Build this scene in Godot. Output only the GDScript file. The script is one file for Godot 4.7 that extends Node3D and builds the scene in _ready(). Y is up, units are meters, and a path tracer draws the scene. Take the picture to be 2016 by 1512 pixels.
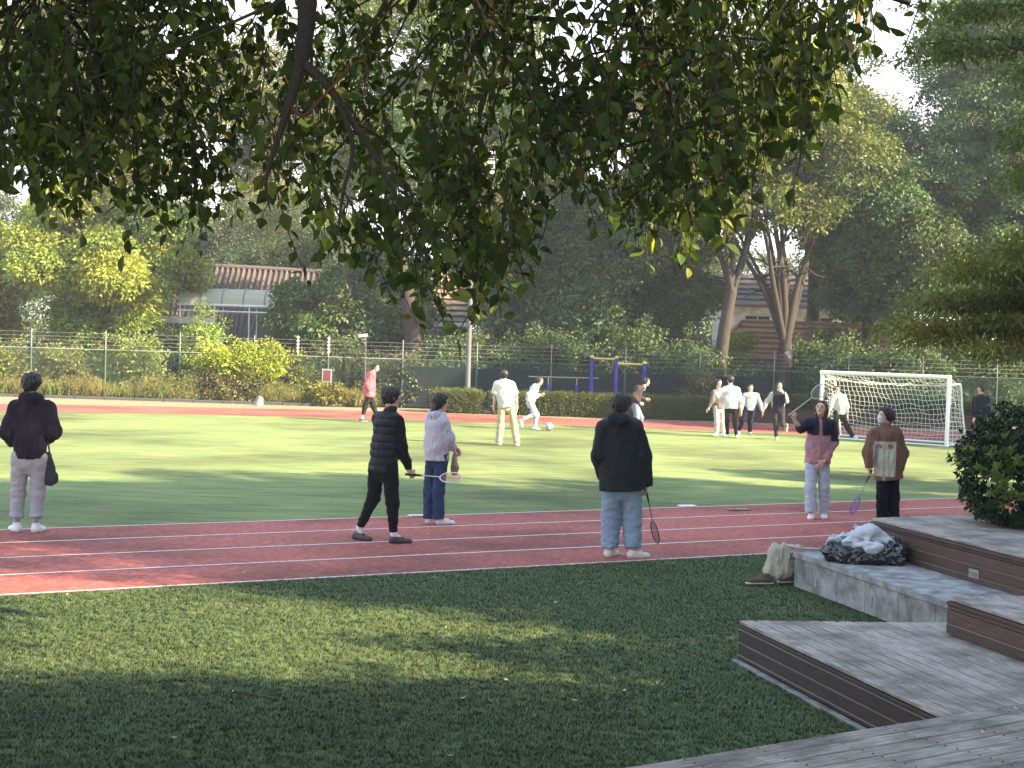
extends Node3D
# A school sports field in late-afternoon autumn light, seen from a timber terrace under a tree.
# Metres, y up; the photographer stands at the origin and looks along -z.

var taken := {}
var M := {}
var rng := RandomNumberGenerator.new()
var folds := FastNoiseLite.new()
var SUN_FROM := Vector3(0.93, 0.577, 0.36).normalized()
const TRACK_ALONG := Vector3(0.862, 0, -0.507)
const TRACK_AWAY := Vector3(-0.507, 0, -0.862)


func _ready() -> void:
	rng.seed = 11
	folds.seed = 3
	folds.frequency = 1.0
	folds.fractal_octaves = 2
	# ---- camera
	var cam := Camera3D.new()
	cam.name = "camera"
	cam.position = Vector3(0, 2.3, 0)
	cam.rotation_degrees = Vector3(-1.494, 0, 1.8)
	cam.fov = 28.07
	cam.near = 0.05
	cam.far = 900.0
	cam.current = true
	add_child(cam)
	# ---- sky, exposure, haze
	var sky_mat := ProceduralSkyMaterial.new()
	sky_mat.sky_top_color = Color(0.62, 0.70, 0.82)
	sky_mat.sky_horizon_color = Color(0.95, 0.94, 0.92)
	sky_mat.sky_curve = 0.22
	sky_mat.ground_bottom_color = Color(0.3, 0.3, 0.26)
	sky_mat.ground_horizon_color = Color(0.7, 0.72, 0.7)
	sky_mat.sun_angle_max = 30.0
	sky_mat.sun_curve = 0.12
	var sky := Sky.new()
	sky.sky_material = sky_mat
	var env := Environment.new()
	env.background_mode = Environment.BG_SKY
	env.sky = sky
	env.background_energy_multiplier = 0.66
	env.tonemap_mode = Environment.TONE_MAPPER_LINEAR
	env.tonemap_exposure = 5.1
	env.fog_enabled = true
	env.fog_density = 0.0008
	env.fog_light_color = Color(0.86, 0.9, 0.95)
	env.sdfgi_enabled = true
	env.ssao_enabled = true
	env.ssil_enabled = true
	var world := WorldEnvironment.new()
	world.name = "world_environment"
	world.environment = env
	add_child(world)
	# ---- sun: low, from the right and a little behind the photographer
	var sun := DirectionalLight3D.new()
	sun.name = "sun"
	sun.light_energy = 1.6
	sun.light_color = Color(1.0, 0.91, 0.77)
	sun.light_angular_distance = 0.53
	sun.shadow_enabled = true
	sun.look_at_from_position(Vector3.ZERO, -SUN_FROM, Vector3.UP)
	add_child(sun)

	make_materials()
	build_ground()
	build_terrace()
	build_fence()
	build_hedges()
	build_houses()
	build_equipment()
	build_goal()
	build_far_trees()
	build_right_trees()
	build_shade_trees()
	build_near_tree()
	build_people()
	build_belongings()
	build_grass()
	print("built in ", Time.get_ticks_msec(), " ms")


# ---------------------------------------------------------------- naming
func numbered(called: String) -> String:
	if not taken.has(called):
		taken[called] = 0
		return called
	taken[called] += 1
	return "%s_%03d" % [called, taken[called]]


func tag(o: Node, label: String, category: String, group := "") -> void:
	o.set_meta("label", label)
	o.set_meta("category", category)
	if group != "":
		o.set_meta("group", group)


func thing(called: String, label: String, category: String, at := Vector3.ZERO, group := "") -> Node3D:
	var o := Node3D.new()
	o.name = numbered(called)
	add_child(o)
	o.position = at
	tag(o, label, category, group)
	return o


func part(parent: Node, called: String, mesh: Mesh, mat: Material, xf := Transform3D.IDENTITY) -> MeshInstance3D:
	var o := MeshInstance3D.new()
	o.name = called
	o.mesh = mesh
	o.material_override = mat
	o.transform = xf
	o.cast_shadow = GeometryInstance3D.SHADOW_CASTING_SETTING_ON
	parent.add_child(o, true)
	return o


func structure(called: String, mesh: Mesh, mat: Material) -> MeshInstance3D:
	var o := part(self, numbered(called), mesh, mat)
	o.set_meta("kind", "structure")
	return o


func swarm(parent: Node, called: String, mesh: Mesh, mat: Material, buffer: PackedFloat32Array) -> MultiMeshInstance3D:
	var mm := MultiMesh.new()
	mm.transform_format = MultiMesh.TRANSFORM_3D
	mm.use_colors = true
	mm.mesh = mesh
	mm.instance_count = buffer.size() / 16
	mm.buffer = buffer
	var o := MultiMeshInstance3D.new()
	o.name = called
	o.multimesh = mm
	o.material_override = mat
	parent.add_child(o, true)
	o.set_meta("kind", "stuff")
	return o


func put(buf: PackedFloat32Array, b: Basis, o: Vector3, c: Color) -> void:
	buf.append_array(PackedFloat32Array([b.x.x, b.y.x, b.z.x, o.x, b.x.y, b.y.y, b.z.y, o.y, b.x.z, b.y.z, b.z.z, o.z, c.r, c.g, c.b, 1.0]))


func rnd(a: float, b: float) -> float:
	return rng.randf_range(a, b)


func rdir() -> Vector3:
	var v := Vector3(rng.randfn(), rng.randfn(), rng.randfn())
	return v.normalized() if v.length() > 0.001 else Vector3.UP


# ---------------------------------------------------------------- materials
func lin(r: float, g: float, b: float) -> Color:
	return Color(r, g, b).linear_to_srgb()


func noise_tex(seed_: int, freq: float, octaves: int, lo: float, hi: float, size := 512, kind := FastNoiseLite.TYPE_SIMPLEX_SMOOTH, w := 0) -> NoiseTexture2D:
	var n := FastNoiseLite.new()
	n.seed = seed_
	n.noise_type = kind
	n.frequency = freq
	n.fractal_octaves = octaves
	n.fractal_gain = 0.6
	var r := Gradient.new()
	r.set_color(0, Color(lo, lo, lo))
	r.set_color(1, Color(hi, hi, hi))
	var t := NoiseTexture2D.new()
	t.width = w if w > 0 else size
	t.height = size
	t.seamless = true
	t.noise = n
	t.color_ramp = r
	return t


func mat(c: Color, rough := 0.85, spec := 0.4) -> StandardMaterial3D:
	var m := StandardMaterial3D.new()
	m.albedo_color = c
	m.roughness = rough
	m.metallic_specular = spec
	return m


func tmat(c: Color, rough: float, tex: Texture2D, scale: Vector3, world := false, bump: Texture2D = null, relief := 0.3) -> StandardMaterial3D:
	var m := mat(c, rough)
	m.albedo_texture = tex
	m.uv1_triplanar = true
	m.uv1_world_triplanar = world
	m.uv1_scale = scale
	if bump:
		m.heightmap_enabled = true
		m.heightmap_texture = bump
		m.heightmap_scale = relief
	return m


func two_scales(m: StandardMaterial3D, scale: float) -> void:
	# broad patches of wear and dust over the fine grain
	if not M.has("patches"):
		M.patches = ramp_tex(33, 0.012, 6, [[0.0, Color(0.62, 0.61, 0.60)], [0.42, Color(0.90, 0.90, 0.89)], [0.62, Color(1, 1, 1)], [1.0, Color(1, 1, 1)]])
	m.detail_enabled = true
	m.detail_blend_mode = BaseMaterial3D.BLEND_MODE_MUL
	m.detail_albedo = M.patches
	m.detail_uv_layer = BaseMaterial3D.DETAIL_UV_2
	m.uv2_triplanar = true
	m.uv2_world_triplanar = true
	m.uv2_scale = Vector3(scale, scale, scale)


func ramp_tex(seed_: int, freq: float, octaves: int, cols: Array, size := 512) -> NoiseTexture2D:
	var t := noise_tex(seed_, freq, octaves, 0, 1, size)
	var r := Gradient.new()
	var offs := PackedFloat32Array()
	var cs := PackedColorArray()
	for k in cols.size():
		offs.append(cols[k][0])
		cs.append(cols[k][1])
	r.offsets = offs
	r.colors = cs
	t.color_ramp = r
	return t


func make_materials() -> void:
	var fine := noise_tex(1, 0.08, 4, 0.62, 1.0)
	var blotch := noise_tex(2, 0.012, 5, 0.7, 1.0)
	var weave := noise_tex(5, 0.4, 2, 0.84, 1.0, 256)
	var grain := noise_tex(4, 0.02, 5, 0.58, 1.0)
	M.fine = fine
	M.weave = weave
	# turf: blade and rubber crumb colour; the lawn's also carries part of its shade
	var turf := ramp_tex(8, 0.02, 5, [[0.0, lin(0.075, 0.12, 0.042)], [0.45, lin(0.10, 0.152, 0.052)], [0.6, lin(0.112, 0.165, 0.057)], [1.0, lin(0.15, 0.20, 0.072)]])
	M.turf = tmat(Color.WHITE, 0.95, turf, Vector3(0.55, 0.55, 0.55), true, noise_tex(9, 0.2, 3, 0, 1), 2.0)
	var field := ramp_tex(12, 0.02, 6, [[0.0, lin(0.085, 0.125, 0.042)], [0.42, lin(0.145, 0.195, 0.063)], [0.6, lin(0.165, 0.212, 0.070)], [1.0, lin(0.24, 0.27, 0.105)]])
	M.field = tmat(Color.WHITE, 0.95, field, Vector3(0.06, 0.3, 0.3), true)
	var track := ramp_tex(14, 0.03, 6, [[0.0, lin(0.21, 0.052, 0.038)], [0.42, lin(0.345, 0.090, 0.068)], [0.6, lin(0.38, 0.103, 0.080)], [1.0, lin(0.50, 0.20, 0.16)]])
	M.track = tmat(Color.WHITE, 0.8, track, Vector3(0.5, 0.5, 0.5), true, noise_tex(15, 0.3, 2, 0, 1), 0.6)
	var paint := ramp_tex(16, 0.05, 5, [[0.0, lin(0.40, 0.18, 0.16)], [0.38, lin(0.55, 0.42, 0.40)], [0.55, lin(0.68, 0.62, 0.58)], [1.0, lin(0.74, 0.70, 0.66)]])
	two_scales(M.track, 0.05)
	two_scales(M.field, 0.025)
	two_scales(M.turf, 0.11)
	M.paint = tmat(Color.WHITE, 0.8, paint, Vector3(0.8, 0.8, 0.8), true)
	var soil := ramp_tex(17, 0.03, 5, [[0.0, lin(0.10, 0.075, 0.045)], [0.5, lin(0.26, 0.20, 0.12)], [1.0, lin(0.42, 0.34, 0.20)]])
	M.sand = tmat(Color.WHITE, 0.95, soil, Vector3(0.4, 0.4, 0.4), true, fine, 3.0)
	M.earth = tmat(lin(0.09, 0.085, 0.05), 0.95, blotch, Vector3(0.1, 0.1, 0.1), true)
	# weathered timber: grain runs along the board's own x axis
	M.plank = []
	var tops := [lin(0.53, 0.475, 0.42), lin(0.59, 0.535, 0.48), lin(0.47, 0.415, 0.365), lin(0.55, 0.49, 0.425), lin(0.62, 0.57, 0.515)]
	for c in tops:
		var pl := tmat(c, 0.7, grain, Vector3(0.35, 4.5, 4.5), false, grain, 0.25)
		two_scales(pl, 0.3)
		M.plank.append(pl)
	M.riser = []
	for c in [lin(0.115, 0.068, 0.052), lin(0.13, 0.078, 0.06), lin(0.10, 0.06, 0.047)]:
		M.riser.append(tmat(c, 0.6, grain, Vector3(0.35, 4.5, 4.5), false, grain, 0.2))
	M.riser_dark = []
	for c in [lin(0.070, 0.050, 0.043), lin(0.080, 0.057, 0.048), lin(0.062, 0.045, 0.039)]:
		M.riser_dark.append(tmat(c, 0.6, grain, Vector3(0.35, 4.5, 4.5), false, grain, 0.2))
	M.trim = mat(lin(0.26, 0.23, 0.21), 0.5, 0.5)
	M.joist = mat(lin(0.03, 0.025, 0.022), 0.9)
	var conc := ramp_tex(21, 0.015, 6, [[0.0, lin(0.19, 0.195, 0.195)], [0.5, lin(0.31, 0.315, 0.315)], [1.0, lin(0.43, 0.435, 0.43)]])
	M.concrete = tmat(Color.WHITE, 0.85, conc, Vector3(0.6, 0.6, 0.6), true, fine, 0.5)
	two_scales(M.concrete, 0.5)
	M.stone_dark = tmat(lin(0.12, 0.125, 0.13), 0.85, fine, Vector3(1, 1, 1), true)
	# leaves take their colour from each copy
	var leaf := mat(Color.WHITE, 0.5, 0.45)
	leaf.vertex_color_use_as_albedo = true
	leaf.backlight_enabled = true
	leaf.backlight = Color(0.86, 0.92, 0.35)
	M.leaf = leaf
	var gl := mat(Color.WHITE, 0.5, 0.3)
	gl.vertex_color_use_as_albedo = true
	gl.backlight_enabled = true
	gl.backlight = Color(0.75, 0.80, 0.28)
	M.leaf_gloss = gl
	var gb := mat(Color.WHITE, 0.6, 0.4)
	gb.vertex_color_use_as_albedo = true
	M.blade = gb
	M.bark = tmat(lin(0.085, 0.068, 0.054), 0.95, fine, Vector3(1.5, 0.5, 1.5), true, fine, 3.0)
	M.bark_pale = tmat(lin(0.082, 0.07, 0.058), 0.95, blotch, Vector3(1.2, 0.5, 1.2), true, fine, 2.0)
	M.bark_dark = tmat(lin(0.075, 0.06, 0.05), 0.95, fine, Vector3(2, 0.8, 2), true, fine, 1.5)
	M.twig = mat(lin(0.06, 0.048, 0.036), 0.9)
	M.twig_red = mat(lin(0.13, 0.045, 0.03), 0.8)
	M.galv = tmat(lin(0.42, 0.44, 0.44), 0.5, fine, Vector3(1, 1, 1))
	M.fence_green = mat(lin(0.065, 0.105, 0.085), 0.5)
	M.windscreen = mat(lin(0.020, 0.026, 0.034), 0.95, 0.1)
	M.wire = mat(lin(0.05, 0.085, 0.07), 0.6)
	M.wire_pale = mat(lin(0.30, 0.31, 0.31), 0.5)
	M.white = mat(lin(0.78, 0.78, 0.77), 0.4)
	M.white_rough = tmat(lin(0.72, 0.70, 0.66), 0.9, blotch, Vector3(0.3, 0.3, 0.3), true)
	M.pole = tmat(lin(0.20, 0.215, 0.22), 0.5, fine, Vector3(1, 1, 1))
	M.blue = mat(lin(0.035, 0.03, 0.28), 0.4)
	M.yellow = mat(lin(0.60, 0.50, 0.10), 0.45)
	M.tile_grey = []
	for c in [lin(0.125, 0.10, 0.088), lin(0.15, 0.12, 0.105), lin(0.18, 0.14, 0.12)]:
		M.tile_grey.append(tmat(c, 0.85, fine, Vector3(1, 1, 1), true))
	M.tile_tan = []
	for c in [lin(0.34, 0.25, 0.18), lin(0.40, 0.30, 0.22), lin(0.30, 0.22, 0.16)]:
		M.tile_tan.append(tmat(c, 0.85, fine, Vector3(1, 1, 1), true))
	M.tile_orange = []
	for c in [lin(0.60, 0.31, 0.17), lin(0.66, 0.40, 0.25), lin(0.54, 0.26, 0.14)]:
		M.tile_orange.append(tmat(c, 0.85, fine, Vector3(1, 1, 1), true))
	M.wall_grey = tmat(lin(0.20, 0.20, 0.20), 0.9, blotch, Vector3(0.3, 0.3, 0.3), true)
	M.wall_brown = tmat(lin(0.10, 0.055, 0.045), 0.9, fine, Vector3(0.8, 0.8, 0.8), true)
	M.red_box = mat(lin(0.30, 0.07, 0.055), 0.7)
	M.dark_glass = mat(lin(0.02, 0.024, 0.028), 0.15, 0.5)
	var poly := mat(Color(lin(0.56, 0.54, 0.42), 1.0), 0.8, 0.2)
	poly.backlight_enabled = true
	poly.backlight = Color(0.8, 0.82, 0.75)
	M.polycarb = poly
	var sk := mat(Color.WHITE, 0.55, 0.4)
	sk.vertex_color_use_as_albedo = true
	M.skin = sk
	var cl := mat(Color.WHITE, 0.92, 0.25)
	cl.vertex_color_use_as_albedo = true
	cl.albedo_texture = weave
	cl.uv1_triplanar = true
	cl.uv1_scale = Vector3(5, 5, 5)
	cl.rim_enabled = true
	cl.rim = 0.05
	cl.rim_tint = 0.8
	M.cloth = cl
	var hr := mat(Color.WHITE, 0.5, 0.5)
	hr.vertex_color_use_as_albedo = true
	M.hair = hr
	var nylon := mat(Color.WHITE, 0.6, 0.28)
	nylon.vertex_color_use_as_albedo = true
	M.nylon = nylon
	var sh := mat(Color.WHITE, 0.6, 0.45)
	sh.vertex_color_use_as_albedo = true
	M.shoe = sh
	M.black_gloss = mat(lin(0.012, 0.012, 0.014), 0.22, 0.6)


# ---------------------------------------------------------------- mesh collector
class MB:
	var v := PackedVector3Array()
	var n := PackedVector3Array()
	var c := PackedColorArray()
	var i := PackedInt32Array()
	var col := Color.WHITE

	func vert(p: Vector3, nn: Vector3) -> int:
		v.append(p)
		n.append(nn)
		c.append(col)
		return v.size() - 1

	func tri(a: int, b: int, d: int) -> void:
		# front faces run clockwise
		var f := (v[d] - v[a]).cross(v[b] - v[a])
		if f.dot(n[a] + n[b] + n[d]) < 0.0:
			i.append_array(PackedInt32Array([a, d, b]))
		else:
			i.append_array(PackedInt32Array([a, b, d]))

	func quad(a: Vector3, b: Vector3, d: Vector3, e: Vector3, up: Vector3) -> void:
		var nn := (b - a).cross(d - a).normalized()
		if nn.dot(up) < 0.0:
			nn = -nn
		var k := vert(a, nn)
		vert(b, nn)
		vert(d, nn)
		vert(e, nn)
		tri(k, k + 1, k + 2)
		tri(k, k + 2, k + 3)

	func box(centre: Vector3, size: Vector3, b := Basis.IDENTITY) -> void:
		var h := size * 0.5
		for ax in 3:
			for s in [-1.0, 1.0]:
				var nn := Vector3.ZERO
				nn[ax] = s
				var u := Vector3.ZERO
				u[(ax + 1) % 3] = h[(ax + 1) % 3]
				var w := Vector3.ZERO
				w[(ax + 2) % 3] = h[(ax + 2) % 3]
				var o := nn * h[ax]
				quad(centre + b * (o - u - w), centre + b * (o + u - w), centre + b * (o + u + w), centre + b * (o - u + w), b * nn)

	# a box whose edges along its length are chamfered
	func cbox(centre: Vector3, size: Vector3, bev: float, b := Basis.IDENTITY) -> void:
		var h := size * 0.5
		var ring := [Vector2(-h.y + bev, -h.z), Vector2(h.y - bev, -h.z), Vector2(h.y, -h.z + bev), Vector2(h.y, h.z - bev), Vector2(h.y - bev, h.z), Vector2(-h.y + bev, h.z), Vector2(-h.y, h.z - bev), Vector2(-h.y, -h.z + bev)]
		for k in 8:
			var p: Vector2 = ring[k]
			var q: Vector2 = ring[(k + 1) % 8]
			var m := (p + q) * 0.5
			quad(centre + b * Vector3(-h.x, p.x, p.y), centre + b * Vector3(h.x, p.x, p.y), centre + b * Vector3(h.x, q.x, q.y), centre + b * Vector3(-h.x, q.x, q.y), b * Vector3(0, m.x / h.y, m.y / h.z))
		for s in [-1.0, 1.0]:
			var k0 := v.size()
			for p in ring:
				vert(centre + b * Vector3(h.x * s, p.x, p.y), b * Vector3(s, 0, 0))
			for k in range(1, 7):
				tri(k0, k0 + k, k0 + k + 1)

	func tube(path: Array, radii: Array, sides := 6, closed := false) -> void:
		var m := path.size()
		var prev := Vector3.ZERO
		var rows := []
		for k in m:
			var a: Vector3 = path[(k - 1 + m) % m] if closed or k > 0 else path[k]
			var b: Vector3 = path[(k + 1) % m] if closed or k < m - 1 else path[k]
			var t := (b - a).normalized()
			if t.length() < 0.5:
				t = Vector3.UP
			var s := prev - t * prev.dot(t)
			if s.length() < 0.01:
				s = t.cross(Vector3(0.31, 0.17, 0.93))
				if s.length() < 0.05:
					s = t.cross(Vector3.RIGHT)
			s = s.normalized()
			prev = s
			var w := t.cross(s)
			var k0 := v.size()
			var r: float = radii[k] if k < radii.size() else radii[radii.size() - 1]
			for j in sides:
				var an := TAU * j / sides
				var d := s * cos(an) + w * sin(an)
				vert(path[k] + d * r, d)
			rows.append(k0)
		for k in (m if closed else m - 1):
			var r0: int = rows[k]
			var r1: int = rows[(k + 1) % m]
			for j in sides:
				var j2 := (j + 1) % sides
				tri(r0 + j, r1 + j, r1 + j2)
				tri(r0 + j, r1 + j2, r0 + j2)
		if not closed:
			for e in [0, m - 1]:
				var t2: Vector3 = (path[0] - path[1]).normalized() if e == 0 else (path[m - 1] - path[m - 2]).normalized()
				var c0 := vert(path[e], t2)
				var k1 := v.size()
				for j in sides:
					vert(v[rows[e] + j], t2)
				for j in sides:
					tri(c0, k1 + j, k1 + (j + 1) % sides)

	# upright prism over an outline in x, z
	func prism(poly: PackedVector2Array, y0: float, y1: float) -> void:
		var idx := Geometry2D.triangulate_polygon(poly)
		for yy in [y0, y1]:
			var k0 := v.size()
			for p in poly:
				vert(Vector3(p.x, yy, p.y), Vector3.UP if yy == y1 else Vector3.DOWN)
			for t in range(0, idx.size(), 3):
				tri(k0 + idx[t], k0 + idx[t + 1], k0 + idx[t + 2])
		var mid := Vector2.ZERO
		for p in poly:
			mid += p / poly.size()
		for k in poly.size():
			var p := poly[k]
			var q := poly[(k + 1) % poly.size()]
			var e := (q - p).normalized()
			var nn := Vector2(e.y, -e.x)
			if nn.dot((p + q) * 0.5 - mid) < 0:
				nn = -nn
			quad(Vector3(p.x, y0, p.y), Vector3(q.x, y0, q.y), Vector3(q.x, y1, q.y), Vector3(p.x, y1, p.y), Vector3(nn.x, 0, nn.y))

	func sheet(poly: PackedVector2Array, y: float) -> void:
		var idx := Geometry2D.triangulate_polygon(poly)
		var k0 := v.size()
		for p in poly:
			vert(Vector3(p.x, y, p.y), Vector3.UP)
		for t in range(0, idx.size(), 3):
			tri(k0 + idx[t], k0 + idx[t + 1], k0 + idx[t + 2])

	func mesh() -> ArrayMesh:
		var a := []
		a.resize(Mesh.ARRAY_MAX)
		a[Mesh.ARRAY_VERTEX] = v
		a[Mesh.ARRAY_NORMAL] = n
		a[Mesh.ARRAY_COLOR] = c
		a[Mesh.ARRAY_INDEX] = i
		var m := ArrayMesh.new()
		m.add_surface_from_arrays(Mesh.PRIMITIVE_TRIANGLES, a)
		return m


func curve(pts: Array, steps: int) -> Array:
	# Catmull-Rom through the points
	var out := []
	for k in pts.size() - 1:
		var p0: Vector3 = pts[maxi(k - 1, 0)]
		var p1: Vector3 = pts[k]
		var p2: Vector3 = pts[k + 1]
		var p3: Vector3 = pts[mini(k + 2, pts.size() - 1)]
		for s in steps:
			out.append(p1.cubic_interpolate(p2, p0, p3, float(s) / steps))
	out.append(pts[pts.size() - 1])
	return out


func taper(n: int, a: float, b: float, power := 1.0) -> Array:
	var out := []
	for k in n:
		out.append(lerpf(a, b, pow(float(k) / maxf(n - 1, 1), power)))
	return out


# ---------------------------------------------------------------- ground, track, field
func tk(along: float, away: float) -> Vector2:
	# a point given along and across the near straight of the track
	var p := TRACK_ALONG * along + TRACK_AWAY * away
	return Vector2(p.x, p.z)


const FAR_INNER := [Vector2(-40, -26), Vector2(-30, -34), Vector2(-22, -39.2), Vector2(-14, -42.4), Vector2(-10.3, -43.8), Vector2(-5.9, -44.4), Vector2(-1.5, -44.6), Vector2(1.4, -44.5), Vector2(5.6, -44.0), Vector2(8.9, -43.4), Vector2(12.5, -42.4), Vector2(20, -39.5), Vector2(30, -34)]
const FAR_OUTER := [Vector2(-44, -30), Vector2(-33, -38.4), Vector2(-24, -43.4), Vector2(-15.3, -46.6), Vector2(-11.2, -47.9), Vector2(-6.7, -49.1), Vector2(-1.8, -49.4), Vector2(1.5, -48.9), Vector2(6.3, -48.5), Vector2(10.4, -48.3), Vector2(14, -47.8), Vector2(22, -45), Vector2(33, -39)]


func build_ground() -> void:
	var b := MB.new()
	b.sheet(PackedVector2Array([Vector2(-400, 120), Vector2(400, 120), Vector2(400, -500), Vector2(-400, -500)]), -0.03)
	structure("ground", b.mesh(), M.earth)
	# football field: synthetic turf
	b = MB.new()
	var poly := PackedVector2Array([tk(40, 17.9), tk(-34, 17.9)])
	for p in FAR_INNER:
		poly.append(p)
	b.sheet(poly, -0.004)
	structure("football_field", b.mesh(), M.field)
	# near straight of the running track with its painted lane lines
	b = MB.new()
	b.sheet(PackedVector2Array([tk(-40, 13.5), tk(46, 13.5), tk(46, 18.02), tk(-40, 18.02)]), 0.0)
	var track := structure("running_track", b.mesh(), M.track)
	for k in 5:
		var away := 13.53 + 1.1 * k
		b = MB.new()
		b.sheet(PackedVector2Array([tk(-40, away), tk(46, away), tk(46, away + 0.05), tk(-40, away + 0.05)]), 0.004)
		part(track, "lane_line", b.mesh(), M.paint)
	# far bend of the track
	b = MB.new()
	poly = PackedVector2Array()
	for p in FAR_INNER:
		poly.append(p)
	for k in FAR_OUTER.size():
		poly.append(FAR_OUTER[FAR_OUTER.size() - 1 - k])
	b.sheet(poly, 0.0)
	structure("far_running_track", b.mesh(), M.track)
	# strip of sand and dry soil between the far track and the fence
	b = MB.new()
	poly = PackedVector2Array()
	for k in FAR_OUTER.size():
		poly.append(FAR_OUTER[k])
	poly.append_array(PackedVector2Array([Vector2(40, -80), Vector2(-60, -80), Vector2(-60, -30)]))
	b.sheet(poly, -0.008)
	structure("dirt_strip", b.mesh(), M.sand)
	# lawn of synthetic turf in front of the terrace
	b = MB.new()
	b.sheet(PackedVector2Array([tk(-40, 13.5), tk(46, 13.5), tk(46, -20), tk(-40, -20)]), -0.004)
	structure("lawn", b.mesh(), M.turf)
	# flat things left at the inner edge of the track
	for q in [["cloth_sheet", "small white cloth lying flat at the inner track edge right of the black jacket", Vector3(2.62, 0.0, -22.45), Vector2(0.26, 0.12), M.white], ["cardboard_sheet", "flat tan cardboard piece at the inner track edge", Vector3(3.32, 0.0, -22.15), Vector2(0.36, 0.16), M.sand], ["foam_mat", "pale pink mat strip lying behind the person with braided hair", Vector3(-1.15, 0.0, -20.1), Vector2(0.30, 0.14), M.paint]]:
		var o := thing(q[0], q[1], "sheet", q[2])
		b = MB.new()
		b.cbox(Vector3(0, 0.014, 0), Vector3(q[3].x, 0.018, q[3].y), 0.006, Basis(Vector3.UP, 0.4))
		part(o, "sheet", b.mesh(), q[4])
	# concrete edging stones along the foot of the fence, one by one
	var kerb := thing("edging_kerb", "pale concrete edging at the foot of the far chain-link fence", "kerb")
	b = MB.new()
	b.cbox(Vector3.ZERO, Vector3(0.97, 0.12, 0.12), 0.012)
	var stone := b.mesh()
	for k in 12:
		part(kerb, "kerb_stone", stone, M.stone_dark, Transform3D(Basis(Vector3.UP, rnd(-0.01, 0.01)), Vector3(-17.2 + k, 0.03 + rnd(-0.01, 0.01), -51.7)))


# ---------------------------------------------------------------- terrace of timber decks
const E_DIR := Vector3(0.245, 0, 0.9695)
const R_DIR := Vector3(0.9695, 0, -0.245)
var deck_areas: Array[PackedVector2Array] = []


func board(parent: Node, called: String, p: Vector3, q: Vector3, width: float, thick: float, m: Material, face := Vector3.UP, bev := 0.004) -> void:
	# a board from p to q; width lies across, thick along "face"; p and q lie in the middle of the outer face
	var x := (q - p).normalized()
	var y := (face - x * face.dot(x)).normalized()
	var z := x.cross(y)
	var b := MB.new()
	b.cbox(Vector3.ZERO, Vector3(p.distance_to(q), thick, width), bev)
	part(parent, called, b.mesh(), m, Transform3D(Basis(x, y, z), (p + q) * 0.5 - y * thick * 0.5))


func deck(called: String, label: String, corner: Vector3, e: Vector3, r: Vector3, length: float, width: float, y0: float, y1: float, risers: Array, dark: bool, skew := 0.0) -> Node3D:
	# corner: far left corner of the top. Boards run along e; r leads away from the visible left side.
	var o := thing(called, label, "deck", Vector3(corner.x, y0, corner.z))
	var h := y1 - y0
	var left := -r
	var b := MB.new()
	var c0 := e * 0.03 + r * 0.03
	var quad2 := PackedVector2Array()
	for t in [[0.0, 0.0], [1.0, 0.0], [1.0, 1.0], [0.0, 1.0]]:
		var p: Vector3 = c0 + e * (length - 0.06) * t[0] + r * (width - 0.06) * t[1] + e * (-skew * width * t[1] if t[0] == 0.0 else 0.0)
		quad2.append(Vector2(p.x, p.z))
	b.prism(quad2, 0.0, h - 0.03)
	part(o, "core", b.mesh(), M.joist)
	var world2 := PackedVector2Array()
	for p in quad2:
		world2.append(p + Vector2(corner.x, corner.z))
	deck_areas.append(world2)
	var step := 0.123
	var k := 0
	var at := 0.0
	while at + 0.02 < width:
		var w := minf(step - 0.013, width - at)
		var s := r * (at + w * 0.5) - e * skew * (at + w * 0.5)
		board(o, "deck_board", s + Vector3.UP * (h + rnd(-0.0012, 0.0012)), s + e * (length + skew * at) + Vector3.UP * h, w, 0.026, M.plank[rng.randi() % M.plank.size()])
		at += step
		k += 1
	# facing boards of the left side, from the top down: [height, proud, is trim]
	var y := h - 0.03
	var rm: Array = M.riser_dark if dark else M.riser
	for f in risers:
		var hh: float = f[0]
		var a: Vector3 = left * f[1] - e * 0.0 + Vector3.UP * (y - hh * 0.5)
		board(o, "trim_strip" if f[2] else "facing_board", a, a + e * length, hh - 0.004, 0.022, M.trim if f[2] else rm[rng.randi() % rm.size()], left, 0.003)
		y -= hh
	# far end facing
	y = h - 0.03
	var rr := (r - e * skew).normalized()
	for f in risers:
		var hh: float = f[0]
		var a: Vector3 = -e * f[1] + Vector3.UP * (y - hh * 0.5)
		board(o, "trim_strip" if f[2] else "facing_board", a, a + rr * width, hh - 0.004, 0.022, M.trim if f[2] else rm[rng.randi() % rm.size()], -e, 0.003)
		y -= hh
	return o


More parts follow.
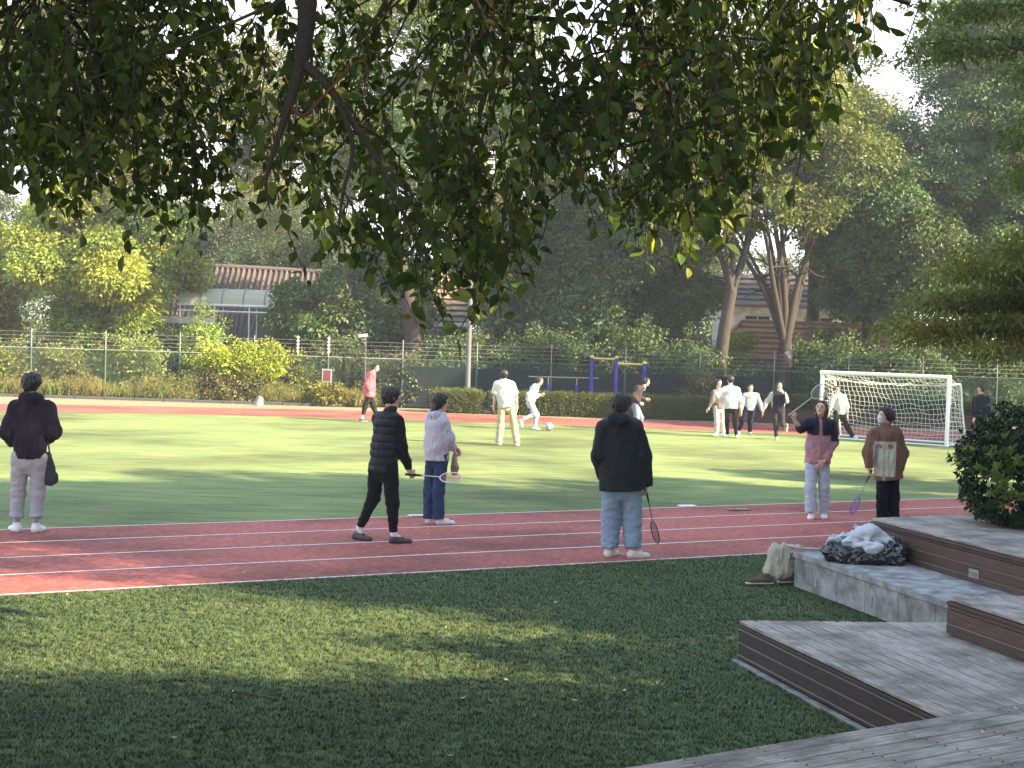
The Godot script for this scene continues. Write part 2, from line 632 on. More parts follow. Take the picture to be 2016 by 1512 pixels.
func build_terrace() -> void:
	# low platform in the foreground
	deck("low_deck", "low grey plank platform jutting onto the lawn in front", Vector3(1.75, 0, -11.37), E_DIR, R_DIR, 3.6, 2.5, 0.0, 0.30, [[0.03, 0.012, false], [0.007, 0.014, true], [0.095, 0.006, false], [0.006, 0.010, true], [0.085, 0.006, false], [0.007, 0.010, true], [0.026, 0.006, false]], true, -0.13)
	# platform on top of it at the right
	deck("middle_deck", "brown sided plank step standing on the low platform, cut by right edge", Vector3(3.20, 0, -11.06), E_DIR, R_DIR, 3.4, 2.6, 0.305, 0.575, [[0.03, 0.012, false], [0.03, 0.003, false], [0.10, 0.006, false], [0.005, 0.010, true], [0.07, 0.006, false]], false)
	# upper platform carrying the shrub
	deck("upper_deck", "highest plank platform with brown sides under the dark shrub", Vector3(3.60, 0, -15.17), E_DIR, R_DIR, 4.0, 3.2, 0.352, 0.69, [[0.03, 0.012, false], [0.028, 0.003, false], [0.10, 0.006, false], [0.006, 0.010, true], [0.09, 0.006, false], [0.006, 0.010, true], [0.05, 0.006, false]], false, 0.28)
	# metal cover plate of a socket in the side of the upper platform
	var plate := thing("socket_cover", "small grey metal socket cover set in the side of highest platform", "socket cover", Vector3(3.6, 0, -15.17) + E_DIR * 1.93 - R_DIR * 0.012 + Vector3.UP * 0.43)
	var b := MB.new()
	b.cbox(Vector3.ZERO, Vector3(0.15, 0.012, 0.075), 0.003)
	part(plate, "cover_plate", b.mesh(), M.galv, Transform3D(Basis(E_DIR, -R_DIR, Vector3.DOWN), Vector3.ZERO))
	b = MB.new()
	b.cbox(Vector3.ZERO, Vector3(0.11, 0.008, 0.045), 0.002)
	part(plate, "flap", b.mesh(), M.concrete, Transform3D(Basis(E_DIR, -R_DIR, Vector3.DOWN), -R_DIR * 0.009))
	# near platform on which the photographer stands; its boards follow the edge
	var near := thing("near_deck", "weathered grey plank deck across the bottom right corner", "deck", Vector3(0.53, 0, -6.54))
	var ed := Vector3(0.831, 0, -0.556)
	var inn := Vector3(0.556, 0, 0.831)
	b = MB.new()
	var q2 := PackedVector2Array()
	for t in [[-4.0, 0.03], [5.5, 0.03], [5.5, 7.5], [-4.0, 7.5]]:
		var p: Vector3 = ed * t[0] + inn * t[1]
		q2.append(Vector2(p.x, p.z))
	b.prism(q2, 0.0, 0.472)
	part(near, "core", b.mesh(), M.joist)
	var w2 := PackedVector2Array()
	for p in q2:
		w2.append(p + Vector2(0.53, -6.54))
	deck_areas.append(w2)
	for k in 22:
		var s := inn * (0.06 + 0.125 * k) + Vector3.UP * (0.50 + rnd(-0.0015, 0.0015))
		var joint := rnd(0.2, 4.0)
		board(near, "deck_board", s - ed * 4.0, s + ed * (joint - 0.003), 0.112, 0.027, M.plank[rng.randi() % 5])
		board(near, "deck_board", s + ed * (joint + 0.003), s + ed * 5.5, 0.112, 0.027, M.plank[rng.randi() % 5])
	# screw heads along the joists
	b = MB.new()
	for k in 14:
		for t in 11:
			for w in [-0.032, 0.032]:
				var p: Vector3 = inn * (0.06 + 0.125 * k + w) + ed * (-0.1 + 0.42 * t + rnd(-0.008, 0.008)) + Vector3.UP * 0.5
				b.tube([p, p + Vector3.UP * 0.0025], [0.006, 0.005], 6)
	var scr := part(near, "screws", b.mesh(), M.joist)
	scr.set_meta("kind", "stuff")
	for f in [[0.40, 0.13], [0.265, 0.12], [0.14, 0.12]]:
		var s: Vector3 = -inn * 0.006 + Vector3.UP * f[0]
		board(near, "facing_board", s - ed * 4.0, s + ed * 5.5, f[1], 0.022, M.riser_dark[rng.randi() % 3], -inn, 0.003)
	# stone bench: a core, face slabs with open joints, and coping slabs
	var bench := thing("stone_bench", "grey granite slab bench along the lawn edge below highest platform", "bench", Vector3(2.84, 0, -15.05))
	b = MB.new()
	var cp := PackedVector2Array()
	var skew := -0.28
	for t in [[0.02, 0.02], [4.2, 0.02], [4.2, 1.0], [-0.26, 1.0]]:
		var p: Vector3 = E_DIR * t[0] + R_DIR * t[1]
		cp.append(Vector2(p.x, p.z))
	b.prism(cp, 0.0, 0.298)
	part(bench, "core", b.mesh(), M.stone_dark)
	w2 = PackedVector2Array()
	for p in cp:
		w2.append(p + Vector2(2.84, -15.05))
	deck_areas.append(w2)
	var at := 0.0
	for wdt in [0.32, 0.62, 0.55, 0.6, 0.62, 0.6, 0.7]:
		var c: Vector3 = E_DIR * (at + wdt * 0.5)
		b = MB.new()
		b.cbox(Vector3.ZERO, Vector3(wdt - 0.008, 0.02, 0.285), 0.003)
		part(bench, "face_slab", b.mesh(), M.concrete, Transform3D(Basis(E_DIR, -R_DIR, Vector3.DOWN), c - R_DIR * 0.0 + Vector3.UP * 0.1475))
		b = MB.new()
		var poly := PackedVector2Array()
		for t in [[at + 0.003, -0.03], [at + wdt - 0.003, -0.03], [at + wdt - 0.003 - (0.28 if at == 0.0 else 0.0) * 0.0, 1.0], [at + 0.003 - (0.28 if at == 0.0 else 0.0), 1.0]]:
			var p: Vector3 = E_DIR * t[0] + R_DIR * t[1]
			poly.append(Vector2(p.x, p.z))
		b.prism(poly, 0.298, 0.35)
		part(bench, "coping_slab", b.mesh(), M.concrete)
		at += wdt
	for t in [[0.50, 0.12, 0.05], [1.62, 0.13, 0.03]]:
		b = MB.new()
		b.cbox(Vector3.ZERO, Vector3(t[2], 0.012, 0.09), 0.003)
		part(bench, "socket_box", b.mesh(), M.galv, Transform3D(Basis(E_DIR, -R_DIR, Vector3.DOWN), E_DIR * t[0] - R_DIR * 0.014 + Vector3.UP * t[1]))
	# dark granite edging at the foot of the low platform
	var edge := thing("edging_kerb", "narrow grey edging stones at the foot of the low platform", "kerb")
	for k in 5:
		var p := Vector3(1.75, 0.004, -11.37) - R_DIR * 0.045 + E_DIR * (0.03 + 0.6 * k)
		b = MB.new()
		b.cbox(Vector3.ZERO, Vector3(0.592, 0.03, 0.05), 0.004)
		part(edge, "kerb_stone", b.mesh(), M.concrete, Transform3D(Basis(E_DIR, Vector3.UP, E_DIR.cross(Vector3.UP)), p + E_DIR * 0.3))


# ---------------------------------------------------------------- synthetic grass
func build_grass() -> void:
	rng.seed = 77
	var b := MB.new()
	for k in 9:
		var an := rnd(0, TAU)
		var base := Vector3(rnd(-0.022, 0.022), 0, rnd(-0.022, 0.022))
		var lean := Vector3(cos(an), 0, sin(an)) * rnd(0.008, 0.03)
		var side := Vector3(-sin(an), 0, cos(an)) * rnd(0.0018, 0.003)
		var hgt := rnd(0.015, 0.031)
		var nn := (Vector3.UP * 1.2 + lean.normalized() * 0.6).normalized()
		var k0 := b.vert(base - side, nn)
		b.vert(base + side, nn)
		b.vert(base + lean + Vector3.UP * hgt, (nn + Vector3.UP).normalized())
		b.tri(k0, k0 + 1, k0 + 2)
	var tuft := b.mesh()
	var buf := PackedFloat32Array()
	var n := 0
	while n < 150000:
		var d := sqrt(rnd(36.0, 330.0))
		var p := Vector2(rnd(-1, 1) * (0.34 * d + 0.7), -d)
		var away := -p.x * 0.507 - p.y * 0.862
		n += 1
		if away > 13.5 + rnd(-0.02, 0.02):
			continue
		var inside := false
		for q in deck_areas:
			if Geometry2D.is_point_in_polygon(p, q):
				inside = true
				break
		if inside:
			continue
		var s := rnd(0.7, 1.25)
		var t := rng.randf()
		var c := Color(0.072, 0.118, 0.041).lerp(Color(0.165, 0.215, 0.07), t)  # toned below the field blades, some of the tree shade is in this colour
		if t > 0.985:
			c = Color(0.28, 0.26, 0.14)
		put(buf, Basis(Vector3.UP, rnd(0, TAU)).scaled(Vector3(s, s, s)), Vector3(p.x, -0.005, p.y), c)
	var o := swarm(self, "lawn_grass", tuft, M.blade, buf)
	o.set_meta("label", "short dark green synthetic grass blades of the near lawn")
	buf = PackedFloat32Array()
	for k in 60000:
		var d := lerpf(18.0, 27.0, pow(rng.randf(), 1.5))
		var p := Vector2(rnd(-1, 1) * (0.34 * d + 0.7), -d)
		var away := -p.x * 0.507 - p.y * 0.862
		if away < 18.03:
			continue
		var s := rnd(0.6, 1.0)
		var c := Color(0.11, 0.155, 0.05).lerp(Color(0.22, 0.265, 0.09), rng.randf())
		put(buf, Basis(Vector3.UP, rnd(0, TAU)).scaled(Vector3(s * 1.2, s * 0.22, s * 1.2)), Vector3(p.x, -0.006, p.y), c)
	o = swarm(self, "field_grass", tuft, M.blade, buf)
	o.set_meta("label", "bright yellow green synthetic grass blades of the football field")
	# scattered fallen leaves on lawn and track
	b = MB.new()
	leaf_shape(b, 0.05, 0.03, 0.006)
	buf = PackedFloat32Array()
	for k in 36:
		var d := lerpf(7.0, 19.0, rng.randf())
		var p := Vector3(rnd(-1, 1) * 0.34 * d, 0.034, -d)
		var away := -p.x * 0.507 - p.z * 0.862
		if away > 17.5:
			continue
		if away > 13.4:
			p.y = 0.012
		var inside := false
		for q in deck_areas:
			if Geometry2D.is_point_in_polygon(Vector2(p.x, p.z), q):
				inside = true
		if inside:
			continue
		var s := rnd(0.5, 1.0)
		var c := Color(0.42, 0.36, 0.22).lerp(Color(0.55, 0.5, 0.38), rng.randf())
		put(buf, (Basis(Vector3.UP, rnd(0, TAU)) * Basis(Vector3.RIGHT, PI * 0.5 + rnd(-0.3, 0.3))).scaled(Vector3(s, s, s)), p, c)
	for k in 26:
		var t := rnd(0.2, 4.2)
		var p := Vector3(0.53, 0.512, -6.54) + Vector3(0.831, 0, -0.556) * t + Vector3(0.556, 0, 0.831) * rnd(0.03, 1.0)
		var s := rnd(0.3, 0.7)
		put(buf, (Basis(Vector3.UP, rnd(0, TAU)) * Basis(Vector3.RIGHT, PI * 0.5 + rnd(-0.3, 0.3))).scaled(Vector3(s, s, s)), p, Color(0.16, 0.11, 0.07).lerp(Color(0.5, 0.48, 0.42), rng.randf()))
	o = swarm(self, "leaf_litter", b.mesh(), M.blade, buf)
	o.set_meta("label", "small dry leaves scattered over lawn, track and deck")


func leaf_shape(b: MB, length: float, width: float, fold: float) -> void:
	# stalk at the origin, tip along -y, blade folded along the midrib
	var prof := [[0.0, 0.0], [0.18, 0.62], [0.42, 1.0], [0.68, 0.72], [0.88, 0.25], [1.0, 0.0]]
	for s in [-1.0, 1.0]:
		var nn := Vector3(-s * fold * 2.0 / width, 0, 1).normalized()
		for k in prof.size() - 1:
			var y0: float = -prof[k][0] * length
			var y1: float = -prof[k + 1][0] * length
			var w0: float = prof[k][1] * width * 0.5
			var w1: float = prof[k + 1][1] * width * 0.5
			var bend0: float = prof[k][0] * prof[k][0] * length * 0.12
			var bend1: float = prof[k + 1][0] * prof[k + 1][0] * length * 0.12
			var k0 := b.vert(Vector3(0, y0, -bend0), nn)
			b.vert(Vector3(0, y1, -bend1), nn)
			b.vert(Vector3(s * w1, y1, fold * prof[k + 1][1] - bend1), nn)
			b.vert(Vector3(s * w0, y0, fold * prof[k][1] - bend0), nn)
			if w1 > 0.0:
				b.tri(k0, k0 + 1, k0 + 2)
			if w0 > 0.0:
				b.tri(k0, k0 + 2, k0 + 3)


# ---------------------------------------------------------------- trees and shrubs
var clumps := {}


func clump(kind: String) -> ArrayMesh:
	# a spray of leaves about 0.8 m across; copies of it fill the crowns
	if clumps.has(kind):
		return clumps[kind]
	var spec: Dictionary = {
		"broad": {"n": 30, "l": 0.17, "w": 0.095, "r": 0.42, "flat": 0.7},
		"camphor": {"n": 34, "l": 0.155, "w": 0.088, "r": 0.38, "flat": 0.7},
		"fine": {"n": 60, "l": 0.10, "w": 0.035, "r": 0.42, "flat": 0.6},
		"spray": {"n": 34, "l": 0.115, "w": 0.042, "r": 0.34, "flat": 0.16},
		"hedge": {"n": 46, "l": 0.05, "w": 0.028, "r": 0.15, "flat": 1.0},
		"grass": {"n": 26, "l": 0.5, "w": 0.018, "r": 0.2, "flat": 0.1},
	}[kind]
	var b := MB.new()
	for k in spec.n:
		var d := rdir()
		var p: Vector3 = Vector3(d.x, d.y * spec.flat, d.z) * spec.r * pow(rng.randf(), 0.45)
		var tip := (d * 0.9 + Vector3(rnd(-0.7, 0.7), rnd(-0.9, 0.25), rnd(-0.7, 0.7))).normalized()
		if kind == "grass":
			p = Vector3(rnd(-0.2, 0.2), 0, rnd(-0.2, 0.2))
			tip = Vector3(rnd(-0.4, 0.4), 1, rnd(-0.4, 0.4)).normalized()
		var nn := (rdir() + Vector3.UP * 0.9).normalized()
		nn = (nn - tip * nn.dot(tip)).normalized()
		var side := tip.cross(nn)
		var l: float = spec.l * rnd(0.75, 1.2)
		var w: float = spec.w * rnd(0.8, 1.2)
		# a leaf: a kite of four corners, folded a little
		var a := p
		var m1 := p + tip * l * 0.45 + side * w * 0.5 + nn * w * 0.12
		var m2 := p + tip * l * 0.45 - side * w * 0.5 + nn * w * 0.12
		var e := p + tip * l - nn * l * 0.1
		var n1 := (nn - side * 0.25).normalized()
		var n2 := (nn + side * 0.25).normalized()
		var k0 := b.vert(a, n1)
		b.vert(m1, n1)
		b.vert(e, n1)
		b.tri(k0, k0 + 1, k0 + 2)
		k0 = b.vert(a, n2)
		b.vert(e, n2)
		b.vert(m2, n2)
		b.tri(k0, k0 + 1, k0 + 2)
	clumps[kind] = b.mesh()
	return clumps[kind]


func tone(c: Color, spread := 0.3) -> Color:
	var k := 1.0 + rnd(-spread, spread)
	var warm := rnd(-0.12, 0.16)
	return Color(c.r * k * (1.0 + warm), c.g * k, c.b * k * (1.0 - warm))


func tree(called: String, label: String, at: Vector3, s: Dictionary) -> Node3D:
	# s: h total height, r crown radii, cy crown centre height, lobes, n clumps, kind, col, trunk radius, bark, fork, lean
	var o := thing(called, label, s.get("cat", "tree"), at, s.get("group", "trees beyond the fence"))
	var h: float = s.h
	var r: Vector3 = s.r
	var cc := Vector3(s.get("cx", 0.0), s.cy, s.get("cz", 0.0))
	# lobes: where the foliage masses hang
	var lobes := []
	var want: int = int(s.get("lobes", 14) * 1.9)
	var tries := 0
	while lobes.size() < want and tries < 4000:
		tries += 1
		var d := rdir() * pow(rng.randf(), 0.4)
		var p := cc + Vector3(d.x * r.x, d.y * r.y, d.z * r.z) * 0.88
		if p.y < s.get("low", 0.5):
			continue
		var lr: float = (r.x + r.y) * 0.5 * rnd(0.17, 0.33) * s.get("lobe", 1.0)
		lobes.append([p, lr])
	# wood
	if s.has("trunk"):
		var tr: float = s.trunk
		var bark: Material = s.get("bark", M.bark)
		var lean: Vector3 = s.get("lean", Vector3.ZERO)
		var fork: float = s.get("fork", cc.y - r.y * 0.5)
		var pts := [Vector3.ZERO, Vector3(rnd(-0.06, 0.06), fork * 0.33, rnd(-0.06, 0.06)) + lean * 0.2, Vector3(rnd(-0.1, 0.1), fork * 0.7, 0) + lean * 0.6, Vector3(0, fork, 0) + lean]
		var path := curve(pts, 4)
		var b := MB.new()
		var rad := taper(path.size(), tr, tr * 0.72)
		rad[0] = tr * 1.35
		b.tube(path, rad, 9)
		part(o, "trunk", b.mesh(), bark)
		var top: Vector3 = pts[3]
		var nl: int = mini(s.get("limbs", 6), lobes.size())
		for k in nl:
			var dest: Vector3 = lobes[k][0]
			b = MB.new()
			var mid := top.lerp(dest, 0.5) + Vector3(rnd(-0.3, 0.3), rnd(0.0, 0.5), rnd(-0.3, 0.3))
			var limb := curve([top - Vector3(0, 0.15, 0), top.lerp(mid, 0.5) + Vector3(rnd(-0.15, 0.15), 0.1, 0), mid, dest], 3)
			b.tube(limb, taper(limb.size(), tr * rnd(0.4, 0.62), tr * 0.1), 6)
			for j in 3:
				var st: Vector3 = limb[rng.randi_range(4, limb.size() - 2)]
				var en: Vector3 = st + rdir() * lobes[k][1] * 1.2 + Vector3(0, 0.4, 0)
				var tw := curve([st, st.lerp(en, 0.5) + rdir() * 0.15, en], 3)
				b.tube(tw, taper(tw.size(), tr * 0.16, tr * 0.04), 4)
			part(o, "limb", b.mesh(), bark)
	# foliage
	var buf := PackedFloat32Array()
	var total := 0.0
	for l in lobes:
		total += l[1] * l[1]
	var sc: float = s.get("size", 1.0)
	for l in lobes:
		var cnt := int(s.n * l[1] * l[1] / total)
		var tint := tone(s.col, 0.3)
		for k in cnt:
			var d := rdir()
			if d.y < -0.35 and rng.randf() < 0.55:
				d.y = -d.y
			var p: Vector3 = l[0] + d * l[1] * (0.5 + 0.55 * pow(rng.randf(), 0.5)) * Vector3(1.1, 0.85, 1.1)
			if p.y < 0.1:
				continue
			var q := Basis(Vector3.UP, rnd(0, TAU)) * Basis(Vector3.RIGHT, rnd(-0.7, 0.7))
			put(buf, q.scaled(Vector3.ONE * rnd(0.75, 1.25) * sc), p, tone(tint, 0.4))
	swarm(o, "crown", clump(s.get("kind", "broad")), M.leaf, buf)
	return o


func bush(label: String, at: Vector3, r: Vector3, n: int, col: Color, kind := "camphor", group := "shrubs along the far fence", sc := 0.7, cat := "shrub") -> Node3D:
	var o := thing("shrub", label, cat, at, group)
	var b := MB.new()
	for k in 5:
		var e := Vector3(rnd(-0.6, 0.6) * r.x, r.y * rnd(0.8, 1.5), rnd(-0.6, 0.6) * r.z)
		var p := curve([Vector3(rnd(-0.1, 0.1), 0, rnd(-0.1, 0.1)), e * 0.5 + rdir() * 0.1, e], 3)
		b.tube(p, taper(p.size(), 0.03, 0.008), 5)
	part(o, "stem", b.mesh(), M.bark)
	var buf := PackedFloat32Array()
	for k in n:
		var d := rdir()
		var bump := 0.8 + 0.55 * folds.get_noise_3dv((d + at) * 2.3)
		var p := Vector3(d.x * r.x, r.y + d.y * r.y, d.z * r.z) * (0.5 + 0.5 * pow(rng.randf(), 0.5)) * bump
		p.y = maxf(p.y, 0.08)
		var q := Basis(Vector3.UP, rnd(0, TAU)) * Basis(Vector3.RIGHT, rnd(-0.8, 0.8))
		put(buf, q.scaled(Vector3.ONE * rnd(0.6, 1.35) * sc), p, tone(col, 0.42))
	swarm(o, "foliage", clump(kind), M.leaf, buf)
	return o


func build_far_trees() -> void:
	rng.seed = 501
	var yel := Color(0.26, 0.32, 0.06)
	var mid := Color(0.11, 0.155, 0.05)
	var dark := Color(0.11, 0.165, 0.068)
	var olive := Color(0.15, 0.165, 0.05)
	tree("broadleaf_tree", "bright yellow green bushy tree at far left behind the fence", Vector3(-15.2, 0, -56.5), {"h": 8.0, "r": Vector3(4.0, 3.2, 3.0), "cy": 4.7, "lobes": 26, "n": 4200, "kind": "camphor", "col": yel, "trunk": 0.2, "low": 1.2, "lobe": 0.85})
	tree("broadleaf_tree", "tall sunlit tree rising behind the bushy tree at upper left", Vector3(-18.6, 0, -66), {"h": 17.0, "r": Vector3(5.5, 5.5, 4.5), "cy": 12.0, "lobes": 26, "n": 3600, "kind": "camphor", "col": Color(0.15, 0.17, 0.045), "trunk": 0.3})
	tree("broadleaf_tree", "tall yellowish tree behind the left tile roof", Vector3(-11.6, 0, -71), {"h": 16.0, "r": Vector3(4.2, 5.0, 4.0), "cy": 12.0, "lobes": 16, "n": 1500, "kind": "camphor", "col": Color(0.17, 0.17, 0.05), "trunk": 0.26})
	tree("broadleaf_tree", "dark grey green tree just above the left tile roof", Vector3(-9.4, 0, -66), {"h": 9.0, "r": Vector3(4.6, 2.2, 3.2), "cy": 6.4, "lobes": 16, "n": 1500, "kind": "fine", "col": Color(0.11, 0.145, 0.07), "trunk": 0.2})
	tree("broadleaf_tree", "sparse half bare tree with pale twigs against the sky, upper left centre", Vector3(-8.2, 0, -72), {"h": 14.0, "r": Vector3(3.8, 4.2, 3.0), "cy": 10.6, "lobes": 22, "n": 620, "kind": "fine", "col": Color(0.12, 0.12, 0.08), "trunk": 0.2, "limbs": 14, "bark": M.bark_pale, "lobe": 0.8})
	tree("broadleaf_tree", "low rounded tree right of the arched canopy, left side sunlit", Vector3(-7.0, 0, -56.5), {"h": 5.0, "r": Vector3(1.8, 1.9, 1.7), "cy": 3.1, "lobes": 14, "n": 1100, "kind": "camphor", "col": Color(0.10, 0.145, 0.042), "trunk": 0.12, "low": 0.6})
	tree("broadleaf_tree", "dark evergreen tree behind the fence sign", Vector3(-4.9, 0, -57), {"h": 6.5, "r": Vector3(2.2, 2.6, 2.0), "cy": 3.9, "lobes": 18, "n": 1900, "kind": "camphor", "col": dark, "trunk": 0.14, "low": 0.5})
	tree("broadleaf_tree", "tall tree with thick leaning dark trunk left of the lamp pole", Vector3(-3.3, 0, -55), {"h": 15.0, "r": Vector3(4.8, 5.2, 4.2), "cy": 11.5, "lobes": 20, "n": 1900, "kind": "camphor", "col": mid, "trunk": 0.36, "fork": 5.2, "lean": Vector3(-0.9, 0, 0), "bark": M.bark_dark})
	tree("broadleaf_tree", "dark evergreen with straight trunk behind the pull-up bars, left one", Vector3(0.9, 0, -57.5), {"h": 9.0, "r": Vector3(2.6, 3.4, 2.0), "cy": 5.2, "lobes": 20, "n": 2300, "kind": "camphor", "col": dark, "trunk": 0.15, "low": 1.0})
	tree("broadleaf_tree", "dark evergreen with brown trunk directly behind the pull-up bars", Vector3(3.0, 0, -56), {"h": 9.5, "r": Vector3(2.3, 3.5, 1.9), "cy": 5.9, "lobes": 20, "n": 2200, "kind": "camphor", "col": Color(0.11, 0.165, 0.068), "trunk": 0.24, "low": 2.2, "bark": M.bark})
	tree("broadleaf_tree", "rounded mid green tree with pale top in the centre background", Vector3(5.2, 0, -58), {"h": 9.0, "r": Vector3(2.3, 2.9, 2.2), "cy": 5.1, "lobes": 20, "n": 2500, "kind": "camphor", "col": Color(0.14, 0.19, 0.065), "trunk": 0.16, "low": 1.6})
	tree("broadleaf_tree", "tall tree with pale grey forked trunk right of centre", Vector3(7.3, 0, -54.3), {"h": 15.0, "r": Vector3(4.4, 4.4, 4.0), "cy": 10.6, "lobes": 17, "n": 1250, "kind": "camphor", "col": olive, "trunk": 0.27, "fork": 4.4, "lean": Vector3(0.35, 0, 0), "bark": M.bark_pale, "limbs": 9})
	tree("broadleaf_tree", "tree with brown V-shaped trunk in front of the orange roof", Vector3(9.6, 0, -54.8), {"h": 13.0, "r": Vector3(3.8, 4.0, 3.4), "cy": 9.2, "lobes": 15, "n": 900, "kind": "camphor", "col": Color(0.13, 0.17, 0.055), "trunk": 0.34, "fork": 2.6, "lean": Vector3(0.1, 0, 0), "limbs": 9, "bark": M.bark})
	tree("broadleaf_tree", "tall tree with sunlit yellow crown at upper right by open sky", Vector3(12.2, 0, -63), {"h": 14.5, "r": Vector3(3.6, 4.6, 3.2), "cy": 10.8, "lobes": 18, "n": 1800, "kind": "camphor", "col": Color(0.20, 0.22, 0.06), "trunk": 0.3})
	tree("broadleaf_tree", "large dense green tree behind the goal", Vector3(13.2, 0, -57), {"h": 11.5, "r": Vector3(3.2, 4.2, 3.0), "cy": 7.0, "lobes": 24, "n": 3200, "kind": "camphor", "col": Color(0.10, 0.16, 0.06), "trunk": 0.25, "low": 1.2})
	tree("broadleaf_tree", "large dense green tree at the right edge behind the goal", Vector3(18.9, 0, -58), {"h": 19.0, "r": Vector3(4.2, 8.2, 3.6), "cy": 10.8, "lobes": 34, "n": 4600, "kind": "camphor", "col": Color(0.10, 0.155, 0.06), "trunk": 0.3, "low": 1.2})
	tree("broadleaf_tree", "tree of the back row showing above the lamp pole", Vector3(-1.2, 0, -72), {"h": 16.0, "r": Vector3(5.0, 5.5, 4.0), "cy": 11.0, "lobes": 18, "n": 1500, "kind": "camphor", "col": Color(0.14, 0.15, 0.05), "trunk": 0.3})
	tree("broadleaf_tree", "tree of the back row showing above the pull-up bars", Vector3(4.5, 0, -74), {"h": 15.0, "r": Vector3(4.2, 4.2, 4.0), "cy": 11.5, "lobes": 15, "n": 1100, "kind": "camphor", "col": Color(0.13, 0.145, 0.05), "trunk": 0.3})
	tree("broadleaf_tree", "tree of the back row behind the rightmost far trees", Vector3(22, 0, -68), {"h": 20.0, "r": Vector3(5, 8, 4.0), "cy": 12, "lobes": 24, "n": 2600, "kind": "camphor", "col": mid, "trunk": 0.3})
	# closed row of distant trees
	var row := tree("distant_tree", "distant tree of the back row beyond the left edge", Vector3(-30, 0, -92), {"h": 14.0, "r": Vector3(5.4, 4.6, 4.0), "cy": 6.6, "lobes": 22, "n": 1500, "kind": "broad", "col": Color(0.09, 0.12, 0.055), "trunk": 0.3, "low": 0.8, "size": 1.25, "group": "distant trees behind the houses"})
	var row_names := ["at the far left", "left of the grey tile roof", "behind the grey tile roof", "above the arched canopy", "behind the leaning trunk", "behind the lamp pole", "behind the pull-up frame", "behind the pale forked trunk", "behind the orange roof and goal"]
	for k in 9:
		var c: Node3D = row.duplicate()
		c.set_meta("label", "distant tree of the back row " + row_names[k])
		c.name = numbered("distant_tree")
		add_child(c)
		c.position = Vector3(-30 + 7.4 * (k + 1), 0, -92 + 4.0 * sin(k * 2.1))
		c.rotation.y = k * 1.3
		c.scale = Vector3.ONE * (0.85 + 0.22 * sin(k * 1.7 + 1.0))
	var gap_names := ["far left", "left of the grey tile roof", "behind the arched canopy", "behind the fence sign", "behind the lamp pole", "behind the runner", "behind the pull-up frame", "behind the forked trunk", "behind the goal", "at the far right"]
	for k in 10:
		bush("distant thicket closing the view " + gap_names[k], Vector3(-27.0 + 6.2 * k, 0, -84.0 - 2.0 * sin(k * 1.9)), Vector3(4.2, 2.5 + 0.4 * sin(k * 2.7), 1.6), 560, Color(0.11, 0.15, 0.065), "broad", "thickets behind the houses", 1.3, "thicket")
	# sunlit climbers and shrubs on the left part of the fence
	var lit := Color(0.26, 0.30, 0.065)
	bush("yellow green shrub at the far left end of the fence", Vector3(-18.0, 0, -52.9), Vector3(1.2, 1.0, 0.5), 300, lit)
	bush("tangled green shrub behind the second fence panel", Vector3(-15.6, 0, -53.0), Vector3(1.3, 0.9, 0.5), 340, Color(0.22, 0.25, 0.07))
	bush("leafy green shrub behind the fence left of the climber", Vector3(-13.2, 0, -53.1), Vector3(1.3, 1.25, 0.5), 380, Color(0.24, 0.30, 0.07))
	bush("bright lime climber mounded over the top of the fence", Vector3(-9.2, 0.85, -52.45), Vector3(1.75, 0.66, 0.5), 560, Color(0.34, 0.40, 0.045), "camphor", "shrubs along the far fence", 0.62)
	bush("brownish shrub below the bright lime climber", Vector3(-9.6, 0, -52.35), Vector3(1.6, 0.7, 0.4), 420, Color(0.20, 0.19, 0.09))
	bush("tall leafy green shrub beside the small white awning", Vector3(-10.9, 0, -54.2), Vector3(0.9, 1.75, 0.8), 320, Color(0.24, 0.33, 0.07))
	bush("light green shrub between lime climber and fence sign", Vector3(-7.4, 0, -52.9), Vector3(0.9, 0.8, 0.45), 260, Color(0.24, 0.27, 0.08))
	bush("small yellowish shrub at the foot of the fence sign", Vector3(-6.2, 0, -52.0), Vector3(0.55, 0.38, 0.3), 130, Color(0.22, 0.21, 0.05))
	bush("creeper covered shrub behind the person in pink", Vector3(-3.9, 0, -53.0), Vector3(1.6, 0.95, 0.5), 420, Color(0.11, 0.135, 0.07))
	# shaded understorey behind the middle and right of the fence
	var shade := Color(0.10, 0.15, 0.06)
	var spots := [[-1.6, -54.6, 1.7, 1.4], [1.2, -54.6, 1.7, 1.7], [3.9, -54.9, 1.7, 1.7], [6.2, -54.2, 1.3, 1.5], [11.6, -54.4, 1.5, 1.4], [14.2, -54.4, 1.7, 1.6], [17.2, -54.4, 1.7, 1.6], [-12.5, -55.2, 1.7, 1.3], [-6.0, -54.4, 1.4, 1.2]]
	var where := ["behind the lamp pole", "behind the white hooded runner", "behind the pull-up bars", "left of the pale forked trunk", "between the V-shaped trunk and the goal", "right behind the goal", "at the far right behind the fence", "in front of the left tile roof", "behind the fence sign"]
	for k in spots.size():
		var q: Array = spots[k]
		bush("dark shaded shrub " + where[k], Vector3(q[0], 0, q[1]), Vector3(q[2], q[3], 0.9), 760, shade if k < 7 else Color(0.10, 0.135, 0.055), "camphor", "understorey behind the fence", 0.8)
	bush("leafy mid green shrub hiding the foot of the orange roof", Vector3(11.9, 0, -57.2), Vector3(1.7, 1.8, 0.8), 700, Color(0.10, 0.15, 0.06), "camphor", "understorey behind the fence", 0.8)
	bush("dense dark shrub under the right end of the orange roof", Vector3(9.0, 0, -57.0), Vector3(1.2, 0.95, 0.8), 420, shade, "camphor", "understorey behind the fence", 0.8)
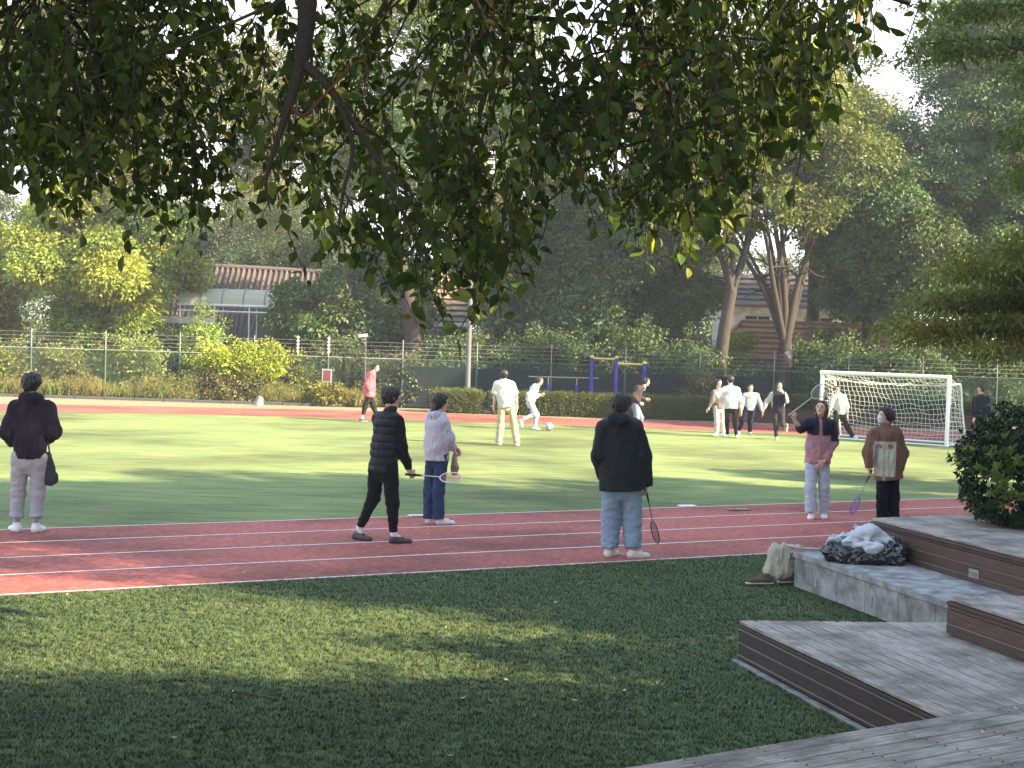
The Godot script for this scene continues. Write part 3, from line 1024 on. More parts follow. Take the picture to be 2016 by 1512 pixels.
	bush("pale variegated shrub by the hedge right of the pull-up bars", Vector3(6.3, 0, -51.6), Vector3(0.55, 0.85, 0.4), 190, Color(0.14, 0.14, 0.07), "camphor", "shrubs along the far fence", 0.6)
	bush("sunlit lime shrub beside the pale forked trunk", Vector3(8.3, 1.6, -57.5), Vector3(0.7, 0.9, 0.5), 150, Color(0.26, 0.30, 0.04), "camphor", "shrubs along the far fence", 0.6)
	var weeds := [[-18.2, 0.5, "at the far left fence end"], [-16.4, 0.4, "left of the first fence post"], [-14.6, 0.55, "behind the hooded person"], [-12.4, 0.45, "below the leafy green shrub"], [-11.2, 0.5, "left of the brownish shrub"], [-7.9, 0.42, "right of the concrete block"], [-5.2, 0.4, "left of the person in pink"]]
	for q in weeds:
		bush("low ragged weeds at the fence foot " + q[2], Vector3(q[0], 0, -52.1), Vector3(0.85, q[1], 0.35), 170, Color(0.22, 0.26, 0.08).lerp(Color(0.30, 0.25, 0.11), rng.randf()), "fine", "weeds along the far fence", 0.5, "weeds")
	tree("broadleaf_tree", "sunlit bushy tree cut by the left edge behind the fence", Vector3(-21.0, 0, -57.5), {"h": 7.0, "r": Vector3(2.6, 3.0, 2.6), "cy": 3.6, "lobes": 20, "n": 2300, "kind": "camphor", "col": Color(0.22, 0.27, 0.06), "trunk": 0.16, "low": 0.6})
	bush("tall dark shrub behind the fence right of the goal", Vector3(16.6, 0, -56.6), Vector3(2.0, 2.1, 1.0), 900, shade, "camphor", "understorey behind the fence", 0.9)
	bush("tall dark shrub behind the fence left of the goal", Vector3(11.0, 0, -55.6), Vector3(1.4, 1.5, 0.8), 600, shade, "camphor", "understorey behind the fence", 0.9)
	# dry grass at the foot of the fence
	var buf := PackedFloat32Array()
	for k in 300:
		var x := rnd(-19, -5.0)
		put(buf, Basis(Vector3.UP, rnd(0, TAU)).scaled(Vector3.ONE * rnd(0.3, 1.3)), Vector3(x, 0, rnd(-52.5, -51.9)), tone(Color(0.34, 0.27, 0.12) if rng.randf() < 0.4 else Color(0.20, 0.25, 0.07), 0.3))
	var o := swarm(self, "dry_grass", clump("grass"), M.leaf, buf)
	o.set_meta("label", "dry straw coloured grass along the foot of the far fence")


func build_right_trees() -> void:
	rng.seed = 910
	# feathery tree standing just outside the right edge; layered sprays reach into view
	var o := thing("maple_tree", "olive fine leaved tree reaching in from the right edge in flat layers", "tree", Vector3(8.2, 0, -18.5))
	var b := MB.new()
	var path := curve([Vector3.ZERO, Vector3(-0.1, 1.5, 0.1), Vector3(0.1, 3.2, 0), Vector3(-0.1, 5.2, 0.2), Vector3(0.1, 7.2, 0)], 4)
	b.tube(path, taper(path.size(), 0.2, 0.06), 8)
	part(o, "trunk", b.mesh(), M.bark_dark)
	var buf := PackedFloat32Array()
	# [tip x, tip height, tip depth offset, start height, density, colour]
	var low := Color(0.17, 0.165, 0.035)
	var low2 := Color(0.13, 0.14, 0.034)
	var green := Color(0.12, 0.15, 0.04)
	var limbs := [[-3.5, 2.62, 0.2, 2.6, 1.0, low], [-3.0, 2.95, -0.5, 2.9, 1.0, low2], [-2.6, 2.45, 0.8, 2.4, 1.0, low], [-2.9, 3.35, 0.5, 3.2, 1.0, low], [-2.4, 3.1, -0.9, 3.0, 1.0, low2], [-2.2, 3.65, 0.0, 3.5, 0.9, low], [-1.9, 2.75, 0.9, 2.7, 1.0, low2],
		[-2.2, 5.0, 0.3, 4.6, 0.6, green], [-1.9, 4.6, -0.6, 4.3, 0.6, green], [-2.3, 5.6, 0.8, 5.2, 0.6, green], [-3.5, 6.0, 0.2, 6.0, 0.5, green], [-3.1, 6.6, -0.5, 6.3, 0.5, green], [-3.3, 6.9, 0.6, 6.6, 0.5, green], [-2.2, 6.3, 0.7, 6.0, 0.5, green], [-2.0, 7.2, 0.0, 6.8, 0.5, green], [-1.8, 5.4, -0.4, 5.1, 0.5, green],
		[2.4, 4.0, 0.5, 3.6, 0.8, low], [1.8, 5.2, 1.4, 4.6, 0.8, green], [0.6, 6.2, 2.2, 5.2, 0.7, green], [0.4, 3.6, 2.4, 3.2, 0.8, low], [0.8, 6.4, -2.2, 5.4, 0.7, green], [2.2, 6.6, -0.5, 6.0, 0.7, green]]
	for l in limbs:
		var st := Vector3(0, l[3] - 0.3, 0)
		var en := Vector3(l[0], l[1], l[2])
		var pts := curve([st, st.lerp(en, 0.35) + Vector3(0, 0.25, 0), st.lerp(en, 0.7) + Vector3(0, 0.2, 0), en], 5)
		b = MB.new()
		b.tube(pts, taper(pts.size(), 0.045, 0.008), 5)
		part(o, "limb", b.mesh(), M.bark_dark)
		var n := int(130 * l[4])
		for k in n:
			var t := pow(rng.randf(), 0.6)
			var p: Vector3 = pts[int(t * (pts.size() - 1))]
			p += Vector3(rnd(-0.5, 0.4), rnd(-0.12, 0.10) - 0.05 * t, rnd(-0.5, 0.5)) * (0.6 + 0.5 * t)
			var q := Basis(Vector3.UP, rnd(0, TAU)) * Basis(Vector3.RIGHT, rnd(-0.3, 0.3))
			put(buf, q.scaled(Vector3.ONE * rnd(0.55, 1.0)), p, tone(l[5], 0.28))
	swarm(o, "crown", clump("spray"), M.leaf, buf)
	# glossy dark shrub in the bed on the upper deck
	var sh := thing("glossy_shrub", "glossy dark green shrub growing through the highest platform at right", "shrub", Vector3(5.25, 0.69, -14.9))
	b = MB.new()
	for k in 12:
		var e := Vector3(rnd(-0.8, 0.8), rnd(0.6, 1.2), rnd(-0.5, 0.5))
		var p := curve([Vector3(rnd(-0.08, 0.08), -0.1, rnd(-0.08, 0.08)), e * 0.5 + Vector3(0, 0.05, 0), e], 4)
		b.tube(p, taper(p.size(), 0.018, 0.006), 5)
	part(sh, "stem", b.mesh(), M.bark_dark)
	b = MB.new()
	leaf_shape(b, 0.07, 0.03, 0.006)
	var lm := b.mesh()
	var leaves := []
	for k in 2600:
		var d := rdir()
		d.y = absf(d.y) if rng.randf() < 0.4 else d.y
		var f := 0.7 + 0.3 * pow(rng.randf(), 0.6)
		var bump := 0.93 + 0.13 * folds.get_noise_3dv(d * 3.1)
		var c := Vector3(d.x * 0.98, 0.58 + d.y * 0.72, d.z * 0.8) * f * bump
		c.y = maxf(c.y, 0.06)
		# a whorl of leaves at the end of a shoot
		var out := (d + Vector3(0, 0.5, 0)).normalized()
		var u := out.cross(Vector3(0.3, 0.2, 0.9)).normalized()
		var w := out.cross(u)
		for j in 6:
			var an := TAU * j / 6.0 + rnd(-0.3, 0.3)
			var tip := (out * rnd(0.1, 1.2) + u * cos(an) + w * sin(an) + rdir() * 0.5).normalized()
			var y := -tip
			var z := (out - y * out.dot(y)).normalized()
			var x := y.cross(z)
			var s := rnd(0.75, 1.15)
			leaves.append([Transform3D(Basis(x, y, z).scaled(Vector3.ONE * s), c + out * rnd(0, 0.02)), tone(Color(0.028, 0.052, 0.022), 0.45), -d.x * 0.9 + d.z * 0.8 + f * 2.0])
	scatter_leaves(sh, leaves, lm, M.leaf_gloss, 300)


func scatter_leaves(o: Node, leaves: Array, mesh: Mesh, m: StandardMaterial3D, singles: int) -> void:
	# the foremost leaves are parts of their own, the rest one mass
	leaves.sort_custom(func(a, b): return a[2] > b[2])
	var mats := []
	for k in 6:
		var mm := m.duplicate()
		mm.vertex_color_use_as_albedo = false
		var c: Color = leaves[k * 7][1]
		mm.albedo_color = Color(c.r, c.g, c.b).linear_to_srgb()
		mats.append(mm)
	var buf := PackedFloat32Array()
	for k in leaves.size():
		if k < singles:
			part(o, "leaf", mesh, mats[k % 6], leaves[k][0])
		else:
			put(buf, leaves[k][0].basis, leaves[k][0].origin, leaves[k][1])
	swarm(o, "foliage", mesh, m, buf)


func build_shade_trees() -> void:
	# trees standing outside the frame at the right; the photograph shows their shadows
	rng.seed = 333
	var g := "trees outside the right edge"
	var s := {"h": 15.0, "r": Vector3(4.4, 6.2, 4.4), "cy": 9.0, "lobes": 24, "n": 1700, "kind": "camphor", "col": Color(0.085, 0.125, 0.045), "trunk": 0.3, "low": 1.5, "group": g}
	var t := tree("tall_tree", "tall dense tree standing outside the right edge of the view", Vector3(21.5, 0, -45), s)
	for p in [[25, -40.5, 0.85], [20.5, -38.0, 0.5]]:
		var c: Node3D = t.duplicate()
		c.name = numbered("tall_tree")
		add_child(c)
		c.position = Vector3(p[0], 0, p[1])
		c.rotation.y = p[0] * 1.7
		c.scale = Vector3.ONE * p[2]
	s.n = 2900
	s.lobes = 26
	t = tree("terrace_tree", "spreading tree behind the terrace outside the right edge", Vector3(13.0, 0, -12.3), s)
	for p in [[13.0, -0.2, 1.0], [20.5, -10.6, 1.1], [20.5, 2.9, 1.1], [13.0, -16.8, 0.78], [13.2, -21.5, 0.5], [14.2, -25.0, 0.42], [18.0, -15.5, 0.9], [11.5, 7.0, 0.9]]:
		var c: Node3D = t.duplicate()
		c.name = numbered("terrace_tree")
		add_child(c)
		c.position = Vector3(p[0], 0, p[1])
		c.rotation.y = p[1] * 2.3
		c.scale = Vector3.ONE * p[2]


	bush("unseen shrub added outside the right edge to shade the low platform", Vector3(7.2, 0, -8.4), Vector3(1.7, 2.4, 2.1), 1900, Color(0.07, 0.11, 0.04), "camphor", "trees outside the right edge", 0.9)  # added out of view to keep direct sun off the low deck


# ---------------------------------------------------------------- the tree whose branches hang over the view
const HANG := [[-4.4, 3.42], [-3.0, 3.1], [-2.82, 3.28], [-2.58, 3.11], [-2.25, 3.0], [-1.95, 3.08], [-1.75, 3.74], [-1.57, 3.98], [-1.48, 3.52], [-1.33, 3.1], [-1.1, 2.9], [-0.92, 2.78], [-0.53, 2.61], [-0.32, 2.46], [-0.14, 2.57], [0.07, 2.8], [0.18, 3.12], [0.32, 3.27], [0.5, 3.14], [0.72, 3.07], [1.0, 2.94], [1.22, 3.02], [1.46, 3.07], [1.5, 3.39], [1.72, 3.69], [1.78, 4.04], [1.98, 4.04], [2.1, 4.74], [2.6, 5.14]]


func hang(x: float) -> float:
	for k in HANG.size() - 1:
		if x <= HANG[k + 1][0]:
			var t := clampf((x - HANG[k][0]) / (HANG[k + 1][0] - HANG[k][0]), 0.0, 1.0)
			return lerpf(HANG[k][1], HANG[k + 1][1], t)
	return 5.2


func build_near_tree() -> void:
	rng.seed = 4242
	var o := thing("overhanging_tree", "dark leafy tree whose branches hang across the top of the view", "tree", Vector3(-6.6, 0, -6.2))
	var org := o.position
	var b := MB.new()
	var path := curve([Vector3.ZERO, Vector3(0.1, 1.6, -0.1), Vector3(0.3, 3.4, -0.4), Vector3(0.9, 5.2, -0.9)], 4)
	b.tube(path, taper(path.size(), 0.3, 0.19), 10)
	part(o, "trunk", b.mesh(), M.bark_dark)
	var limbs := [
		[[Vector3(-5.7, 5.2, -7.1), Vector3(-4.2, 5.9, -7.9), Vector3(-2.4, 5.9, -7.9), Vector3(-1.45, 5.3, -7.5), Vector3(-1.10, 4.4, -7.4), Vector3(-1.04, 3.9, -7.4), Vector3(-1.06, 3.62, -7.4)], 0.11, 0.036],
		[[Vector3(-1.06, 3.62, -7.4), Vector3(-1.10, 3.45, -7.4), Vector3(-1.15, 3.28, -7.4), Vector3(-1.22, 3.05, -7.45), Vector3(-1.2, 2.9, -7.5)], 0.03, 0.002],
		[[Vector3(-1.06, 3.62, -7.4), Vector3(-0.94, 3.52, -7.4), Vector3(-0.82, 3.36, -7.45), Vector3(-0.66, 3.12, -7.5), Vector3(-0.5, 2.8, -7.6), Vector3(-0.42, 2.62, -7.6)], 0.028, 0.002],
		[[Vector3(-0.88, 3.45, -7.4), Vector3(-0.80, 3.22, -7.4), Vector3(-0.84, 3.0, -7.4), Vector3(-0.86, 2.8, -7.4)], 0.016, 0.005],
		[[Vector3(-2.6, 5.9, -8.6), Vector3(-1.2, 5.6, -8.9), Vector3(0.2, 5.2, -9.2), Vector3(1.5, 4.7, -9.3), Vector3(2.3, 4.4, -9.2)], 0.07, 0.02],
		[[Vector3(-4.2, 5.9, -7.9), Vector3(-3.6, 5.4, -8.6), Vector3(-3.0, 4.6, -9.0), Vector3(-2.5, 3.9, -9.2)], 0.05, 0.012],
		[[Vector3(-1.2, 5.6, -8.9), Vector3(-0.6, 4.7, -8.6), Vector3(-0.1, 3.9, -8.5), Vector3(0.3, 3.3, -8.4)], 0.035, 0.008],
		[[Vector3(0.2, 5.2, -9.2), Vector3(0.6, 4.5, -9.5), Vector3(0.95, 3.8, -9.6), Vector3(1.2, 3.1, -9.6)], 0.03, 0.008],
		[[Vector3(-0.5, 5.4, -9.0), Vector3(-0.3, 4.4, -9.3), Vector3(0.5, 4.25, -9.3), Vector3(1.5, 4.15, -9.2)], 0.025, 0.006],
	]
	var nodes := []
	for l in limbs:
		var pts := []
		for p in l[0]:
			pts.append(p - org)
		var c := curve(pts, 6)
		b = MB.new()
		b.tube(c, taper(c.size(), l[1], l[2]), 7)
		part(o, "limb", b.mesh(), M.bark_dark)
		for k in c.size():
			nodes.append(c[k] + org)
	# one reddish bent shoot
	b = MB.new()
	var red := curve([Vector3(-1.11, 3.42, -7.4) - org, Vector3(-1.04, 3.36, -7.38) - org, Vector3(-0.95, 3.45, -7.38) - org, Vector3(-0.80, 3.62, -7.4) - org, Vector3(-0.74, 3.60, -7.4) - org, Vector3(-0.76, 3.46, -7.4) - org], 5)
	b.tube(red, taper(red.size(), 0.010, 0.003), 5)
	part(o, "red_shoot", b.mesh(), M.twig_red)
	# hanging twigs set with leaves
	b = MB.new()
	leaf_shape(b, 0.098, 0.061, 0.009)
	var lm := b.mesh()
	var leaves := []
	var tw := MB.new()
	var gaps := FastNoiseLite.new()
	gaps.seed = 21
	gaps.frequency = 0.9
	var made := 0
	for k in 4400:
		var x := rnd(-4.3, 1.98)
		var z := -9.0 + rnd(-1.7, 1.5)
		var e := hang(x)
		var y := e + rng.randfn() * 0.11 if rng.randf() < 0.17 else e + rnd(0.0, 2.1)
		if y > 5.3:
			continue
		# thin where the photograph shows open branches and sky
		var dens := 0.58 + 1.35 * gaps.get_noise_2d(x * 1.25, y * 1.3)
		if Vector2(x + 1.45, (y - 4.0) * 1.2).length() < 0.3:
			dens *= 0.12
		if z > -8.3 and absf(x + 1.0) < 0.42 and y > 2.9:
			dens *= 0.1
		if Vector2((x + 0.8), (y - 3.75)).length() < 0.36:
			dens *= 0.35
		if x > -1.75 and x < -1.2 and y < 3.65:
			dens *= 0.22
		if y < e + 0.35:
			dens = maxf(dens * 0.75, 0.3 if not (x > -1.75 and x < -1.2) else 0.2)
		if rng.randf() > dens:
			continue
		made += 1
		var tip := Vector3(x, y, z)
		var length := rnd(0.25, 0.55)
		var start := tip + Vector3(rnd(-0.22, 0.12), length, rnd(-0.15, 0.15))
		var c := curve([start, start.lerp(tip, 0.5) + Vector3(rnd(-0.05, 0.05), 0.03, rnd(-0.05, 0.05)), tip], 4)
		var lc := []
		for p in c:
			lc.append(p - org)
		tw.tube(lc, taper(lc.size(), 0.006, 0.0022), 3)
		if rng.randf() < 0.12:
			# join it to the nearest limb above
			var best := 1e9
			var near: Vector3 = nodes[0]
			for q in nodes:
				var dd: float = (q - start - Vector3(0, 0.4, 0)).length_squared()
				if dd < best:
					best = dd
					near = q
			var j := curve([near - org, near.lerp(start, 0.5) - org + Vector3(rnd(-0.1, 0.1), rnd(-0.05, 0.2), rnd(-0.1, 0.1)), start - org], 4)
			tw.tube(j, taper(j.size(), 0.011, 0.006), 3)
		var count := int(length / 0.042)
		for m in count:
			var t := (m + 0.6) / count
			var p: Vector3 = c[mini(int(t * (c.size() - 1)), c.size() - 1)]
			p = p.lerp(c[mini(int(t * (c.size() - 1)) + 1, c.size() - 1)], fposmod(t * (c.size() - 1), 1.0))
			var an := 2.4 * m + rnd(-0.5, 0.5)
			var out := Vector3(cos(an), 0, sin(an))
			var dir := (Vector3.DOWN * rnd(-0.1, 1.2) + out * rnd(0.3, 1.0) + rdir() * 0.4).normalized()
			var yv := -dir
			var zv := (out + rdir() * 0.5 + Vector3.UP * 0.3)
			zv = (zv - yv * zv.dot(yv)).normalized()
			var s := rnd(0.5, 1.25)
			var pick := rng.randf()
			var col := tone(Color(0.060, 0.092, 0.024), 0.45)
			if pick > 0.78:
				col = tone(Color(0.115, 0.145, 0.034), 0.35)
			if pick > 0.993:
				col = tone(Color(0.16, 0.09, 0.03), 0.3)
			leaves.append([Transform3D(Basis(yv.cross(zv), yv, zv).scaled(Vector3.ONE * s), p + out * 0.012 - org), col, -absf(y - e) * 1.0 + rng.randf() * 0.2 - (1.0 if absf(x) > 3.1 else 0.0)])
	part(o, "twigs", tw.mesh(), M.twig)
	# the crown above and behind, out of the frame
	var top := PackedFloat32Array()
	for k in 2800:
		var d := rdir() * pow(rng.randf(), 0.4)
		var p := Vector3(-3.2, 8.0, -5.6) + Vector3(d.x * 6.6, d.y * 2.7, d.z * 6.2)
		if p.y < 5.2:
			continue
		put(top, Basis(Vector3.UP, rnd(0, TAU)).scaled(Vector3.ONE * rnd(0.8, 1.3)), p - org, tone(Color(0.055, 0.085, 0.025), 0.3))
	swarm(o, "crown", clump("camphor"), M.leaf, top)
	print("near twigs ", made, " leaves ", leaves.size())
	scatter_leaves(o, leaves, lm, M.leaf_gloss, 300)


# ---------------------------------------------------------------- fence, hedge, houses, equipment
func build_fence() -> void:
	rng.seed = 60
	var o := thing("chain_link_fence", "long green chain-link fence with wire strands across the back", "fence", Vector3(0, 0, -52.5))
	var hf := 1.66
	var b: MB
	var x := -19.0
	var k := 0
	while x < 20.0:
		b = MB.new()
		b.tube([Vector3(x, 0, 0), Vector3(x, hf + 0.02, 0)], [0.032], 7)
		part(o, "post", b.mesh(), M.fence_green)
		b = MB.new()
		b.tube([Vector3(x, hf + 0.02, 0), Vector3(x, 2.32, 0.0)], [0.019], 6)
		part(o, "post_extension", b.mesh(), M.galv)
		b = MB.new()
		b.tube([Vector3(x + 0.03, hf, 0.0), Vector3(x + 2.51, hf, 0.0)], [0.017], 6)
		part(o, "top_rail", b.mesh(), M.galv if x < -6.0 else M.fence_green)
		x += 2.54
		k += 1
	for h in [1.82, 1.95, 2.08, 2.21]:
		b = MB.new()
		b.tube([Vector3(-19, h, 0.03), Vector3(20, h, 0.03)], [0.004], 4)
		part(o, "wire_strand", b.mesh(), M.wire_pale)
	# the mesh itself: two sets of slanting wires
	b = MB.new()
	var pitch := 0.085
	var xx := -19.0 - hf
	while xx < 20.0:
		for s in [1.0, -1.0]:
			var x0 := xx if s > 0 else xx + hf
			var x1: float = x0 + s * hf
			var p := Vector3(x0, 0.03, 0.004 * s)
			var q := Vector3(x1, hf - 0.01, 0.004 * s)
			b.tube([p, q], [0.0042], 3)
		xx += pitch
	var net := part(o, "wire_mesh", b.mesh(), M.wire)
	net.set_meta("kind", "stuff")
	# dark windscreen cloth laced to the bays right of the climbers
	var wx := -3.76
	while wx < 8.0:
		b = MB.new()
		for j in 6:
			for i in 3:
				var u0 := wx + 0.04 + 2.46 * j / 6.0
				var u1 := wx + 0.04 + 2.46 * (j + 1) / 6.0
				var h0 := 0.06 + (hf - 0.3) * i / 3.0
				var h1 := 0.06 + (hf - 0.3) * (i + 1) / 3.0
				b.quad(Vector3(u0, h0, -0.03 + 0.03 * sin(u0 * 3.0 + h0)), Vector3(u1, h0, -0.03 + 0.03 * sin(u1 * 3.0 + h0)), Vector3(u1, h1, -0.03 + 0.03 * sin(u1 * 3.0 + h1)), Vector3(u0, h1, -0.03 + 0.03 * sin(u0 * 3.0 + h1)), Vector3.BACK)
		part(o, "windscreen_panel", b.mesh(), M.windscreen)
		wx += 2.54
	# porcelain insulators of the alarm wires
	for px in [-6.3, -7.35]:
		b = MB.new()
		b.tube([Vector3(px, hf, 0.06), Vector3(px, 2.36, 0.06)], [0.02], 6)
		part(o, "insulator_rod", b.mesh(), M.galv)
		for j in 5:
			b = MB.new()
			b.tube([Vector3(px, 1.78 + j * 0.12, 0.06), Vector3(px, 1.80 + j * 0.12, 0.06), Vector3(px, 1.83 + j * 0.12, 0.06), Vector3(px, 1.85 + j * 0.12, 0.06)], [0.03, 0.05, 0.05, 0.03], 8)
			part(o, "insulator", b.mesh(), M.white)
	# notice board tied to the fence
	var sgn := thing("notice_board", "small grey framed notice board with faded red print on the fence", "sign", Vector3(-6.32, 0, -52.4))
	b = MB.new()
	b.cbox(Vector3(0, 1.02, 0), Vector3(0.34, 0.46, 0.025), 0.005)
	part(sgn, "board", b.mesh(), M.galv)
	b = MB.new()
	b.box(Vector3(0, 1.02, 0.016), Vector3(0.24, 0.36, 0.004))
	part(sgn, "print_panel", b.mesh(), tmat(lin(0.22, 0.07, 0.07), 0.7, M.fine, Vector3(3, 9, 3)))
	b = MB.new()
	b.tube([Vector3(0, 0, -0.02), Vector3(0, 1.2, -0.02)], [0.02], 6)
	part(sgn, "post", b.mesh(), M.fence_green)
	# camera on a thin post
	var cam := thing("security_camera", "white security camera on a thin post at the fence", "camera", Vector3(-4.98, 0, -52.2))
	b = MB.new()
	b.tube([Vector3.ZERO, Vector3(-0.03, 2.36, 0)], [0.018], 6)
	part(cam, "post", b.mesh(), M.pole)
	b = MB.new()
	b.cbox(Vector3(-0.12, 2.42, 0.06), Vector3(0.30, 0.10, 0.11), 0.02, Basis(Vector3.BACK, 0.15))
	part(cam, "housing", b.mesh(), M.white)
	b = MB.new()
	b.cbox(Vector3(-0.06, 2.355, 0.05), Vector3(0.05, 0.06, 0.05), 0.008)
	part(cam, "bracket", b.mesh(), M.galv)
	# squat stone at the track edge
	var st := thing("concrete_block", "squat pale concrete block at the foot of the left fence", "block", Vector3(-8.4, 0, -51.0))
	b = MB.new()
	b.tube([Vector3(0, 0, 0), Vector3(0.01, 0.1, 0), Vector3(0.05, 0.25, 0), Vector3(0.07, 0.29, 0)], [0.17, 0.155, 0.12, 0.09], 7)
	part(st, "body", b.mesh(), M.concrete)


func hedge(label: String, at: Vector3, size: Vector3, n: int, col: Color) -> void:
	var o := thing("clipped_hedge", label, "hedge", at, "clipped hedges by the far track")
	var b := MB.new()
	b.box(Vector3(0, size.y * 0.42, 0), Vector3(size.x - 0.25, size.y * 0.78, size.z - 0.3))
	part(o, "twig_core", b.mesh(), mat(lin(0.10, 0.085, 0.055), 0.95))
	var buf := PackedFloat32Array()
	for k in n:
		var p := Vector3(rnd(-0.5, 0.5) * size.x, rnd(0.04, 1.0) * size.y, 0)
		var f := rng.randf()
		if f < 0.5:
			p.z = size.z * 0.5 - absf(rng.randfn()) * 0.06
		elif f < 0.92:
			p.y = size.y - absf(rng.randfn()) * 0.04
			p.z = rnd(-0.5, 0.5) * size.z
		else:
			p.z = -size.z * 0.5
		p.y += 0.04 * folds.get_noise_2d(p.x * 1.3, p.z * 3.0)
		put(buf, Basis(rdir(), rnd(0, TAU)).scaled(Vector3.ONE * rnd(0.8, 1.3)), p, tone(col, 0.35))
	swarm(o, "foliage", clump("hedge"), M.leaf, buf)


func build_hedges() -> void:
	rng.seed = 88
	hedge("short clipped hedge left of the lamp pole", Vector3(-1.75, 0, -50.3), Vector3(1.5, 0.62, 0.9), 1100, Color(0.11, 0.14, 0.04))
	hedge("long clipped hedge in front of the pull-up bars", Vector3(3.1, 0, -50.3), Vector3(7.4, 0.62, 0.95), 5200, Color(0.11, 0.14, 0.04))
	hedge("clipped hedge behind the goal above the low brown wall", Vector3(11.2, 0.05, -50.9), Vector3(8.4, 0.72, 0.8), 4600, Color(0.10, 0.13, 0.04))
	var w := thing("low_wall", "low brown rendered wall behind the goal and players", "wall", Vector3(11.0, 0, -49.9))
	var b := MB.new()
	for k in 4:
		b = MB.new()
		b.cbox(Vector3(-3.0 + 2.0 * k, 0.19, 0), Vector3(1.99, 0.38, 0.2), 0.01)
		part(w, "wall_panel", b.mesh(), M.wall_brown)
	b = MB.new()
	b.cbox(Vector3(0, 0.40, 0), Vector3(8.0, 0.04, 0.26), 0.01)
	part(w, "coping", b.mesh(), M.wall_brown)
	var r := thing("red_kerb_block", "short dull red block at the end of the long hedge", "block", Vector3(6.95, 0, -49.9))
	b = MB.new()
	b.cbox(Vector3(-0.12, 0.19, 0), Vector3(0.33, 0.38, 0.4), 0.015)
	part(r, "end_block", b.mesh(), M.red_box)
	b = MB.new()
	b.cbox(Vector3(0.24, 0.15, 0), Vector3(0.35, 0.30, 0.36), 0.015)
	part(r, "step_block", b.mesh(), M.red_box)


# a roof slope laid with tiles: rows of pans with a round ridge between each, running down the slope
func roof_slope(o: Node3D, a: Vector3, b_: Vector3, down: Vector3, mats: Array, ridged: bool, courses: int) -> void:
	# a, b_: ends of the ridge; down: from ridge to eaves
	var nrm := (b_ - a).cross(down).normalized()
	if nrm.y < 0:
		nrm = -nrm
	var b := MB.new()
	b.quad(a, b_, b_ + down, a + down, nrm)
	b.quad(a - nrm * 0.08, b_ - nrm * 0.08, b_ + down - nrm * 0.08, a + down - nrm * 0.08, -nrm)
	part(o, "roof_deck", b.mesh(), mats[0])
	var w := a.distance_to(b_)
	if ridged:
		var n := int(w / 0.22)
		for k in n:
			var s := a.lerp(b_, (k + 0.5) / n) + nrm * 0.02
			b = MB.new()
			var pts := []
			var rad := []
			for j in courses + 1:
				var t := float(j) / courses
				pts.append(s + down * t + nrm * (0.012 if j % 2 == 0 else 0.0))
				rad.append(0.065 if j % 2 == 0 else 0.055)
			b.tube(pts, rad, 6)
			part(o, "tile_row", b.mesh(), mats[rng.randi() % mats.size()])
	else:
		for k in courses:
			var t0 := float(k) / courses
			var t1 := (k + 1.12) / courses
			b = MB.new()
			var seg := int(w / 0.3)
			for j in seg:
				var p := a.lerp(b_, (j + 0.02) / seg)
				var q := a.lerp(b_, (j + 0.98) / seg)
				var up := rnd(0.10, 0.15)
				var d0 := down * t0
				var d1 := down * minf(t1, 1.02)
				b.quad(p + d0 + nrm * 0.02, q + d0 + nrm * 0.02, q + d1 + nrm * up, p + d1 + nrm * up, nrm)
				b.quad(p + d1 + nrm * up, q + d1 + nrm * up, q + d1 - nrm * 0.01, p + d1 - nrm * 0.01, down.normalized())
			part(o, "tile_course", b.mesh(), mats[k % mats.size()])


func window(o: Node3D, p: Vector3, w: float, h: float) -> void:
	var b := MB.new()
	b.box(p, Vector3(w + 0.14, h + 0.14, 0.08))
	var f := part(o, "window", b.mesh(), M.white_rough)
	b = MB.new()
	b.box(p + Vector3(-w * 0.25, 0, 0.045), Vector3(w * 0.46, h, 0.02))
	part(f, "pane", b.mesh(), M.dark_glass)
	b = MB.new()
	b.box(p + Vector3(w * 0.25, 0, 0.045), Vector3(w * 0.46, h, 0.02))
	part(f, "pane", b.mesh(), M.dark_glass)


func walls(o: Node3D, x0: float, x1: float, z0: float, z1: float, h: float, m: Material) -> void:
	var b := MB.new()
	b.box(Vector3((x0 + x1) * 0.5, h * 0.5, (z0 + z1) * 0.5), Vector3(x1 - x0, h, absf(z1 - z0)))
	part(o, "wall", b.mesh(), m)


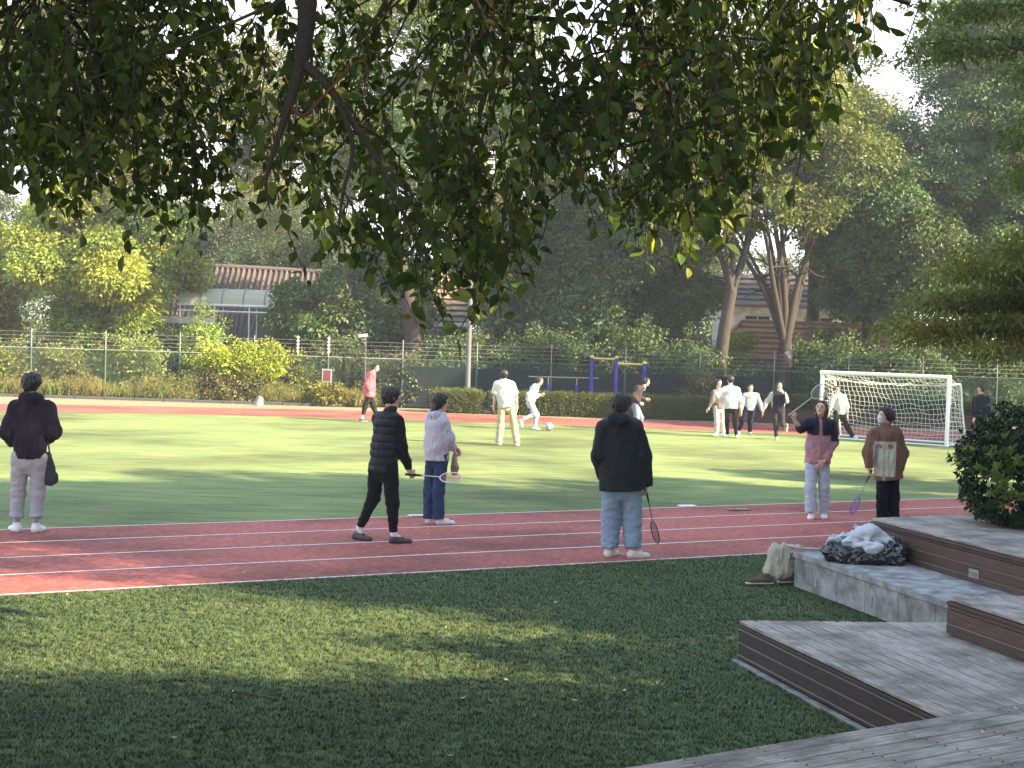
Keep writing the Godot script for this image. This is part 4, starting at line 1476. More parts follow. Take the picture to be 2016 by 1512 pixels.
func build_houses() -> void:
	rng.seed = 71
	# left house: grey brown ridged tiles
	var o := thing("tile_roof_house", "house with grey brown tile roof behind the arched canopy at left", "house", Vector3(-11.4, 0, -61.5))
	walls(o, -3.6, 3.9, -4.0, 0.3, 2.2, M.wall_grey)
	roof_slope(o, Vector3(-3.9, 5.15, -2.0), Vector3(4.3, 4.95, -2.0), Vector3(0, -3.0, 3.5), M.tile_grey, true, 11)
	roof_slope(o, Vector3(-3.9, 5.15, -2.0), Vector3(4.3, 4.95, -2.0), Vector3(0, -2.1, -2.5), M.tile_grey, true, 5)
	var b := MB.new()
	b.tube([Vector3(-3.95, 5.2, -2.0), Vector3(4.35, 5.0, -2.0)], [0.11], 8)
	part(o, "ridge", b.mesh(), tmat(lin(0.17, 0.14, 0.125), 0.9, M.fine, Vector3(1, 1, 1)))
	b = MB.new()
	b.prism(PackedVector2Array([Vector2(-3.58, -0.1), Vector2(-3.5, -0.1), Vector2(-3.5, -3.9), Vector2(-3.58, -3.9)]), 2.2, 2.9)
	part(o, "gable", b.mesh(), M.wall_grey)
	window(o, Vector3(-1.6, 1.3, 0.32), 1.2, 0.9)
	window(o, Vector3(1.2, 1.3, 0.32), 1.2, 0.9)
	# arched polycarbonate canopy on white posts
	var c := thing("arched_canopy", "pale arched polycarbonate canopy on white posts before the tile roof", "canopy", Vector3(-10.6, -0.12, -58.6))
	var len_ := 4.0
	for k in 5:
		b = MB.new()
		var x0 := -2.0 + len_ * k / 5.0
		var x1 := -2.0 + len_ * (k + 1) / 5.0 - 0.02
		for j in 8:
			var a0 := PI * j / 8.0
			var a1 := PI * (j + 1) / 8.0
			b.quad(Vector3(x0, 3.55 + sin(a0) * 0.62, cos(a0) * 0.85), Vector3(x1, 3.55 + sin(a0) * 0.62, cos(a0) * 0.85), Vector3(x1, 3.55 + sin(a1) * 0.62, cos(a1) * 0.85), Vector3(x0, 3.55 + sin(a1) * 0.62, cos(a1) * 0.85), Vector3(0, sin((a0 + a1) * 0.5), cos((a0 + a1) * 0.5)))
		part(c, "roof_panel", b.mesh(), M.polycarb)
	for k in 6:
		b = MB.new()
		var pts := []
		for j in 13:
			var an := PI * j / 12.0
			pts.append(Vector3(-2.0 + len_ * k / 5.0, 3.56 + sin(an) * 0.63, cos(an) * 0.86))
		b.tube(pts, [0.03], 5)
		part(c, "arch_rib", b.mesh(), M.galv)
	for z in [-0.86, 0.86]:
		b = MB.new()
		b.tube([Vector3(-2.05, 3.53, z), Vector3(2.05, 3.53, z)], [0.045], 6)
		part(c, "eaves_beam", b.mesh(), M.white)
		b = MB.new()
		b.tube([Vector3(-2.05, 3.30, z), Vector3(2.05, 3.30, z)], [0.03], 6)
		part(c, "tie_beam", b.mesh(), M.white)
		for k in 4:
			b = MB.new()
			b.tube([Vector3(-1.95 + 1.3 * k, 0, z), Vector3(-1.95 + 1.3 * k, 3.53, z)], [0.026], 6)
			part(c, "post", b.mesh(), M.white)
	# low shed with a pale rounded awning
	var s := thing("lean_to_shed", "low shed with a pale curved awning below the tile roof", "shed", Vector3(-12.2, 0, -57.6))
	walls(s, -1.0, 1.0, -1.2, 0.0, 2.6, M.wall_grey)
	b = MB.new()
	for j in 5:
		var a0 := PI * 0.5 * j / 5.0
		var a1 := PI * 0.5 * (j + 1) / 5.0
		b.quad(Vector3(-1.1, 2.68 + cos(a0) * 0.26, sin(a0) * 0.9 - 0.3), Vector3(1.1, 2.68 + cos(a0) * 0.26, sin(a0) * 0.9 - 0.3), Vector3(1.1, 2.68 + cos(a1) * 0.26, sin(a1) * 0.9 - 0.3), Vector3(-1.1, 2.68 + cos(a1) * 0.26, sin(a1) * 0.9 - 0.3), Vector3(0, cos(a0), sin(a0)))
	part(s, "awning", b.mesh(), M.polycarb)
	# house in the middle: tan tiles, white gutters
	o = thing("tile_roof_house", "house with tan tile roof and white eaves left of the lamp pole", "house", Vector3(-3.0, 0, -63))
	walls(o, -4.5, 1.2, -4.0, 0.0, 3.0, M.white_rough)
	roof_slope(o, Vector3(-4.9, 5.2, -2.0), Vector3(1.3, 5.2, -2.0), Vector3(0, -2.1, 2.4), M.tile_tan, false, 9)
	roof_slope(o, Vector3(-4.9, 5.2, -2.0), Vector3(1.3, 5.2, -2.0), Vector3(0, -2.1, -2.4), M.tile_tan, false, 5)
	b = MB.new()
	b.cbox(Vector3(-1.8, 3.0, 0.52), Vector3(6.3, 0.16, 0.14), 0.02)
	part(o, "gutter", b.mesh(), M.white)
	b = MB.new()
	b.cbox(Vector3(-1.8, 2.78, 0.12), Vector3(6.0, 0.1, 0.2), 0.02)
	part(o, "string_course", b.mesh(), M.white)
	roof_slope(o, Vector3(-1.5, 2.6, 0.2), Vector3(1.2, 2.6, 0.2), Vector3(0, -0.75, 1.1), M.tile_tan, false, 4)
	window(o, Vector3(-3.2, 1.9, 0.02), 1.1, 1.1)
	# right house: orange tiles in wide courses, hipped at its left end
	o = thing("tile_roof_house", "house with orange tile roof behind the V-shaped trunk", "house", Vector3(9.6, 0, -60))
	walls(o, -1.6, 4.8, -4.0, 0.0, 1.95, M.white_rough)
	roof_slope(o, Vector3(-0.5, 3.45, -1.6), Vector3(5.2, 3.45, -1.6), Vector3(0, -1.45, 2.0), M.tile_orange, false, 7)
	roof_slope(o, Vector3(-0.5, 3.45, -1.6), Vector3(5.2, 3.45, -1.6), Vector3(0, -1.45, -2.0), M.tile_orange, false, 4)
	b = MB.new()
	var ra := Vector3(-0.5, 3.44, -1.6)
	var k0 := b.vert(ra, Vector3(-0.5, 0.8, 0))
	b.vert(Vector3(-1.95, 1.99, 0.4), Vector3(-0.5, 0.8, 0))
	b.vert(Vector3(-1.95, 1.99, -3.6), Vector3(-0.5, 0.8, 0))
	b.tri(k0, k0 + 1, k0 + 2)
	part(o, "hip_slope", b.mesh(), M.tile_orange[0])
	for k in 7:
		# short courses of the front left corner that run out along the hip
		var t0 := k / 7.0
		var t1 := (k + 1.1) / 7.0
		b = MB.new()
		var nr := Vector3(0, 2.0, 1.45).normalized()
		b.quad(ra + Vector3(-1.45 * t0, -1.45 * t0, 2.0 * t0) + nr * 0.02, ra + Vector3(0, -1.45 * t0, 2.0 * t0) + nr * 0.02, ra + Vector3(0, -1.45 * t1, 2.0 * t1) + nr * 0.06, ra + Vector3(-1.45 * t1, -1.45 * t1, 2.0 * t1) + nr * 0.06, nr)
		part(o, "tile_course", b.mesh(), M.tile_orange[k % 3])
	b = MB.new()
	b.tube([Vector3(-0.5, 3.5, -1.6), Vector3(5.2, 3.5, -1.6)], [0.09], 6)
	part(o, "ridge", b.mesh(), M.tile_orange[1])
	b = MB.new()
	b.tube([Vector3(-0.5, 3.5, -1.6), Vector3(-1.98, 2.04, 0.42)], [0.08], 6)
	part(o, "hip_ridge", b.mesh(), M.tile_orange[1])
	# pale houses farther back
	for q in [["white_house", "white walled house with grey roof far behind the orange roof", 13.2, -74.0, 6.0, 4.6], ["white_house", "white walled house half hidden behind the trees left of centre", -6.5, -76.0, 8.0, 4.0]]:
		o = thing(q[0], q[1], "house", Vector3(q[2], 0, q[3]))
		var hw: float = q[4] * 0.5
		walls(o, -hw, hw, -5.0, 0.0, q[5], M.white_rough)
		roof_slope(o, Vector3(-hw - 0.3, q[5] + 1.5, -2.5), Vector3(hw + 0.3, q[5] + 1.5, -2.5), Vector3(0, -1.6, 2.9), M.tile_grey, false, 6)
		roof_slope(o, Vector3(-hw - 0.3, q[5] + 1.5, -2.5), Vector3(hw + 0.3, q[5] + 1.5, -2.5), Vector3(0, -1.6, -2.9), M.tile_grey, false, 4)
		window(o, Vector3(-hw * 0.5, q[5] - 1.2, 0.02), 1.2, 1.2)
		window(o, Vector3(hw * 0.5, q[5] - 1.2, 0.02), 1.2, 1.2)


func build_equipment() -> void:
	# tall lamp pole with stacked floodlights
	var o := thing("lamp_pole", "tall grey floodlight pole rising behind the field centre", "lamp pole", Vector3(-1.47, 0, -51.0))
	var b := MB.new()
	b.tube([Vector3.ZERO, Vector3(0, 3, 0), Vector3(0.02, 6, 0), Vector3(0.02, 9.2, 0)], [0.09, 0.08, 0.07, 0.055], 12)
	part(o, "pole", b.mesh(), M.pole)
	b = MB.new()
	b.tube([Vector3(0, 0, 0), Vector3(0, 0.05, 0)], [0.2, 0.2], 12)
	part(o, "base_flange", b.mesh(), M.galv)
	b = MB.new()
	b.box(Vector3(0.3, 8.25, 0), Vector3(0.6, 0.08, 0.08))
	part(o, "arm", b.mesh(), M.galv)
	for k in 3:
		b = MB.new()
		b.cbox(Vector3(0.42, 7.86 + k * 0.32, 0.14), Vector3(0.5, 0.22, 0.16), 0.02, Basis(Vector3.RIGHT, 0.5))
		var f := part(o, "floodlight", b.mesh(), M.white)
		b = MB.new()
		b.box(Vector3(0.42, 7.82 + k * 0.32, 0.215), Vector3(0.42, 0.15, 0.01), Basis(Vector3.RIGHT, 0.5))
		part(f, "lens", b.mesh(), M.dark_glass)
	# pull-up bars: three blue posts, two yellow bars
	o = thing("pull_up_bars", "blue pull-up frame with two yellow bars behind the hedge", "exercise bars", Vector3(2.65, 0, -51.4))
	for q in [[0.0, 1.93], [0.82, 1.93], [1.76, 1.78]]:
		b = MB.new()
		b.tube([Vector3(q[0], 0, 0), Vector3(q[0], q[1], 0)], [0.062], 10)
		part(o, "post", b.mesh(), M.blue)
		b = MB.new()
		b.tube([Vector3(q[0], q[1], 0), Vector3(q[0], q[1] + 0.05, 0), Vector3(q[0], q[1] + 0.09, 0)], [0.075, 0.07, 0.02], 10)
		part(o, "post_cap", b.mesh(), M.yellow)
	for q in [[0.05, 0.78, 1.90], [0.87, 1.72, 1.75]]:
		b = MB.new()
		b.tube([Vector3(q[0], q[2], 0), Vector3(q[1], q[2], 0)], [0.03], 8)
		part(o, "bar", b.mesh(), M.yellow)
	# low balance bar to its left
	o = thing("push_up_rail", "low pale rail on blue posts left of the pull-up frame", "exercise bars", Vector3(0.55, 0, -51.5))
	b = MB.new()
	b.tube([Vector3(0, 1.22, 0), Vector3(2.35, 1.24, 0)], [0.024], 8)
	part(o, "rail", b.mesh(), tmat(lin(0.4, 0.38, 0.22), 0.5, M.fine, Vector3(1, 1, 1)))
	for x in [0.66, 1.62]:
		b = MB.new()
		b.tube([Vector3(x, 0, 0), Vector3(x, 1.0, 0)], [0.055], 8)
		part(o, "post", b.mesh(), M.blue)
		b = MB.new()
		b.tube([Vector3(x, 1.0, 0), Vector3(x, 1.22, 0)], [0.022], 8)
		part(o, "bracket", b.mesh(), M.galv)


func net_panel(b: MB, a: Vector3, c: Vector3, d: Vector3, e: Vector3, nu: int, nv: int, sag: Vector3, r: float) -> void:
	# cords over the patch a-c (top), e-d (bottom), hanging a little slack
	var grid := []
	for j in nv + 1:
		var row := []
		for i in nu + 1:
			var u := float(i) / nu
			var v := float(j) / nv
			var p := a.lerp(c, u).lerp(e.lerp(d, u), v)
			var w := sin(PI * u) * sin(PI * v)
			p += sag * (w + 0.5 * folds.get_noise_2d(u * 3.0 + a.x, v * 3.0) * sqrt(absf(w))) + Vector3(0.05, 0.05, 0) * folds.get_noise_2d(u * 6.0 + 9.0, v * 6.0) * sqrt(absf(w))
			row.append(p)
		grid.append(row)
	for j in nv + 1:
		b.tube(grid[j], [r], 4)
	for i in nu + 1:
		var colm := []
		for j in nv + 1:
			colm.append(grid[j][i])
		b.tube(colm, [r], 4)


func build_goal() -> void:
	var L := Vector3(8.51, 0, -42.2)
	var R := Vector3(11.3, 0, -39.75)
	var o := thing("football_goal", "white framed football goal with net at the right of the field", "goal", L)
	var g := R - L
	var back := Vector3(0.66, 0, -0.75)
	var H := 1.79
	var b := MB.new()
	for p in [Vector3.ZERO, g]:
		b = MB.new()
		b.tube([p, p + Vector3(0, H, 0)], [0.052], 10)
		part(o, "post", b.mesh(), M.white)
	b = MB.new()
	b.tube([Vector3(0, H, 0) - g.normalized() * 0.05, g + Vector3(0, H, 0) + g.normalized() * 0.05], [0.054], 10)
	part(o, "crossbar", b.mesh(), M.white)
	for p in [Vector3.ZERO, g]:
		b = MB.new()
		var pts := curve([p + Vector3(0, H - 0.2, 0), p + back * 0.55 + Vector3(0, H - 0.18, 0), p + back * 0.72 + Vector3(0, H - 0.26, 0), p + back * 0.86 + Vector3(0, 0.9, 0), p + back * 1.15 + Vector3(0, 0.03, 0)], 4)
		b.tube(pts, [0.026], 7)
		part(o, "side_frame", b.mesh(), M.white)
		b = MB.new()
		b.tube([p + Vector3(0, 0.03, 0), p + back * 1.15 + Vector3(0, 0.03, 0)], [0.026], 7)
		part(o, "ground_bar", b.mesh(), M.white)
	b = MB.new()
	b.tube([back * 1.15 + Vector3(0, 0.03, 0), g + back * 1.15 + Vector3(0, 0.03, 0)], [0.026], 7)
	part(o, "ground_bar", b.mesh(), M.white)
	b = MB.new()
	b.tube([Vector3(0, 0.012, 0), g + Vector3(0, 0.012, 0)], [0.02], 6)
	part(o, "goal_line_bar", b.mesh(), M.white)
	b = MB.new()
	var up := Vector3(0, H, 0)
	var t1 := back * 0.72 + Vector3(0, H - 0.24, 0)
	var b1 := back * 1.15 + Vector3(0, 0.04, 0)
	net_panel(b, up, g + up, g + t1, t1, 30, 6, Vector3(0, -0.14, 0), 0.0065)
	net_panel(b, t1, g + t1, g + b1, b1, 30, 13, Vector3(0.12, -0.1, 0.22), 0.0065)
	for p in [Vector3.ZERO, g]:
		net_panel(b, p + up, p + t1, p + b1, p + Vector3(0, 0.04, 0), 7, 14, Vector3(0.05, 0, 0.05), 0.006)
	var net := part(o, "net", b.mesh(), mat(lin(0.62, 0.66, 0.60), 0.8))
	net.set_meta("label", "sagging white cord net")
const POSES := {
	"hoodie": {"at": Vector3(-5.47, 0, -17.36), "hd": Vector3(0.05, 1.67, 0), "nk": Vector3(0.06, 1.55, 0.01), "sa": Vector3(-0.13, 1.4, 0), "sb": Vector3(0.23, 1.41, 0), "ea": Vector3(-0.22, 1.13, 0.02), "eb": Vector3(0.31, 1.15, 0.02), "wa": Vector3(-0.2, 0.99, -0.16), "wb": Vector3(0.18, 1.03, -0.16), "ha": Vector3(-0.15, 0.95, -0.22), "hb": Vector3(0.11, 0.99, -0.22), "pa": Vector3(-0.07, 0.75, 0), "pb": Vector3(0.14, 0.75, 0), "ka": Vector3(-0.09, 0.43, -0.02), "kb": Vector3(0.13, 0.43, -0.02), "fa": Vector3(-0.09, 0.12, 0.02), "fb": Vector3(0.13, 0.13, 0.02), "la": Vector3(-0.05, 0.01, 0.07), "ta": Vector3(-0.2, -0.02, -0.14), "lb": Vector3(0.13, 0.02, 0.07), "tb": Vector3(0.16, -0.01, -0.14)},
	"vest": {"at": Vector3(-1.4, 0, -17.42), "hd": Vector3(0.04, 1.64, -0.02), "nk": Vector3(0.04, 1.52, 0), "sa": Vector3(-0.11, 1.4, -0.09), "sb": Vector3(0.12, 1.38, 0.08), "ea": Vector3(-0.07, 1.11, -0.22), "eb": Vector3(0.18, 1.09, 0.1), "wa": Vector3(0.15, 0.95, -0.3), "wb": Vector3(0.26, 0.84, 0.04), "ha": Vector3(0.21, 0.93, -0.3), "hb": Vector3(0.32, 0.77, 0.02), "pa": Vector3(-0.11, 0.78, -0.07), "pb": Vector3(0.04, 0.79, 0.06), "ka": Vector3(-0.14, 0.49, -0.1), "kb": Vector3(0.09, 0.46, 0.06), "fa": Vector3(-0.3, 0.13, -0.16), "fb": Vector3(0.11, 0.1, 0.06), "la": Vector3(-0.36, 0.04, -0.19), "ta": Vector3(-0.24, -0.01, -0.12), "lb": Vector3(0.08, -0, 0.06), "tb": Vector3(0.29, -0.01, 0)},
	"woman": {"at": Vector3(-0.9, 0, -19.32), "hd": Vector3(0.01, 1.53, 0), "nk": Vector3(-0.01, 1.41, 0.01), "sa": Vector3(-0.12, 1.29, -0.09), "sb": Vector3(0.06, 1.28, 0.08), "ea": Vector3(0.02, 1.05, -0.2), "eb": Vector3(0.14, 1.09, 0.06), "wa": Vector3(0.2, 0.97, -0.14), "wb": Vector3(0.19, 0.94, -0.04), "ha": Vector3(0.24, 0.93, -0.14), "hb": Vector3(0.22, 0.9, -0.08), "pa": Vector3(-0.08, 0.77, -0.05), "pb": Vector3(0.05, 0.78, 0.05), "ka": Vector3(-0.1, 0.4, -0.05), "kb": Vector3(0.02, 0.42, 0.05), "fa": Vector3(-0.1, 0.06, -0.05), "fb": Vector3(0.03, 0.07, 0.05), "la": Vector3(-0.12, -0.01, -0.05), "ta": Vector3(0.01, -0.01, -0.08), "lb": Vector3(0.02, 0, 0.05), "tb": Vector3(0.16, -0, 0)},
	"jacket": {"at": Vector3(1.3, 0, -16.82), "hd": Vector3(-0.09, 1.66, 0), "nk": Vector3(-0.11, 1.54, 0.02), "sa": Vector3(-0.27, 1.4, 0.01), "sb": Vector3(0.06, 1.42, 0), "ea": Vector3(-0.31, 1.11, 0), "eb": Vector3(0.16, 1.12, 0.02), "wa": Vector3(-0.25, 0.86, -0.14), "wb": Vector3(0.2, 0.8, 0), "ha": Vector3(-0.19, 0.81, -0.2), "hb": Vector3(0.21, 0.72, -0.03), "pa": Vector3(-0.17, 0.71, 0), "pb": Vector3(0.05, 0.73, 0), "ka": Vector3(-0.17, 0.4, -0.03), "kb": Vector3(0.07, 0.41, -0.02), "fa": Vector3(-0.17, 0.09, 0), "fb": Vector3(0.08, 0.1, 0.03), "la": Vector3(-0.2, 0.01, 0.05), "ta": Vector3(-0.08, -0.01, -0.14), "lb": Vector3(0.04, 0.01, 0.07), "tb": Vector3(0.24, 0.01, -0.01)},
	"girl": {"at": Vector3(4.33, 0, -21.45), "hd": Vector3(0, 1.52, 0), "nk": Vector3(0, 1.39, -0.01), "sa": Vector3(-0.17, 1.32, 0.02), "sb": Vector3(0.14, 1.31, 0), "ea": Vector3(-0.3, 1.26, 0.12), "eb": Vector3(0.19, 1.06, -0.02), "wa": Vector3(-0.4, 1.36, 0.2), "wb": Vector3(0.04, 0.81, 0.14), "ha": Vector3(-0.45, 1.45, 0.22), "hb": Vector3(-0.02, 0.75, 0.17), "pa": Vector3(-0.11, 0.74, 0), "pb": Vector3(0.06, 0.74, 0), "ka": Vector3(-0.13, 0.43, 0.1), "kb": Vector3(0.07, 0.43, 0.03), "fa": Vector3(-0.12, 0.09, 0.14), "fb": Vector3(0.09, 0.06, -0.02), "la": Vector3(-0.1, 0.02, 0.1), "ta": Vector3(-0.16, 0.04, 0.3), "lb": Vector3(0.1, 0, -0.05), "tb": Vector3(0.07, 0.01, 0.16)},
	"brown": {"at": Vector3(5.15, 0, -20.77), "hd": Vector3(-0.09, 1.48, 0), "nk": Vector3(-0.08, 1.35, 0), "sa": Vector3(-0.24, 1.24, 0.07), "sb": Vector3(0.07, 1.25, -0.03), "ea": Vector3(-0.31, 1, 0.08), "eb": Vector3(0.17, 0.99, -0.05), "wa": Vector3(-0.31, 0.78, 0.12), "wb": Vector3(0.13, 0.77, 0.05), "ha": Vector3(-0.3, 0.7, 0.13), "hb": Vector3(0.08, 0.73, 0.1), "pa": Vector3(-0.1, 0.64, 0.03), "pb": Vector3(0.06, 0.64, -0.02), "ka": Vector3(-0.1, 0.38, 0.04), "kb": Vector3(0.07, 0.38, -0.02), "fa": Vector3(-0.08, 0.07, 0.03), "fb": Vector3(0.08, 0.07, -0.03), "la": Vector3(-0.05, 0.01, 0.04), "ta": Vector3(-0.21, 0.01, 0.12), "lb": Vector3(0.12, 0.01, -0.04), "tb": Vector3(-0.03, 0.01, 0.06)},
	"white5": {"at": Vector3(-0.05, 0, -34.75), "hd": Vector3(-0.14, 1.59, 0), "nk": Vector3(-0.14, 1.47, 0), "sa": Vector3(-0.29, 1.37, 0), "sb": Vector3(0.04, 1.38, 0), "ea": Vector3(-0.34, 1.09, 0), "eb": Vector3(0.16, 1.11, 0), "wa": Vector3(-0.35, 0.84, -0.04), "wb": Vector3(0.18, 0.86, -0.04), "ha": Vector3(-0.34, 0.75, -0.05), "hb": Vector3(0.18, 0.76, -0.05), "pa": Vector3(-0.16, 0.82, 0), "pb": Vector3(0.04, 0.83, 0), "ka": Vector3(-0.18, 0.42, -0.03), "kb": Vector3(0.13, 0.43, -0.03), "fa": Vector3(-0.21, 0.06, 0), "fb": Vector3(0.2, 0.06, 0), "la": Vector3(-0.19, 0.01, 0.05), "ta": Vector3(-0.23, -0.01, -0.17), "lb": Vector3(0.19, 0.01, 0.05), "tb": Vector3(0.23, -0, -0.17)},
	"runner": {"at": Vector3(0.59, 0, -41.5), "hd": Vector3(0.15, 1.32, 0), "nk": Vector3(0.1, 1.2, 0), "sa": Vector3(-0.02, 1.12, -0.1), "sb": Vector3(0.04, 1.12, 0.12), "ea": Vector3(0.07, 0.9, -0.2), "eb": Vector3(-0.14, 0.94, 0.2), "wa": Vector3(0.18, 0.93, -0.2), "wb": Vector3(-0.17, 0.8, 0.12), "ha": Vector3(0.25, 0.95, -0.2), "hb": Vector3(-0.12, 0.76, 0.1), "pa": Vector3(-0.08, 0.65, -0.08), "pb": Vector3(-0.07, 0.66, 0.08), "ka": Vector3(0.11, 0.4, -0.08), "kb": Vector3(0.04, 0.42, 0.1), "fa": Vector3(0.05, 0.07, -0.08), "fb": Vector3(-0.27, 0.27, 0.1), "la": Vector3(0, 0.01, -0.08), "ta": Vector3(0.19, 0, -0.08), "lb": Vector3(-0.37, 0.25, 0.1), "tb": Vector3(-0.31, 0.11, 0.1)},
	"brown8": {"at": Vector3(3.52, 0, -43.15), "hd": Vector3(0.25, 1.35, 0), "nk": Vector3(0.17, 1.2, 0), "sa": Vector3(0.01, 1.17, -0.1), "sb": Vector3(0.04, 1.15, 0.12), "ea": Vector3(0.07, 0.91, -0.2), "eb": Vector3(-0.11, 0.95, 0.2), "wa": Vector3(0.27, 0.86, -0.22), "wb": Vector3(0.08, 0.76, 0.15), "ha": Vector3(0.36, 0.86, -0.22), "hb": Vector3(0.16, 0.74, 0.13), "pa": Vector3(-0.04, 0.62, -0.08), "pb": Vector3(-0.04, 0.62, 0.08), "ka": Vector3(0.14, 0.34, -0.08), "kb": Vector3(0.01, 0.32, 0.08), "fa": Vector3(0.09, 0.07, -0.08), "fb": Vector3(-0.15, 0.11, 0.08), "la": Vector3(0.03, 0.01, -0.08), "ta": Vector3(0.23, 0, -0.08), "lb": Vector3(-0.24, 0.08, 0.08), "tb": Vector3(-0.09, 0, 0.08)},
	"gray9": {"at": Vector3(5.62, 0, -41.39), "hd": Vector3(-0.06, 1.41, 0), "nk": Vector3(-0.05, 1.26, 0), "sa": Vector3(-0.18, 1.16, 0.06), "sb": Vector3(0.09, 1.17, -0.06), "ea": Vector3(-0.23, 0.94, 0.1), "eb": Vector3(0.15, 0.95, -0.1), "wa": Vector3(-0.3, 0.76, 0.12), "wb": Vector3(0.15, 0.76, -0.05), "ha": Vector3(-0.34, 0.71, 0.13), "hb": Vector3(0.15, 0.67, -0.05), "pa": Vector3(-0.11, 0.71, 0.03), "pb": Vector3(0.05, 0.71, -0.03), "ka": Vector3(-0.07, 0.36, 0.05), "kb": Vector3(0.09, 0.36, -0.03), "fa": Vector3(-0.07, 0.07, 0.03), "fb": Vector3(0.12, 0.08, -0.05), "la": Vector3(-0.04, 0.01, 0), "ta": Vector3(-0.15, -0.01, 0.14), "lb": Vector3(0.12, 0.03, -0.08), "tb": Vector3(0.13, 0.01, 0.1)},
	"white10": {"at": Vector3(5.87, 0, -40.62), "hd": Vector3(-0.1, 1.52, -0.02), "nk": Vector3(-0.1, 1.37, 0), "sa": Vector3(-0.26, 1.27, 0), "sb": Vector3(0.09, 1.27, 0), "ea": Vector3(-0.44, 1.12, 0), "eb": Vector3(0.18, 0.97, 0.02), "wa": Vector3(-0.26, 0.93, -0.1), "wb": Vector3(0.19, 0.72, -0.02), "ha": Vector3(-0.19, 0.89, -0.12), "hb": Vector3(0.2, 0.62, -0.03), "pa": Vector3(-0.16, 0.75, 0), "pb": Vector3(0.04, 0.75, 0), "ka": Vector3(-0.15, 0.4, -0.05), "kb": Vector3(0.04, 0.41, 0.03), "fa": Vector3(-0.12, 0.06, -0.05), "fb": Vector3(0.11, 0.06, 0.08), "la": Vector3(-0.12, -0, 0), "ta": Vector3(-0.11, -0, -0.2), "lb": Vector3(0.12, -0, 0.13), "tb": Vector3(0.11, -0.02, -0.1)},
	"gray11": {"at": Vector3(6.54, 0, -42.58), "hd": Vector3(0.07, 1.28, 0), "nk": Vector3(0.08, 1.14, 0), "sa": Vector3(-0.09, 1.07, 0), "sb": Vector3(0.26, 1.08, 0), "ea": Vector3(-0.14, 0.86, 0.02), "eb": Vector3(0.35, 0.86, 0), "wa": Vector3(-0.17, 0.66, 0.06), "wb": Vector3(0.41, 0.65, 0.03), "ha": Vector3(-0.18, 0.58, 0.07), "hb": Vector3(0.43, 0.55, 0.04), "pa": Vector3(-0.02, 0.69, 0), "pb": Vector3(0.18, 0.7, 0), "ka": Vector3(-0.12, 0.37, 0.06), "kb": Vector3(0.09, 0.33, 0.03), "fa": Vector3(-0.2, 0.09, -0.1), "fb": Vector3(0.1, 0.06, 0), "la": Vector3(-0.17, 0.04, -0.14), "ta": Vector3(-0.25, 0.01, 0.1), "lb": Vector3(0.11, 0, -0.05), "tb": Vector3(0.1, -0, 0.17)},
	"vest12": {"at": Vector3(7, 0, -40.33), "hd": Vector3(0.01, 1.4, 0), "nk": Vector3(0, 1.27, 0), "sa": Vector3(-0.16, 1.18, 0), "sb": Vector3(0.16, 1.19, 0), "ea": Vector3(-0.3, 0.99, 0.02), "eb": Vector3(0.19, 1.03, 0.14), "wa": Vector3(-0.38, 0.8, 0.05), "wb": Vector3(0.07, 1.26, 0.2), "ha": Vector3(-0.41, 0.72, 0.06), "hb": Vector3(0.02, 1.35, 0.16), "pa": Vector3(-0.09, 0.72, 0), "pb": Vector3(0.11, 0.72, 0), "ka": Vector3(-0.04, 0.37, 0.03), "kb": Vector3(0.12, 0.4, 0.1), "fa": Vector3(-0.01, 0.08, -0.02), "fb": Vector3(0.27, 0.37, -0.22), "la": Vector3(0, 0.01, -0.06), "ta": Vector3(-0.02, -0, 0.16), "lb": Vector3(0.3, 0.41, -0.27), "tb": Vector3(0.3, 0.26, -0.3)},
	"keeper": {"at": Vector3(9.19, 0, -42.1), "hd": Vector3(-0.26, 1.33, 0), "nk": Vector3(-0.24, 1.19, 0), "sa": Vector3(-0.38, 1.12, 0.03), "sb": Vector3(-0.07, 1.13, -0.03), "ea": Vector3(-0.45, 0.87, 0.06), "eb": Vector3(0.01, 0.88, 0), "wa": Vector3(-0.51, 0.67, 0.12), "wb": Vector3(0.02, 0.6, 0.05), "ha": Vector3(-0.53, 0.58, 0.14), "hb": Vector3(0.02, 0.49, 0.07), "pa": Vector3(-0.28, 0.62, 0.02), "pb": Vector3(-0.11, 0.62, -0.02), "ka": Vector3(-0.29, 0.32, 0.1), "kb": Vector3(0.01, 0.33, 0.08), "fa": Vector3(-0.24, 0.07, 0.05), "fb": Vector3(0.2, 0.06, 0), "la": Vector3(-0.21, 0.01, 0), "ta": Vector3(-0.33, 0, 0.17), "lb": Vector3(0.2, 0.02, -0.05), "tb": Vector3(0.29, 0, 0.12)},
	"right16": {"at": Vector3(13.66, 0, -44.63), "hd": Vector3(-0.05, 1.4, 0), "nk": Vector3(-0.03, 1.24, 0), "sa": Vector3(-0.22, 1.13, 0.08), "sb": Vector3(0.17, 1.14, -0.06), "ea": Vector3(-0.23, 0.84, 0.08), "eb": Vector3(0.22, 0.85, -0.06), "wa": Vector3(-0.24, 0.59, 0.14), "wb": Vector3(0.19, 0.57, 0.02), "ha": Vector3(-0.27, 0.49, 0.15), "hb": Vector3(0.18, 0.47, 0.03), "pa": Vector3(-0.09, 0.56, 0.03), "pb": Vector3(0.09, 0.56, -0.03), "ka": Vector3(-0.1, 0.28, 0.05), "kb": Vector3(0.09, 0.28, -0.03), "fa": Vector3(-0.08, 0.06, 0.03), "fb": Vector3(0.1, 0.06, -0.04), "la": Vector3(-0.05, 0.01, 0.02), "ta": Vector3(-0.24, -0, 0.1), "lb": Vector3(0.14, 0.02, -0.06), "tb": Vector3(-0.04, -0, 0.02)},
